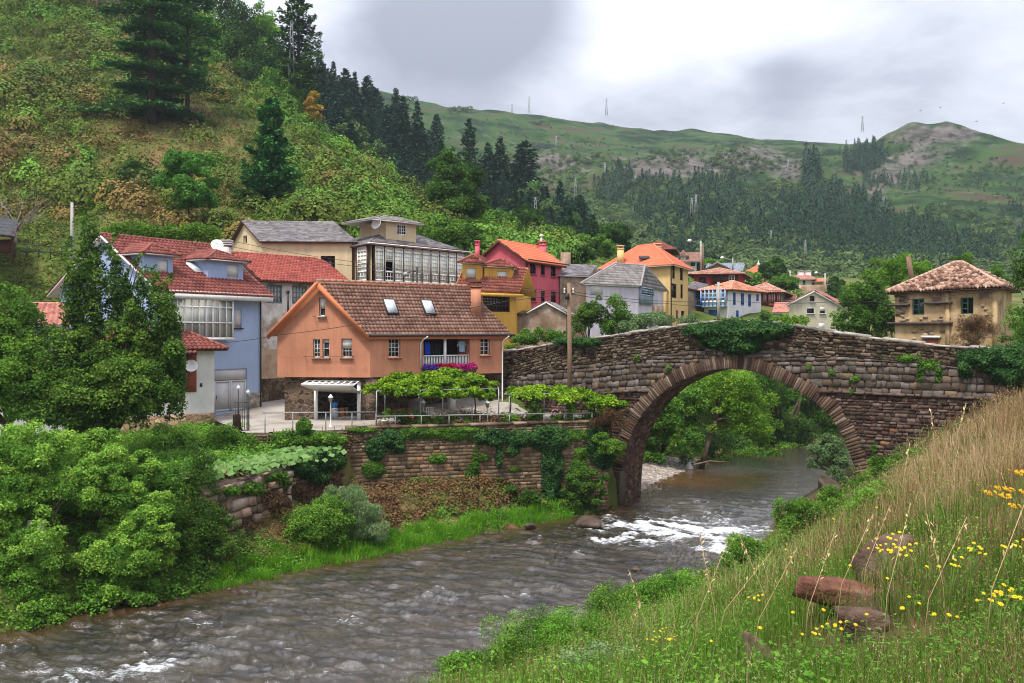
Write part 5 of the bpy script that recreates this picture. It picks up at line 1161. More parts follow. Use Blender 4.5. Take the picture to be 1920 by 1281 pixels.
 h = House('dark_shed', 'dark open shed on the hillside at the left edge', 'shed', (-70, 66), (24, 66), (30, 72), 'R', 15)
 f = h.f; ze = f.z(10, 432); b = MB()
 for a in (0, f.L * .5, f.L): b.bar(f.p(a, 15, 0), f.p(a, ze, 0), .16)
 b.box(f.p(f.L / 2, f.z(10, 462), -.1), f.U * f.L / 2, f.N * .08, UP * .5); b.build('frame', m_brownw, h.root)
 b = MB(); roof_plane(b, h.P(-.5, -.8, ze), h.P(f.L + .2, -.8, ze - .5), h.P(f.L + .2, h.D, ze + 1.5), h.P(-.5, h.D, ze + 2), tw=.5, rh=1.5, amp=.03, mu=1); b.build('roof', [M('dark_sheet_roof', [(.03, .035, .04), (.06, .06, .065)], 1, .6), m_brownw], h.root)
far_houses()

def ruin():
 h = House('ruined_house', 'abandoned ochre house with sagging old tile roof and broken plaster', 'house', (1678, 66), (1867, 60), (1897, 66), 'R', 7.5)
 f, s = h.f, h.s; root = h.root
 m_gr = M('green_wood', [(.04, .11, .075), (.09, .19, .13)], 5, .75)
 h.win('f', (1710.5, 560, 1733, 591), nx=2, ny=3, frame=m_gr, depth=.12, fw=.09, bw=.05)
 r = h.hole('f', 1801, 558, 1825, 589)
 m = M('ochre_ruin_plaster', [(.26, .165, .08), (.46, .32, .165), (.54, .40, .23)], .9, .92, .8, 7, stain=((.13, .10, .075), .75, .56, .66, .85), detail=8, weather=.48)
 zl = f.z(1770, 606); ze, zr = 13.0, 15.0
 rr = np.random.default_rng(3)
 b = h.wb
 for i in range(46):
  e = rr.random();
  if e < .45: x, y = rr.uniform(1680, 1700), rr.uniform(555, 600)
  elif e < .65: x, y = rr.uniform(1838, 1863), rr.uniform(548, 600)
  elif e < .85: x, y = rr.uniform(1690, 1785), rr.uniform(594, 604)
  else: x, y = rr.uniform(1700, 1770), rr.uniform(608, 640)
  b.box(f.p(f.a(x), f.z(x, y), .01), f.U * rr.uniform(.08, .24), f.N * rr.uniform(.02, .07), UP * rr.uniform(.05, .12), 2, (rr.random(), rr.random() * .6 + .2, 0))
 h.walls(ze, None, '', m, depth=.3).data.materials.append(M('ruin_stone', [(.10, .07, .05), (.26, .20, .14), (.46, .33, .20)], 3, .9, .5, 10, attr=.8))
 b = MB(); d = -.15
 for u0, u1 in ((r[0], r[0] + .08), (r[2] - .08, r[2]), (r[0] + (r[2] - r[0]) * .45, r[0] + (r[2] - r[0]) * .53)): b.box(f.p((u0 + u1) / 2, (r[1] + r[3]) / 2, d), f.U * (u1 - u0) / 2, f.N * .04, UP * (r[3] - r[1]) / 2)
 for k in (.02, .33, .66, .98): b.box(f.p(r[0] + (r[2] - r[0]) * (.25 if k not in (.02, .98) else .5), r[1] + (r[3] - r[1]) * k, d), f.U * (r[2] - r[0]) * (.22 if k not in (.02, .98) else .5), f.N * .03, UP * .04)
 w = b.build('window', m_gr, root); b = MB(); b.box(f.p((r[0] + r[2]) / 2, (r[1] + r[3]) / 2, -.3), f.U * (r[2] - r[0]) / 2, f.N * .01, UP * (r[3] - r[1]) / 2); b.build('pane', m_dark, w)
 # stone ledges, corner stones, exposed patches
 b = MB()
 for x0, x1, y, t in ((1735, 1786, 568, .07), (1668, 1706, 572, .06), (1668, 1787, 606, .09)): b.box(f.p((f.a(x0) + f.a(x1)) / 2, f.z((x0 + x1) / 2, y), .12), f.U * (f.a(x1) - f.a(x0)) / 2, f.N * .2, UP * t)
 b.build('ledge', M('dark_slab', [(.05, .04, .035), (.14, .11, .09)], 3, .9, .5, 12), root)
 for a in (f.a(1778), f.L - .02):
  b = MB(); b.box(f.p(a, 10.2, .05), f.U * .13, f.N * .08, UP * 2.8); b.build('pilaster', m, root)
 # sagging roof of loose round tiles
 b = MB(); tl = dict(tw=.27, rh=.30, amp=.095, lip=.09, seg=6, jit=.05, mu=1, prof='arch')
 P = h.P; L, D = f.L, h.D; o = .55; ap = P(L * .52, D * .5, zr); ap2 = P(L * .60, D * .5, zr - .05)
 c0, c1, c2, c3 = P(-o, -o, ze - .1), P(L + o, -o, ze - .02), P(L + o, D + o, ze), P(-o, D + o, ze)
 roof_plane(b, c0, c1, ap2, ap, **tl); roof_plane(b, c1, c2, ap2, ap2 + UP * .001, **tl); roof_plane(b, c2, c3, ap, ap2, **tl); roof_plane(b, c3, c0, ap, ap + UP * .001, **tl)
 for p, q in ((c1, ap2), (c0, ap), (ap, ap2)): ridge_caps(b, p + UP * .05, q + UP * .05, .15, .35)
 b.build('roof', [tilemat('ruin_tile', [(.07, .035, .025), (.26, .135, .09), (.46, .31, .23)], (.10, .085, .065), .6, tvar=1.5), m_brownw], root)
 r = f.rect(1734, 632, 1759, 655); b = MB(); b.box(f.p((r[0] + r[2]) / 2, r[3], .05), f.U * ((r[2] - r[0]) / 2 + .2), f.N * .12, UP * .09); b.box(f.p((r[0] + r[2]) / 2, (r[1] + r[3]) / 2 - .1, .01), f.U * (r[2] - r[0]) / 2, f.N * .02, UP * (r[3] - r[1]) / 2, 1); b.build('doorway', [m_trim, M('red_brown_panel', [], 1)], root)
ruin()
# ------------------------------------------------------------------ masonry
def stone_mat(name, cols, bump=.8):
 return M(name, cols, 4, .92, bump, 14, .15, attr=.78, spread=(.25, .75), detail=6, stain=((.035, .036, .020), 1.1, .52, .70, .75))
def stones(mb, w, amin, amax, base, top, ok, hr, wr, proud=(.02, .07), gap=.012, rs=None, m=0, out=0.0, tone=(0, 1), jit=.022, oddp=0, odd=1.0):
 """courses of rough stones on wall w. base(a), top(a): the band they fill; ok(a, z): where stones may stand"""
 rs = rs or rng; t = 0.0; aa = np.linspace(amin, amax, 60); tmax = max(top(a) - base(a) for a in aa)
 V = []; Fc = []; C = []; n = 0
 while t < tmax:
  h = rs.uniform(*hr); a = amin - rs.uniform(0, wr[1])
  while a < amax:
   wd = rs.uniform(*wr) * (1.35 if rs.random() < .12 else 1); a0, a1 = max(a, amin), min(a + wd, amax); a += wd
   if a1 - a0 < .08: continue
   am = (a0 + a1) / 2; zb = base(am) + t
   if zb > top(am) - .06: continue
   hh = min(h, top(am) - zb)
   if not ok(am, zb + hh / 2): continue
   p = rs.uniform(*proud); g = gap * rs.uniform(.6, 1.5); sl = (base(a1) - base(a0))
   j = lambda: rs.normal(0, jit)
   q = [(a0 + g, zb + g - sl / 2), (a1 - g, zb + g + sl / 2), (a1 - g, zb + hh - g + sl / 2), (a0 + g, zb + hh - g - sl / 2)]
   q = [(u + j(), z + j() * .7) for u, z in q]
   cu = sum(u for u, z in q) / 4; cz = sum(z for u, z in q) / 4; k = .93
   V += [w.p(u, z, out - .03) for u, z in q] + [w.p(u, z, out + p * .55) for u, z in q] + [w.p(cu + (u - cu) * k, cz + (z - cz) * (k - .03), out + p + j() * .3) for u, z in q]
   for i in range(4):
    i2 = (i + 1) % 4
    Fc += [[n + i, n + i2, n + 4 + i2, n + 4 + i], [n + 4 + i, n + 4 + i2, n + 8 + i2, n + 8 + i]]
   Fc += [[n + 8, n + 9, n + 10, n + 11]]
   r = odd if rs.random() < oddp else tone[0] + (tone[1] - tone[0]) * rs.random()
   C += [(r, .5 + rs.normal(0, .13), 0)] * 12; n += 12
  t += h
 if n: mb.add([tuple(v) for v in V], np.array(Fc), m, np.array(C))
def plf(pts):
 xs = [p[0] for p in pts]; zs = [p[1] for p in pts]; o = np.argsort(xs); xs = np.array(xs)[o]; zs = np.array(zs)[o]
 return lambda a: float(np.interp(a, xs, zs))
m_mortar = M('dark_mortar', [(.055, .040, .030), (.115, .088, .066)], 5, .95, .6, 16)
m_rubble = stone_mat('bridge_rubble', [(0.018, 0.012, 0.008), (0.060, 0.038, 0.024), (0.120, 0.084, 0.053), (0.200, 0.160, 0.116)])
m_ashlar = stone_mat('bridge_ashlar', [(0.056, 0.040, 0.029), (0.112, 0.084, 0.066), (0.176, 0.148, 0.132), (0.152, 0.100, 0.056)])
m_slabst = stone_mat('bridge_slabs', [(0.030, 0.018, 0.012), (0.080, 0.046, 0.034), (0.160, 0.112, 0.092), (0.256, 0.128, 0.052)])
m_vous = stone_mat('bridge_voussoir', [(0.052, 0.029, 0.020), (0.108, 0.064, 0.043), (0.160, 0.104, 0.074), (0.256, 0.200, 0.152)])
m_cope = stone_mat('bridge_coping', [(.16, .13, .11), (.34, .30, .26), (.50, .46, .42)])
def bridge():
 w = Wall(*BR_A, *BR_B); WD = 2.5
 px = lambda L: [w.az(*p) for p in L]
 intr = px([(1164, 960), (1166, 905), (1169, 868), (1177, 835), (1189, 805), (1204, 778), (1222, 757), (1237, 742.5), (1255, 727.5), (1281, 713), (1311, 701), (1341, 693.5), (1370, 691), (1395, 693), (1412, 696.5), (1440, 705), (1469, 718), (1499, 734), (1528, 753.5), (1552, 774), (1571, 800), (1583, 823), (1593, 847), (1601, 870), (1607, 895), (1611, 930), (1612, 975)])
 top = plf(px([(900, 667), (946, 660), (996, 653), (1044, 645), (1088, 639), (1133, 632), (1177, 626), (1222, 619), (1281, 611), (1340, 605), (1390, 603), (1430, 604.5), (1484, 611), (1528, 619), (1588, 628), (1647, 636), (1721, 645), (1766, 649.5), (1819, 653), (1872, 656), (1960, 662), (2060, 668)]))
 zpar = plf(px([(900, 722), (955, 713), (1038, 692), (1073, 686), (1157, 676), (1207, 671), (1266, 661), (1317, 655), (1398, 652), (1484, 661), (1582, 669), (1662, 675), (1751, 682), (1855, 697), (1960, 712), (2060, 725)]))
 zled = plf(px([(900, 748), (1100, 742), (1200, 735), (1570, 738), (1870, 752), (2060, 760)]))
 amin, amax = w.a(905), w.a(2040)
 bot = -0.9
 # resample the arch
 P = np.array(intr); d = np.concatenate([[0], np.cumsum(np.hypot(*np.diff(P, axis=0).T))])
 arch = lambda s: np.array([np.interp(s, d, P[:, 0]), np.interp(s, d, P[:, 1])])
 S = d[-1]
 def nrm(s):
  t = arch(min(s + .25, S)) - arch(max(s - .25, 0)); t /= np.linalg.norm(t); return np.array([-t[1], t[0]])
 ext = [tuple(arch(s) + nrm(s) * .70) for s in np.linspace(0, S, 90)]
 extpoly = ext + [(ext[-1][0], -5), (ext[0][0], -5)]
 root = empty('stone_bridge', tuple(w.p(w.a(1390), 0, -WD / 2)), 'old humpbacked stone bridge with one wide arch over the river', 'bridge')
 rs = np.random.default_rng(11)
 ok = lambda a, z: not inpoly(np.array([a]), np.array([z]), extpoly)[0]
 b = MB()
 outline = [(amin, bot)] + [tuple(p) for p in intr if True][:1]
 ap = [tuple(arch(s)) for s in np.linspace(0, S, 80)]
 tp = [(a, top(a)) for a in np.linspace(amax, amin, 70)]
 outline = [(amin, bot), (ap[0][0], bot)] + ap + [(ap[-1][0], bot), (amax, bot)] + tp
 facade(b, w, outline, (), out=-.01); facade(b, w, outline, (), out=-WD)
 for (a, z), (a2, z2) in zip(tp[:-1], tp[1:]):                   # parapet tops; the road runs lower, between them
  for o0, o1, dz in ((-.01, -.42, 0), (-.42, -WD + .42, -.95), (-WD + .42, -WD, 0)): b.poly([w.p(a, z + dz, o0), w.p(a2, z2 + dz, o0), w.p(a2, z2 + dz, o1), w.p(a, z + dz, o1)])
  for o in (-.42, -WD + .42): b.poly([w.p(a, z - .95, o), w.p(a2, z2 - .95, o), w.p(a2, z2, o), w.p(a, z, o)])
 zb0 = lambda a: bot
 stones(b, w, amin, amax, zpar, top, ok, (.08, .19), (.10, .40), (.02, .10), .008, rs, 1, jit=.028)
 led = lambda a: min(zled(a), zpar(a) - .05)
 stones(b, w, amin, amax, led, zpar, ok, (.20, .42), (.22, .56), (.03, .12), .009, rs, 2, jit=.030, tone=(0, .75), oddp=.12)
 stones(b, w, amin, amax, zb0, led, ok, (.12, .24), (.16, .46), (.02, .09), .009, rs, 3, tone=(0, .72), oddp=.03)
 # corbel course
 stones(b, w, amin, amax, led, lambda a: led(a) + .17, ok, (.16, .17), (.3, .7), (.14, .20), .02, rs, 3, tone=(.3, .7))
 b.build('spandrel_wall', [m_mortar, m_rubble, m_ashlar, m_slabst], root)
 # arch ring
 b = MB(); s = 0.0; V = []; Fc = []; C = []; n = 0
 while s < S - .05:
  th = rs.uniform(.08, .20); s1 = min(s + th, S); R_ = .70 + rs.normal(0, .05); g = .008
  q = [arch(s + g), arch(s1 - g), arch(s1 - g) + nrm(s1) * R_, arch(s + g) + nrm(s) * R_]
  pr = rs.uniform(.09, .14); cu, cz = np.mean(q, 0)
  V += [w.p(u, z, -.05) for u, z in q] + [w.p(u, z, pr * .8) for u, z in q] + [w.p(cu + (u - cu) * .9, cz + (z - cz) * .9, pr) for u, z in q]
  for i in range(4):
   i2 = (i + 1) % 4; Fc += [[n + i, n + i2, n + 4 + i2, n + 4 + i], [n + 4 + i, n + 4 + i2, n + 8 + i2, n + 8 + i]]
  Fc += [[n + 8, n + 9, n + 10, n + 11]]; r = rs.random(); r = 1.0 if rs.random() < .09 else r * .72
  C += [(r, .5 + rs.normal(0, .13), 0)] * 12; n += 12; s = s1
 b.add([tuple(v) for v in V], np.array(Fc), 0, np.array(C))
 sv = np.linspace(0, S, 120)                                     # underside
 for s0, s1 in zip(sv[:-1], sv[1:]):
  p, q = arch(s0), arch(s1); jz = rs.normal(0, .015)
  b.poly([w.p(p[0], p[1] + .02, .05), w.p(q[0], q[1] + .02, .05), w.p(q[0], q[1] + .02, -WD), w.p(p[0], p[1] + .02, -WD)], 1)
 b.build('arch_ring', [m_vous, stonemat('soffit_stone', [(.045, .028, .02), (.12, .07, .05), (.20, .125, .09)], (.03, .022, .016), 3.0)], root)
 b = MB(); a = amin; V = []
 while a < amax:                                                 # uneven coping slabs on the parapet
  L = rs.uniform(.3, .8); a1 = min(a + L, amax); am = (a + a1) / 2; U2 = Vector(w.p(a1, top(a1)) - w.p(a, top(a))); hh = rs.uniform(.04, .085)
  b.box(w.p(am, top(am) + hh - .03, -.2 + rs.normal(0, .03)), U2 / 2 * .97, w.N * rs.uniform(.22, .30), UP * hh, 0, (rs.random(), .5 + rs.normal(0, .12), 0)); a = a1
 b.build('coping', m_cope, root)
 # footing of the left pier, stepping into the water
 b = MB(); a0 = w.a(1133); a1 = w.a(1172)
 stones(b, w, a0, a1, lambda a: -.5, lambda a: 1.9, lambda a, z: True, (.3, .5), (.5, 1.0), (.0, .06), .02, rs, 0, out=.62, tone=(0, .4)); b.box(w.p((a0 + a1) / 2, .6, .28), w.U * (a1 - a0) / 2, w.N * .33, UP * 1.25, 1); b.build('pier_footing', [m_slabst, m_mortar], root)
 return w, top, zpar
BW, BTOP, BPAR = bridge()

m_tan = stone_mat('tan_block', [(0.084, 0.053, 0.030), (0.163, 0.110, 0.065), (0.255, 0.180, 0.114), (0.370, 0.176, 0.066)])
m_tanr = stone_mat('tan_rubble_stone', [(0.053, 0.035, 0.019), (0.141, 0.092, 0.053), (0.229, 0.158, 0.097), (0.317, 0.238, 0.158)])
m_garden = stone_mat('garden_stone', [(.09, .06, .045), (.22, .15, .115), (.36, .28, .23), (.30, .14, .07)])
def retaining():
 w = Wall(648, 47.2, 1140, 51.0); rs = np.random.default_rng(5); zt = 4.92; L = w.L
 r = empty('retaining_wall', tuple(w.p(L / 2, 0, -.3)), 'tan block retaining wall below the pergola terrace, hung with ivy', 'wall')
 b = MB(); b.box(w.p(L / 2, (zt - .4) / 2, -.31), w.U * L / 2, w.N * .3, UP * (zt + .4) / 2, 0)
 t = lambda a: True
 stones(b, w, 0, L, lambda a: 3.7, lambda a: zt, lambda a, z: True, (.13, .2), (.18, .4), (.02, .06), .014, rs, 1)
 stones(b, w, 0, L, lambda a: -.2, lambda a: 3.7, lambda a, z: True, (.17, .25), (.25, .55), (.015, .04), .010, rs, 2, tone=(0, .72), oddp=.05, jit=.010)
 e = Wall.pts(w.B, w.B - w.N * .6); stones(b, e, 0, .6, lambda a: -.2, lambda a: zt, lambda a, z: True, (.17, .25), (.25, .55), (.015, .03), .012, rs, 2, tone=(0, .8))
 b.build('masonry', [M('tan_mortar', [(.13, .085, .052), (.22, .155, .10)], 6, .95), m_tanr, m_tan], r)
 b = MB(); a = 0
 while a < L:
  d = rs.uniform(.4, .9); b.box(w.p(a + d / 2, zt + .05, -.25), w.U * d * .48, w.N * .33, UP * rs.uniform(.05, .08), 0, (rs.random(), .5, 0)); a += d
 b.build('coping', m_tanr, r)
 # garden wall of big rounded blocks stepping down towards the trees
 w = Wall(385, 36.6, 545, 42.2); L = w.L
 r = empty('garden_wall', tuple(w.p(L / 2, 0, -.3)), 'tumbledown garden wall of big rough blocks above the grassy bank', 'wall')
 b = MB(); b.box(w.p(L / 2, 1.8, -.35), w.U * L / 2, w.N * .3, UP * 1.95, 0)
 stones(b, w, 0, L, lambda a: .6, lambda a: 3.85 - .1 * abs(a - 3), lambda a, z: rs.random() > .06, (.28, .48), (.35, .8), (.05, .22), .03, rs, 1, jit=.05); b.build('masonry', [m_mortar, m_garden], r)
 w = Wall(545, 42.3, 652, 47.3); L = w.L
 r = empty('terrace_wall', tuple(w.p(L / 2, 0, -.3)), 'short overgrown wall under the squash garden corner', 'wall'); b = MB(); b.box(w.p(L / 2, 1.8, -.35), w.U * L / 2, w.N * .3, UP * 1.95, 0)
 stones(b, w, 0, L, lambda a: .8, lambda a: 3.8, lambda a, z: True, (.16, .3), (.25, .55), (.03, .12), .02, rs, 1, jit=.03); b.build('masonry', [m_mortar, m_tanr], r)
 # rubble wall below the white house, with the little pipe mouth
 w = Wall(255, 49.5, 404, 52.3); L = w.L; r = empty('rubble_wall', tuple(w.p(L / 2, 3.5, -.2)), 'low rubble wall under the white house and its garage drive', 'wall'); b = MB(); b.box(w.p(L / 2, 4.2, -.25), w.U * L / 2, w.N * .2, UP * .9, 0)
 stones(b, w, 0, L, lambda a: 3.4, lambda a: 5.1, lambda a, z: True, (.12, .25), (.2, .55), (.02, .10), .015, rs, 1, jit=.02); b.build('masonry', [m_mortar, stone_mat('ochre_rubble', [(.09, .06, .035), (.22, .15, .085), (.34, .25, .15), (.45, .24, .09)])], r)
 w = Wall(462, 45.5, 655, 47.2); L = w.L; r = empty('edge_wall', tuple(w.p(L / 2, 3.5, -.2)), 'low rubble wall edging the paved drive above the garden', 'wall'); b = MB(); b.box(w.p(L / 2, 4.05, -.25), w.U * L / 2, w.N * .2, UP * .78, 0)
 stones(b, w, 0, L, lambda a: 3.4, lambda a: 4.8, lambda a, z: True, (.12, .22), (.2, .45), (.02, .07), .015, rs, 1); b.build('masonry', [m_mortar, m_tanr], r)
retaining()
def paving():
 m = M('concrete_paving', [(.20, .17, .14), (.30, .27, .235), (.36, .33, .29)], .5, .95, .5, 5, coord='Position', stain=((.14, .11, .08), .8, .55, .72, .5))
 xs = np.arange(-18.5, 6.5, .3); ys = np.arange(45, 64, .3); X, Y = np.meshgrid(xs, ys)
 Z = np.maximum(zland(X, Y), np.where(Y < 57, 4.86 + .02 * (Y - 50), 4.86)) + .03; Z = np.where((X < -6) & (Y > 55), np.maximum(Z, 5.0 + .06 * (Y - 55)), Z)
 pl = [W(455, 0, 46.2)[:2], W(652, 0, 47.45)[:2], (5.2, 51.25), (5.0, 55.5), (-.5, 56.6), (-8, 62), (-17.5, 62), (-16.5, 57.5), (-18.2, 53.5)]
 tag(sheet('driveway', X, Y, Z, m, inpoly(X, Y, [tuple(p) for p in pl])), kind='structure')
 # gravel bar under the arch
 xs = np.arange(6, 16, .22); ys = np.arange(55, 70, .22); X, Y = np.meshgrid(xs, ys); px = CX + F * X / Y
 dl, sl = pdist(X, Y, SHORE_L); d = np.where(sl < 0, dl, -dl); Z = np.minimum(np.maximum(zland(X, Y) + .06, .22 * d + .02), .12 + .16 * d) + .08 * fbm(X * 2.2, Y * 2.2, 0, 3, 9)
 keep = (d > -.6) & (d < 2.6) & (Y > 56)
 tag(sheet('gravel_bar', X, Y, Z, stonemat('pebbles', [(.20, .16, .13), (.36, .31, .27), (.52, .47, .42)], (.12, .09, .07), 5, 1, 'Object', (1, 1, 1)), keep), kind='structure')
paving()
# ------------------------------------------------------------------ street furniture and small things
def hit(px, py, zf, y0, y1, st=.25):
 k = (px - CX) / F; s = (py - HZ) / F
 ys = np.arange(y0, y1, st); d = (HC - s * ys) - zf(k * ys, ys); i = np.where((d[:-1] > 0) & (d[1:] <= 0))[0]
 if len(i) == 0: return None
 i = i[0]; Y = ys[i] + st * d[i] / (d[i] - d[i + 1]); return Vector((k * Y, Y, float(zf(np.array([k * Y]), np.array([Y]))[0])))
def ground(px, Y, zf=None): x = (px - CX) / F * Y; return Vector((x, Y, float((zf or zland)(np.array([x]), np.array([Y]))[0])))
TZ = 4.90
m_wpole = M('weathered_pole', [(.14, .085, .055), (.26, .17, .115)], 3, .9, .5, 12, stretch=(1, 1, .15))
m_conc = M('pole_concrete', [(.30, .28, .26), (.42, .40, .37)], 3, .9)
m_galv = M('dull_pipe', [(.20, .21, .21), (.32, .33, .33)], 6, .5, metal=.4)
def utility_pole():
 p = W(1068, 760, 52.6); p.z = TZ - .3; t = W(1066.5, 531, 52.6)
 r = empty('utility_pole', tuple(p), 'brown wooden utility pole standing on the terrace in front of the bridge', 'utility pole')
 b = MB(); b.tube([p, p.lerp(t, .5) + Vector((.03, 0, 0)), t], [.155, .135, .11], 12); b.build('pole', m_wpole, r, True)
 for y, s in ((546, 1), (551, -1)):
  c = W(1066.5, y, 52.6); b = MB(); b.bar(c - Vector((.28, 0, 0)), c + Vector((.28, 0, 0)), .06, .08); b.build('crossarm', m_iron, r)
  for dx in (-.25, .25): b = MB(); b.lathe(c + Vector((dx, 0, .03)), [(.03, 0), (.06, .04), (.035, .08), (.06, .12), (.02, .16)], 8); b.build('insulator', m_white, r, True)
 b = MB(); c = W(1064, 552, 52.45); b.abox(c.x - .14, c.x + .1, c.y - .12, c.y + .02, c.z - .3, c.z + .05); b.build('junction_box', m_iron, r)
 return r
utility_pole()
def cable(pts, label, sag=.3, rad=.017):
 """a line hung through points (px, py, Y)"""
 P = [W(*p) for p in pts]; out = []
 for a, b_ in zip(P[:-1], P[1:]):
  for i in range(10):
   t = i / 10; q = a.lerp(b_, t); q.z -= 4 * sag * t * (1 - t) * (b_ - a).length / 25; out.append(q)
 out.append(P[-1]); b = MB(); b.tube(out, rad, 5); tag(b.build('power_line', m_iron), label, 'power line', 'power lines strung between the poles and houses')
cable([(1064, 546, 52.6), (866, 521, 64), (672, 492, 65.6), (435, 452, 66.5)], 'upper power line running from the wooden pole past the glazed gallery to the cream house')
cable([(1064, 551, 52.6), (866, 530, 64), (672, 500, 65.4), (432, 462, 66.2)], 'second power line just below the upper one along the cream house')
cable([(1064, 549, 52.6), (960, 563, 50.6), (690, 604, 50.2), (522, 628, 50.9), (425, 642, 53.8)], 'power line dropping from the wooden pole across the orange gable to the blue house')
cable([(1069, 546, 52.6), (1347, 561, 80), (1560, 566, 62), (1700, 562, 56), (1935, 533, 50)], 'power line crossing from the wooden pole in front of the ruined house')
cable([(1069, 551, 52.6), (1250, 569, 70), (1347, 569, 97)], 'power line from the wooden pole to the concrete pole by the blue trimmed house', .2)

def lamp(px, Y, ytop, label, name='garden_lamp', sc_=1.0):
 t = W(px, ytop, Y); b0 = Vector((t.x, t.y, TZ - .05)); r = empty(name, tuple(b0), label, 'garden lamp', 'white garden lamps along the terrace')
 b = MB(); b.lathe(b0, [(.11, 0), (.11, .06), (.05, .14), (.035, .3), (.035, t.z - b0.z - .46), (.06, t.z - b0.z - .43)], 10); b.build('post', m_white, r, True)
 b = MB(); z = t.z - .43; b.lathe((t.x, t.y, z), [(.07, 0), (.12, .22), (.12, .24)], 8); b.build('lantern', M('lamp_glass', [(.25, .25, .24), (.36, .36, .34)], 1, .2), r)
 b = MB(); b.lathe((t.x, t.y, z + .24), [(.15, 0), (.14, .03), (.05, .13), (.02, .19)], 8); b.build('cap', m_white, r)
lamp(620, 48.6, 739, 'white garden lamp standing in front of the open garage')
lamp(794, 49.4, 749, 'white garden lamp under the middle of the pergola')
lamp(914, 50.6, 750, 'white garden lamp at the right corner of the orange house')
lamp(1060, 51.6, 748, 'white garden lamp beside the wooden utility pole')

def railing():
 w = Wall(492, 45.9, 706, 47.7); r = empty('metal_railing', tuple(w.p(w.L / 2, TZ, 0)), 'thin galvanised railing along the paved drive before the garage', 'railing'); b = MB(); z0, z1 = w.z(500, 774), w.z(700, 773)
 b.tube([w.p(0, z0), w.p(w.L, z1)], .03, 8); b.build('top_rail', m_galv, r)
 for px in (497, 549, 611, 660, 705): b = MB(); a = w.a(px); b.tube([w.p(a, TZ - .1), w.p(a, z0 + (z1 - z0) * a / w.L)], .026, 7); b.build('post', m_galv, r)
 w = Wall(706, 47.6, 1112, 50.8); r = empty('metal_railing', tuple(w.p(w.L / 2, TZ, 0)), 'long galvanised railing on top of the tan retaining wall', 'railing'); b = MB(); z0, z1 = w.z(740, 780), w.z(1100, 775)
 b.tube([w.p(0, z0), w.p(w.L, z1)], .03, 8); b.build('top_rail', m_galv, r)
 for px in (741, 790, 842, 900, 955, 1020, 1075, 1110): b = MB(); a = w.a(px); b.tube([w.p(a, TZ - .1), w.p(a, z0 + (z1 - z0) * a / w.L)], .026, 7); b.build('post', m_galv, r)
railing()
def pergola(pts, zt, label, legs):
 c = sum((Vector(p) for p in pts), Vector((0, 0))) / len(pts); r = empty('pergola', (c.x, c.y, TZ), label, 'pergola')
 P = [Vector((x, y, zt)) for x, y in pts]
 for i in range(len(P)): b = MB(); b.tube([P[i], P[(i + 1) % len(P)]], .026, 7); b.build('beam', m_galv, r)
 for k in range(1, 6): b = MB(); b.tube([P[0].lerp(P[1], k / 6), P[3].lerp(P[2], k / 6)], .02, 6); b.build('cross_pipe', m_galv, r)
 for x, y in legs: b = MB(); b.tube([(x, y, TZ - .1), (x, y, zt)], .035, 7); b.build('post', m_galv, r)
pA = W(706, 735, 47.9); pB = W(935, 735, 50.2); PERG1 = [(pA.x, pA.y), (pB.x, pB.y), (-.9, 54.6), (-7.2, 50.6)]
pergola(PERG1, 6.85, 'galvanised pipe pergola covered by vines in front of the orange house', [(pA.x, pA.y), W(788, 700, 48.7)[:2], W(830, 700, 49.1)[:2], W(885, 700, 49.6)[:2], (pB.x, pB.y), (-7.0, 50.0)])
PERG2 = [W(945, 740, 50.6)[:2], W(1104, 740, 51.5)[:2], (4.6, 53.6), (.2, 55.0)]
pergola(PERG2, 6.50, 'smaller galvanised pergola covered by vines against the bridge wall', [W(1020, 740, 51.0)[:2], W(1102, 740, 51.4)[:2], W(955, 740, 50.7)[:2]])

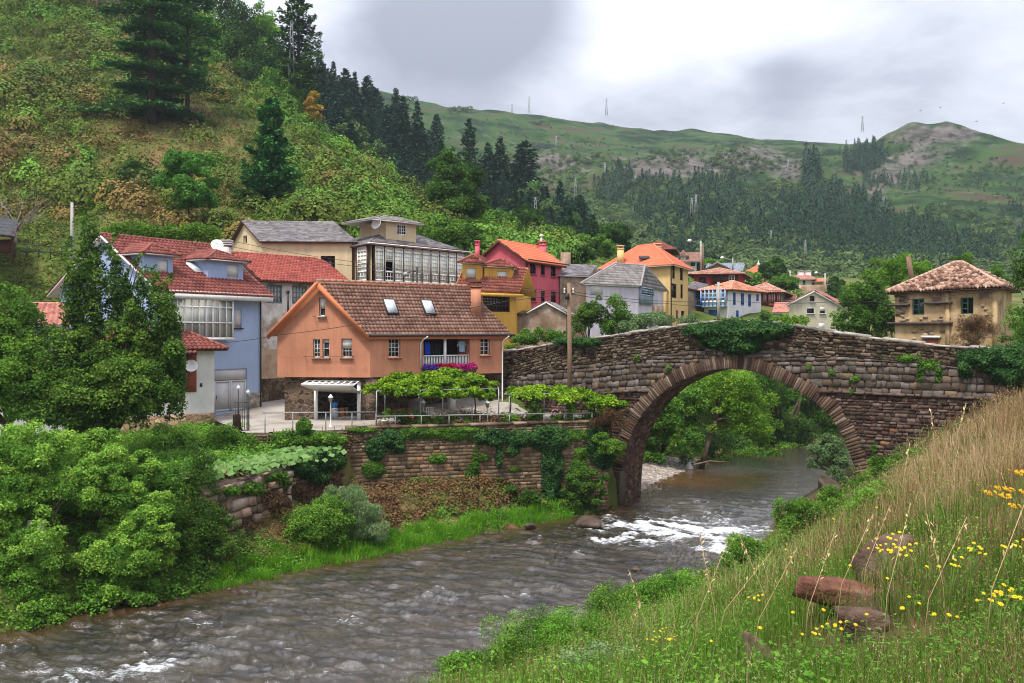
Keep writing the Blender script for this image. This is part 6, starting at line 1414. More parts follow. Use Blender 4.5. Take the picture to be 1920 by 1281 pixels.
def lit(name, label, cat, b, mats, group=None, smooth=False): return tag(b.build(name, mats, None, smooth), label, cat, group)
def misc():
 # laundry hung in the loggia, boxes in the garage, things on the terrace
 s = ORANGE.s; P = s.p; z = s.z(835, 640)
 m1 = M('blue_cloth', [(.012, .05, .42), (.02, .08, .58)], 6, .9); m2 = M('black_cloth', [(.01, .01, .012), (.025, .025, .03)], 6, .9); m3 = M('pale_blue_cloth', [(.20, .34, .48), (.42, .52, .62)], 9, .9)
 def cloth(a0, a1, z0, z1, out):
  b = MB(); n = 10; V = [];
  for i in range(n + 1):
   for j in range(7): V.append(P(a0 + (a1 - a0) * i / n, z1 + (z0 - z1) * j / 6, out + .035 * math.sin(i * 1.9 + j * .4) * (j / 6 + .3)))
  Fc = [[i * 7 + j, i * 7 + j + 1, (i + 1) * 7 + j + 1, (i + 1) * 7 + j] for i in range(n) for j in range(6)]; b.add([tuple(v) for v in V], Fc); b.add([tuple(v - s.N * .015) for v in V], [f[::-1] for f in Fc]); return b
 def span(x0, x1, y0, y1): return s.a(x0), s.a(x1), s.z((x0 + x1) / 2, y1), s.z((x0 + x1) / 2, y0)
 lit('towel', 'bright blue towel drying on the balcony of the orange house', 'towel', cloth(*span(802.5, 812, 642, 665), -.35), m1)
 for x0, x1 in ((813.5, 821), (822, 833)): lit('trousers', 'black trousers hanging to dry on the balcony', 'trousers', cloth(*span(x0, x1, 644, 667), -.4), m2, 'black trousers on the balcony line')
 b = cloth(*span(866, 876, 640, 660), -.3)
 for a, q in ((s.a(866), -1), (s.a(876), 1)): b.slab([P(a, s.z(870, 640), -.3), P(a - q * .02, s.z(870, 647), -.3), P(a + q * .12, s.z(870, 651), -.3), P(a + q * .15, s.z(870, 647), -.3)], s.N, .03)
 lit('shirt', 'pale blue checked shirt hanging at the right end of the balcony', 'shirt', b, m3)
 b = MB(); b.tube([P(s.a(797), z + .05, -.35), P(s.a(880), z + .08, -.33)], .008, 5); lit('clothes_line', 'thin clothes line stretched across the balcony', 'clothes line', b, m_iron)
 def box(px0, px1, y0, y1, Y, name, label, cat, mat):
  c0, c1 = W(px0, y1, Y), W(px1, y0, Y); b = MB(); dz = c1.z - TZ; b.abox(c0.x, c1.x, Y, Y + (c1.x - c0.x) * .8, TZ + .02, c1.z); b.abox(c0.x - .008, c1.x + .008, Y - .008, Y + .05, c1.z - .14, c1.z + .004); lit(name, label, cat, b, mat)
 mc = M('cardboard', [(.30, .15, .07), (.40, .21, .10)], 2, .9)
 box(633, 645, 765, 790, 52.4, 'cardboard_box', 'tall cardboard box standing in the open garage', 'box', mc); box(647, 652, 764, 790, 52.6, 'cardboard_box', 'narrow cardboard box beside the tall one in the garage', 'box', mc)
 b = MB(); c = W(628, 790, 52.2); b.lathe((c.x, c.y, TZ + .02), [(.2, 0), (.22, .3), (.2, .6), (.22, .65), (.15, .7)], 14); lit('barrel', 'pale plastic barrel on the garage floor', 'barrel', b, M('pale_plastic', [(.35, .38, .42), (.45, .48, .5)], 2, .4), None, True)
 b = MB(); b.lathe((c.x, c.y, TZ + .73), [(.12, 0), (.19, .1), (.19, .24), (.16, .3), (.05, .32)], 14); lit('bucket', 'blue plastic bucket on top of the garage barrel', 'bucket', b, m_bluew, None, True)
 b = MB(); c = W(660, 790, 53.4)
 for dx in (-.7, .5): b.bar((c.x + dx, c.y, TZ + .02), (c.x + dx, c.y, TZ + .8), .06)
 b.abox(c.x - .9, c.x + .7, c.y - .3, c.y + .3, TZ + .8, TZ + .86); lit('workbench', 'workbench at the back of the open garage', 'workbench', b, m_brownw)
 # white plastic chair
 c = W(806, 789, 50.3); c.z = TZ + .03; r = empty('plastic_chair', tuple(c), 'white plastic garden chair under the pergola', 'chair')
 b = MB(); b.abox(c.x - .22, c.x + .22, c.y - .2, c.y + .22, c.z + .40, c.z + .44); b.build('seat', m_white, r); b = MB()
 for i in range(5): x = c.x - .2 + .1 * i; b.bar((x, c.y + .2, c.z + .42), (x, c.y + .3, c.z + .82), .035, .05)
 b.bar((c.x - .23, c.y + .3, c.z + .83), (c.x + .23, c.y + .3, c.z + .83), .05, .06); b.build('backrest', m_white, r)
 for dx in (-.2, .2):
  for dy in (-.18, .2): b = MB(); b.bar((c.x + dx, c.y + dy, c.z), (c.x + dx, c.y + dy, c.z + .42), .045); b.build('leg', m_white, r)
 for px, Y, m, lb in ((872, 50.6, m_bluew, 'blue flower pot near the right end of the pergola'), (862, 50.4, m_bluew, 'second blue flower pot left of the other'), (722, 48.6, m_white, 'white planter on the low wall by the garage'), (850, 50.2, M('terracotta', [(.30, .10, .05), (.42, .15, .08)], 3), 'terracotta pot beside the blue flower pots')):
  c = W(px, 0, Y); b = MB(); b.lathe((c.x, c.y, TZ + .02), [(.12, 0), (.18, .28), (.2, .28), (.2, .33), (.15, .32)], 12); lit('flower_pot', lb, 'flower pot', b, m, None, True)
 # iron gate and stone post at the drive
 c = W(452, 800, 47.3); r = empty('iron_gate', (c.x, c.y, 4.7), 'small dark iron gate with wire mesh between the garage doors', 'gate'); b = MB()
 for k in range(7): x = c.x - .30 + .12 * k; b.bar((x, c.y, 4.7), (x, c.y, 6.3), .025)
 for zz in (4.85, 5.6, 6.3): b.bar((c.x - .32, c.y, zz), (c.x + .45, c.y, zz), .03)
 b.build('grille', m_iron, r)
 for px, yt in ((447, 733), (465, 741)):
  t = W(px, yt, 47.3); b = MB(); b.tube([(t.x, t.y, 4.6), (t.x, t.y, t.z)], .035, 8); p = b.build('post', m_iron, r); b = MB(); b.lathe((t.x, t.y, t.z), [(.03, 0), (.09, .12), (.09, .2), (.02, .28)], 8); b.build('lamp', m_white, p)
 b = MB(); c = W(444, 800, 47.2); b.lathe((c.x, c.y, 4.2), [(.28, 0), (.3, .5), (.22, 1.0), (.2, 1.45), (.1, 1.5)], 8); lit('stone_post', 'rough grey stone post beside the small iron gate', 'post', b, m_slabst)
 # woven fence panel and terracotta edge of the vegetable plot
 w = Wall(512, 45.4, 650, 46.9); r = empty('wattle_fence', tuple(w.p(w.L / 2, 3.9, 0)), 'woven wattle fence overgrown by climbers above the squash garden', 'fence'); b = MB()
 for k in range(14): z = 3.95 + .075 * k; b.tube([w.p(w.L * t / 12, z, .04 * (1 if (t + k) % 2 else -1)) for t in range(13)], .022, 5)
 b.build('weave', M('grey_wattle', [(.10, .085, .06), (.20, .17, .125)], 4, .9), r)
 for k in range(7): b = MB(); b.tube([w.p(w.L * (k + .05) / 6.1, 3.7), w.p(w.L * (k + .05) / 6.1, 5.15)], .03, 6); b.build('stake', m_wpole, r)
 # roof pole with a street lamp behind the orange ridge
 c = W(782, 540, 63); t = W(782, 501, 63); b = MB(); r = empty('street_lamp', (c.x, c.y, 8.5), 'black street lamp pole rising behind the orange house ridge', 'street lamp'); b.tube([(c.x, c.y, 8.5), tuple(t)], .09, 8); b.build('pole', m_iron, r)
 b = MB(); a = W(781, 508, 63); e = W(763, 512, 62.5); b.tube([a, e], .035, 6); b.build('arm', m_iron, r); b = MB(); b.lathe(e - Vector((.1, 0, .1)), [(.05, -.2), (.16, -.05), (.14, .1), (.03, .2)], 10, 0, Vector((1, 0, -.3))); b.build('lamp_head', m_galv, r, True)
 c = W(845, 545, 66); b = MB(); b.tube([c - UP * .6, c + UP * .9], .03, 6)
 for k in range(5): b.bar(c + UP * (.4 + .06 * k) + Vector((-.4 + .2 * k, 0, 0)) - Vector((0, .3, 0)), c + UP * (.4 + .06 * k) + Vector((-.4 + .2 * k, 0, 0)) + Vector((0, .3, 0)), .015)
 b.bar(c + UP * .4 - Vector((.45, 0, 0)), c + UP * .66 + Vector((.45, 0, 0)), .02); lit('antenna', 'television antenna behind the right end of the orange roof', 'antenna', b, m_galv)
 # fence, pole at far left
 w = Wall(28, 66, 116, 68); r = empty('iron_fence', tuple(w.p(w.L / 2, w.z(70, 480), 0)), 'thin dark iron fence on the grass at the far left', 'fence'); b = MB(); z = w.z(70, 459)
 for q in (0, .45): b.bar(w.p(0, z - q), w.p(w.L, z - q - .1), .05)
 b.build('rails', m_iron, r)
 for k in range(5): b = MB(); b.bar(w.p(w.L * k / 4, z - 1.0), w.p(w.L * k / 4, z + .05), .06); b.build('post', m_iron, r)
 def pole(px, y0, y1, Y, label, rad=.12, mat=None, arm=None, name='utility_pole', cat='utility pole'):
  b0, t = W(px, y1, Y), W(px, y0, Y); r = empty(name, tuple(b0), label, cat); b = MB(); b.tube([b0 - UP * .6, t], [rad, rad * .75], 8); b.build('pole', mat or m_conc, r, True)
  if arm:
   b = MB(); e = t + Vector((arm * 1.5, -.2, .05)); b.tube([t - UP * .3, e], .04, 6); b.build('arm', m_galv, r); b = MB(); b.lathe(e, [(.04, -.25), (.2, 0), (.17, .2), (.03, .35)], 8, 0, Vector((arm, 0, -.2))); b.build('lamp_head', m_white, r, True)
  else:
   b = MB(); b.bar(t - UP * .35 - Vector((.5, 0, 0)), t - UP * .35 + Vector((.5, 0, 0)), .06); b.build('crossarm', m_iron, r)
 pole(135, 380, 480, 64, 'grey concrete pole standing on the grassy slope at the far left', .13)
 pole(1347, 529, 604, 97, 'concrete pole in front of the blue trimmed house', .17)
 pole(1314, 452, 500, 122, 'concrete lamp post with a lamp on a short arm above the narrow brown house', .14, arm=-1, name='street_lamp', cat='street lamp')
 pole(1318, 462, 500, 125, 'plain wooden pole right beside the concrete lamp post', .16, m_wpole)
 pole(1374, 484, 505, 128, 'street lamp in front of the blue grey slate roof', .12, m_galv, -1, 'street_lamp', 'street lamp')
 pole(1481, 507, 545, 150, 'street lamp left of the white bungalow', .16, m_conc, -1, 'street_lamp', 'street lamp')
 pole(1547, 512, 548, 150, 'street lamp right of the small ochre cottage', .16, m_conc, -1, 'street_lamp', 'street lamp')
 b = MB(); b.tube([W(1713, 545, 69), W(1703, 481, 69)], [.19, .17], 10); lit('wooden_post', 'leaning bare wooden post behind the ruined house', 'post', b, m_wpole)
 # white sack and driftwood by the gravel bar
 c = hit(1292, 886, zland, 55, 75); c = c or ground(1292, 64); b = MB(); b.lathe((c.x, c.y, c.z), [(.2, 0), (.32, .15), (.3, .4), (.12, .62), (.18, .72)], 9); lit('sack', 'crumpled white plastic sack lying on the gravel bar', 'sack', b, m_white, None, True)
 b = MB(); c = W(1300, 872, 64); b.tube([c, c + Vector((1.2, .2, .25)), c + Vector((2.6, .3, .15))], [.07, .05, .02], 6); b.tube([c + Vector((1, .2, .2)), c + Vector((1.3, .1, -.3))], [.03, .01], 5); lit('driftwood', 'bleached driftwood branch caught at the water edge under the arch', 'branch', b, m_wpole)
 # birds far off over the ridge
 for px, py, Y in ((1726, 208, 240), (1763, 202, 250), (1831, 228, 235), (1882, 194, 260)):
  c = W(px, py, Y); b = MB(); b.lathe(c - Vector((.25, 0, 0)), [(.01, 0), (.07, .15), (.06, .35), (.01, .55)], 6, 0, Vector((1, 0, .1)))
  for q in (-1, 1): b.slab([c + Vector((-.05, 0, .03)), c + Vector((.15, 0, .03)), c + Vector((.05, q * .35, .18)), c + Vector((-.15, q * .65, .10))], UP, .02)
  tag(b.build('bird', m_iron), 'dark bird flying over the far ridge', 'bird', 'birds over the ridge')
misc()
def pylon(px, y0, y1, Y, label, w=.9, arms=2):
 b0, t = W(px, y1, Y), W(px, y0, Y); H = t.z - b0.z; r = empty('pylon', tuple(b0), label, 'pylon', 'power pylons on the hills'); b = MB(); w *= .6; th = max(.05, Y * .00026)
 L = [(Vector((sx * w, sy * w, 0)), Vector((sx * w * .22, sy * w * .22, H))) for sx in (-1, 1) for sy in (-1, 1)]
 for p, q in L: b.bar(b0 + p - UP, b0 + q, th)
 n = max(4, int(H / 1.8))
 for i in range(n):
  f0, f1 = i / n, (i + 1) / n
  for j, k in ((0, 1), (1, 3), (3, 2), (2, 0)): b.bar(b0 + L[j][0].lerp(L[j][1], f0), b0 + L[k][0].lerp(L[k][1], f1), th * .6)
 b.build('lattice', m_galv, r)
 for i in range(arms): b = MB(); z = H * (.97 - .13 * i); b.bar(b0 + Vector((-w * 1.6, 0, z)), b0 + Vector((w * 1.6, 0, z)), th); b.build('crossarm', m_galv, r)
pylon(547, 38, 150, 143, 'tall lattice pylon standing before the big pine on the near hill', .8)
pylon(1305, 365, 402, 225, 'slim lattice pylon above the village, right one of a close pair', .7)
pylon(1297, 371, 402, 228, 'slim lattice pylon above the village, left one of a close pair', .7)
pylon(992, 181, 212, 700, 'distant pylon on the skyline left of centre', 1.4)
pylon(1137, 185, 214, 725, 'distant pylon on the skyline above the rocky knolls', 1.4)
pylon(1617, 218, 245, 640, 'distant pylon on the skyline near the rocky peak', 1.3)
pylon(1043, 255, 283, 520, 'distant pylon above the leftmost rocky knoll', 1.1)
pylon(1134, 305, 332, 430, 'distant pylon among the pines below the rocky knolls', 1.0)
pylon(1478, 300, 325, 440, 'distant pylon beside the tall dark pines', .9)
pylon(1510, 450, 482, 215, 'thin pylon at the foot of the dark plantation', .5)
pylon(1446, 432, 448, 235, 'small pylon with wide arms above the pyramid roof', .4)
pylon(1004, 370, 406, 138, 'pylon on the green spur behind the pink house', .45)
pylon(1079, 335, 372, 225, 'pylon at the end of the pine ridge', .6)
pylon(960, 195, 215, 690, 'faint distant pylon left of the skyline pylons', .9)

# ---- rocks
def rock(c, r, mat, name, label, cat, group=None, seed=0, sub=4, flat=1.0, facet=.5):
 import bmesh
 bm = bmesh.new(); bmesh.ops.create_icosphere(bm, subdivisions=sub, radius=1); V = np.array([v.co[:] for v in bm.verts]); Fc = [[v.index for v in f.verts] for f in bm.faces]; bm.free()
 rs = np.random.default_rng(seed); k = np.ones(len(V)) * 9; V = np.sign(V) * np.abs(V) ** .55
 for i in range(8):                                    # cut by random planes for facets
  n = rs.normal(size=3); n /= np.linalg.norm(n); d = V @ n; lim = rs.uniform(.42, .78); k = np.minimum(k, np.where(d > .05, lim / np.maximum(d, .05), 9))
 k = np.minimum(k, 1.3); V = V * k[:, None]
 V = V * (1 + .30 * fbm(V[:, 0] * 1.7 + seed, V[:, 1] * 1.7, V[:, 2] * 2.6, 4, seed)[:, None] + .12 * fbm(V[:, 0] * 7 + seed, V[:, 1] * 9, V[:, 2] * 9, 3, seed)[:, None])
 V = V * np.array(r); a = rs.uniform(0, 6.3); ca, sa = math.cos(a), math.sin(a); V[:, :2] = V[:, :2] @ np.array([[ca, sa], [-sa, ca]])
 b = MB(); b.add(V + np.array(c), np.array(Fc)); o = b.build(name, mat, None, False, Vector(c)); return tag(o, label, cat, group)
m_rred = M('red_sandstone', [(.06, .025, .017), (.17, .072, .048), (.25, .135, .095)], 2.6, .9, 1.8, 6, stain=((.10, .09, .075), 2.2, .55, .7, .7))
m_rgrey = M('grey_boulder', [(.035, .022, .016), (.115, .072, .052), (.20, .14, .11)], 3, .9, 1.8, 6, stain=((.33, .15, .05), 1.5, .62, .75, .6))
m_rwet = M('wet_river_rock', [(.035, .025, .02), (.11, .08, .06)], 2, .35, .5, 9)
def rocks():
 P = lambda px, py, dz: (hit(px, py, zright, 3, 60, .05) or ground(px, 22, zright)) + UP * dz
 def rk(px, py, wpx, k, mat, lb, sd, dz): c = P(px, py, 0); r = wpx * c.y / F / 2 * 1.0; rock(c + UP * r * dz, (r, r * .7, r * k), mat, 'boulder', lb, 'boulder', None, sd)
 rk(1590, 1135, 140, .65, m_rred, 'flat topped reddish boulder in the dry grass of the near bank', 3, .25)
 rk(1640, 1075, 140, .95, m_rgrey, 'upright grey boulder with an orange lichen patch behind the reddish one', 31, .3)
 rk(1625, 1195, 120, .55, m_rgrey, 'dark weathered boulder half buried right below the reddish one', 41, .1)
 rk(1440, 1250, 130, .5, m_rgrey, 'low dark boulder under dry stalks near the bottom of the bank', 12, .15)
 rock(W(1562, 915, 43.5), (.55, .5, .55), m_rwet, 'boulder', 'grey purple boulder at the foot of the right pier', 'boulder', None, 14)
 for i, (px, py, rx, rz, lb) in enumerate(((1102, 985, 1.05, .3, 'long flat dark rock splitting the rapids below the wall'), (998, 990, .5, .25, 'rounded grey rock at the left shore by the rapids'), (962, 990, .35, .22, 'tan rock at the left shore beside the grass'), (1122, 958, .38, .3, 'dark rock under the pier footing'), (1098, 962, .42, .28, 'dark rock beside the pier footing, left of its neighbour'), (985, 975, .3, .2, 'small rock above the rounded grey one'), (910, 940, .3, .35, 'reddish block fallen at the foot of the retaining wall'), (795, 985, .3, .3, 'reddish stone below the dry brambles'), (868, 1043, .2, .16, 'small stone breaking the water near the left bank'), (1190, 1068, .3, .14, 'small wet stone in mid stream'))):
  Y = F * HC / (py - HZ); c = Vector(((px - CX) / F * Y, Y, 0.02)) if py > 950 else ground(px, {910: 49.2, 795: 47}[px]); rock(c, (rx, rx * .7, rz), m_rred if px in (910, 795, 962) else m_rwet, 'river_rock', lb, 'rock', 'rocks along the left shore', 20 + i, 3)
rocks()
# ------------------------------------------------------------------ foliage kit
def unit(v): return v / np.maximum(np.linalg.norm(v, axis=-1, keepdims=True), 1e-9)
def cards(P, Nn, size, aspect, rs, T=None, bend=.0):
 """diamond leaves: centres P, normals Nn, lengths size"""
 n = len(P); Nn = unit(Nn)
 if T is None: T = rs.normal(size=(n, 3))
 T = unit(T - Nn * (T * Nn).sum(1, keepdims=True)); B = np.cross(Nn, T)
 size = np.broadcast_to(np.asarray(size, float), (n,))[:, None]; hl = size * .5; hw = size * aspect * .5
 V = np.stack([P - T * hl, P + B * hw + T * hl * .1, P + T * hl + Nn * size * bend, P - B * hw + T * hl * .1], 1).reshape(-1, 3)
 return V, np.arange(4 * n).reshape(-1, 4)
def blob_leaves(blobs, n, size, rs, aspect=.6, shell=.62, up=.45, zmin=-.75, sq=1.0, jit=.8):
 """leaves spread through a crown made of blobs (x, y, z, rx, ry, rz, tone): denser towards each blob's outside"""
 Bl = np.array(blobs, float); wt = (Bl[:, 3] * Bl[:, 4] + Bl[:, 3] * Bl[:, 5]) ; k = rs.choice(len(Bl), n, p=wt / wt.sum())
 d = unit(rs.normal(size=(n, 3))); lo = d[:, 2] < zmin; d[lo, 2] *= -1
 r = shell + (1 - shell) * rs.random(n) ** .8; r = r * (1 + .10 * rs.normal(size=n))
 P = Bl[k, :3] + d * Bl[k, 3:6] * r[:, None]
 Nn = d * .7 + rs.normal(size=(n, 3)) * jit + np.array([0, 0, up])
 V, Fc = cards(P, Nn, size * rs.uniform(.7, 1.25, n), aspect, rs)
 tone = Bl[k, 6] + rs.normal(0, .10, n); lig = .5 + rs.normal(0, .20, n)
 C = np.stack([np.clip(tone, 0, 1), np.clip(lig, .12, .9), np.zeros(n)], 1).repeat(4, 0)
 return V, Fc, C
def sub_blobs(masses, k, rs, rel=(.28, .45), tone=(.3, .75), flat=.85):
 """break big ellipsoids (x,y,z,rx,ry,rz) into clumps near their surface"""
 out = []; M_ = np.array(masses, float); w = M_[:, 3] * M_[:, 5];
 for i in rs.choice(len(M_), k, p=w / w.sum()):
  d = unit(rs.normal(size=3)); f = rs.uniform(.35, .95); c = M_[i, :3] + d * M_[i, 3:6] * f; r = rs.uniform(*rel) * M_[i, 3:6].mean() * 1.0
  out.append((c[0], c[1], c[2], r * rs.uniform(.85, 1.2), r * rs.uniform(.85, 1.2), r * flat * rs.uniform(.8, 1.15), rs.uniform(*tone)))
 return out
def px_masses(L, depth=.9):
 """masses drawn at (px, py, Y, rx_px, ry_px) -> world ellipsoids as deep as they are wide"""
 out = []
 for px, py, Y, rx, ry in L: c = W(px, py, Y); out.append((c.x, c.y, c.z, rx * Y / F, rx * Y / F * depth, ry * Y / F))
 return out
m_bark = M('bark', [(.045, .032, .022), (.11, .085, .062)], 3, .95, .8, 12, stretch=(1, 1, .2))
m_barkp = M('pale_bark', [(.16, .13, .105), (.30, .26, .22)], 3, .95, .6, 12, stretch=(1, 1, .2))
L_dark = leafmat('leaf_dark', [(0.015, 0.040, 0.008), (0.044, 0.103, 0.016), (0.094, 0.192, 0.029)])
L_mid = leafmat('leaf_mid', [(0.025, 0.070, 0.009), (0.084, 0.186, 0.021), (0.181, 0.333, 0.039)])
L_alder = leafmat('leaf_alder', [(0.040, 0.114, 0.014), (0.131, 0.278, 0.033), (0.292, 0.484, 0.068)])
L_bright = leafmat('leaf_bright', [(0.051, 0.123, 0.010), (0.145, 0.290, 0.023), (0.290, 0.464, 0.046)])
L_vine = leafmat('leaf_vine', [(0.045, 0.108, 0.006), (0.134, 0.259, 0.012), (0.269, 0.410, 0.029)])
L_ivy = leafmat('leaf_ivy', [(0.009, 0.029, 0.008), (0.029, 0.084, 0.018), (0.080, 0.167, 0.039)], .15)
L_silver = leafmat('leaf_willow', [(0.052, 0.098, 0.033), (0.130, 0.215, 0.078), (0.247, 0.338, 0.156)])
L_brown = leafmat('leaf_brown', [(.05, .028, .014), (.13, .075, .036), (.22, .14, .07)])
L_yellow = leafmat('leaf_yellow', [(.16, .15, .02), (.38, .27, .03), (.55, .32, .05)])
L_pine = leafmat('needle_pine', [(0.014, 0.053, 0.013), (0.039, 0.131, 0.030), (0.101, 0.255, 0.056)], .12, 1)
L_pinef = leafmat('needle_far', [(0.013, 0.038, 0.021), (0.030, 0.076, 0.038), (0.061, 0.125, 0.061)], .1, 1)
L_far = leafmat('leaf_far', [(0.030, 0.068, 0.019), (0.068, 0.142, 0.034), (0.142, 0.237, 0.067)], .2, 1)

def limbs(b, base, tips, r0, rs, bend=.12, n=5, m=0):
 base = Vector(base)
 for t in tips:
  t = Vector(t); L = (t - base).length; pts = []
  for i in range(n + 1):
   f = i / n; p = base.lerp(t, f); p += Vector(rs.normal(0, bend * L * .25, 3)) * math.sin(math.pi * f) * .8; p.z += L * .06 * math.sin(math.pi * f); pts.append(p)
  b.tube(pts, [r0 * (1 - .88 * i / n) for i in range(n + 1)], 6, m)
def tree(name, label, cat, base, masses, nblob, nleaf, leaf, mat, rs, trunk=.18, rel=(.28, .45), tone=(.25, .8), bark=None, group=None, nl=9, aspect=.6, lean=None, shell=.6, crown='crown', fork=.35, zmin=-.75, extra=(), flat=.85):
 base = Vector(base); r = empty(name, tuple(base), label, cat, group); bl = sub_blobs(masses, nblob, rs, rel, tone, flat) + list(extra)
 V, Fc, C = blob_leaves(bl, nleaf, leaf, rs, aspect, shell, zmin=zmin); b = MB(); b.add(V, Fc, 0, C); b.build(crown, mat, r)
 if trunk:
  b = MB(); ctr = np.mean([m_[:3] for m_ in masses], 0); top = max(m_[2] + m_[5] * .3 for m_ in masses); f = base.lerp(Vector(ctr), fork) if lean is None else Vector(lean)
  b.tube([base - UP * .4, base.lerp(f, .5) + Vector(rs.normal(0, trunk * .5, 3)), f], [trunk * 1.25, trunk, trunk * .85], 9)
  idx = rs.choice(len(bl), min(nl, len(bl)), replace=False); limbs(b, f, [bl[i][:3] for i in idx], trunk * .6, rs); b.build('trunk', bark or m_bark, r, True)
 return r

def conifer(h, rad, nwh, per, card, rs, droop=.25, taper=.9, base=.08, ncard=7, ragged=.2, cl=.34, upl=.0, top=.0, flat=.05):
 """one pine: whorls of boughs carrying flat sprays of needle cards; returns (trunk MB, crown MB) at the origin"""
 tb = MB(); tb.tube([(0, 0, -.5), (0, 0, h * .5), (0, 0, h * .97)], [h * .016 + .03, h * .010 + .02, .015], 7)
 Ps = []; Ns = []; Ts = []; Cs = []
 for i in range(nwh):
  t = base + (1 - base) * ((i + .5) / nwh) ** 1.0; z = h * t
  L = rad * (max(0, 1 - (t - base) / (1 - base)) ** taper + top) * rs.uniform(1 - ragged, 1 + ragged) + .06 * rad
  nb = max(3, int(per * (.55 + .45 * (1 - t)))); a0 = rs.uniform(0, 6.3)
  for k in range(nb):
   a = a0 + 2 * math.pi * k / nb + rs.normal(0, .2); l = L * rs.uniform(.7, 1.15); dr = droop * rs.uniform(.6, 1.4)
   dv = np.array([math.cos(a), math.sin(a), 0]); sv = np.array([-math.sin(a), math.cos(a), 0])
   tb.tube([tuple(np.array([0, 0, z])), tuple(np.array([0, 0, z]) + dv * l * .95 + np.array([0, 0, -dr * l * .9 + upl * l]))], [.02 + .008 * l, .008], 4)
   n = max(3, int(ncard * (l / rad + .25))); f = rs.random(n) ** .65; tone = rs.uniform(.2, .8)
   spread = cl * l * (1.05 - f * .75)
   p = np.array([0, 0, z]) + np.outer(f * l, dv) + np.outer(rs.normal(0, 1, n) * spread * .5, sv) + np.outer(-dr * l * f ** 1.5 + upl * l * f ** 2 + rs.normal(0, flat * rad, n), [0, 0, 1])
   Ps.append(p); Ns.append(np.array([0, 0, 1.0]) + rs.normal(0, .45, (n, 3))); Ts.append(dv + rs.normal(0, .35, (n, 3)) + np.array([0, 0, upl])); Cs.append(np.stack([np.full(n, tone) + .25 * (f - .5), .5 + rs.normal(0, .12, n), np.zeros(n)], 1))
 P, Nn, T, C = (np.concatenate(q) for q in (Ps, Ns, Ts, Cs)); s = card * rs.uniform(.7, 1.3, len(P))
 V, Fc = cards(P, Nn, s, .42, rs, T); cb = MB(); cb.add(V, Fc, 0, np.clip(C, 0.02, .98).repeat(4, 0)); return tb, cb

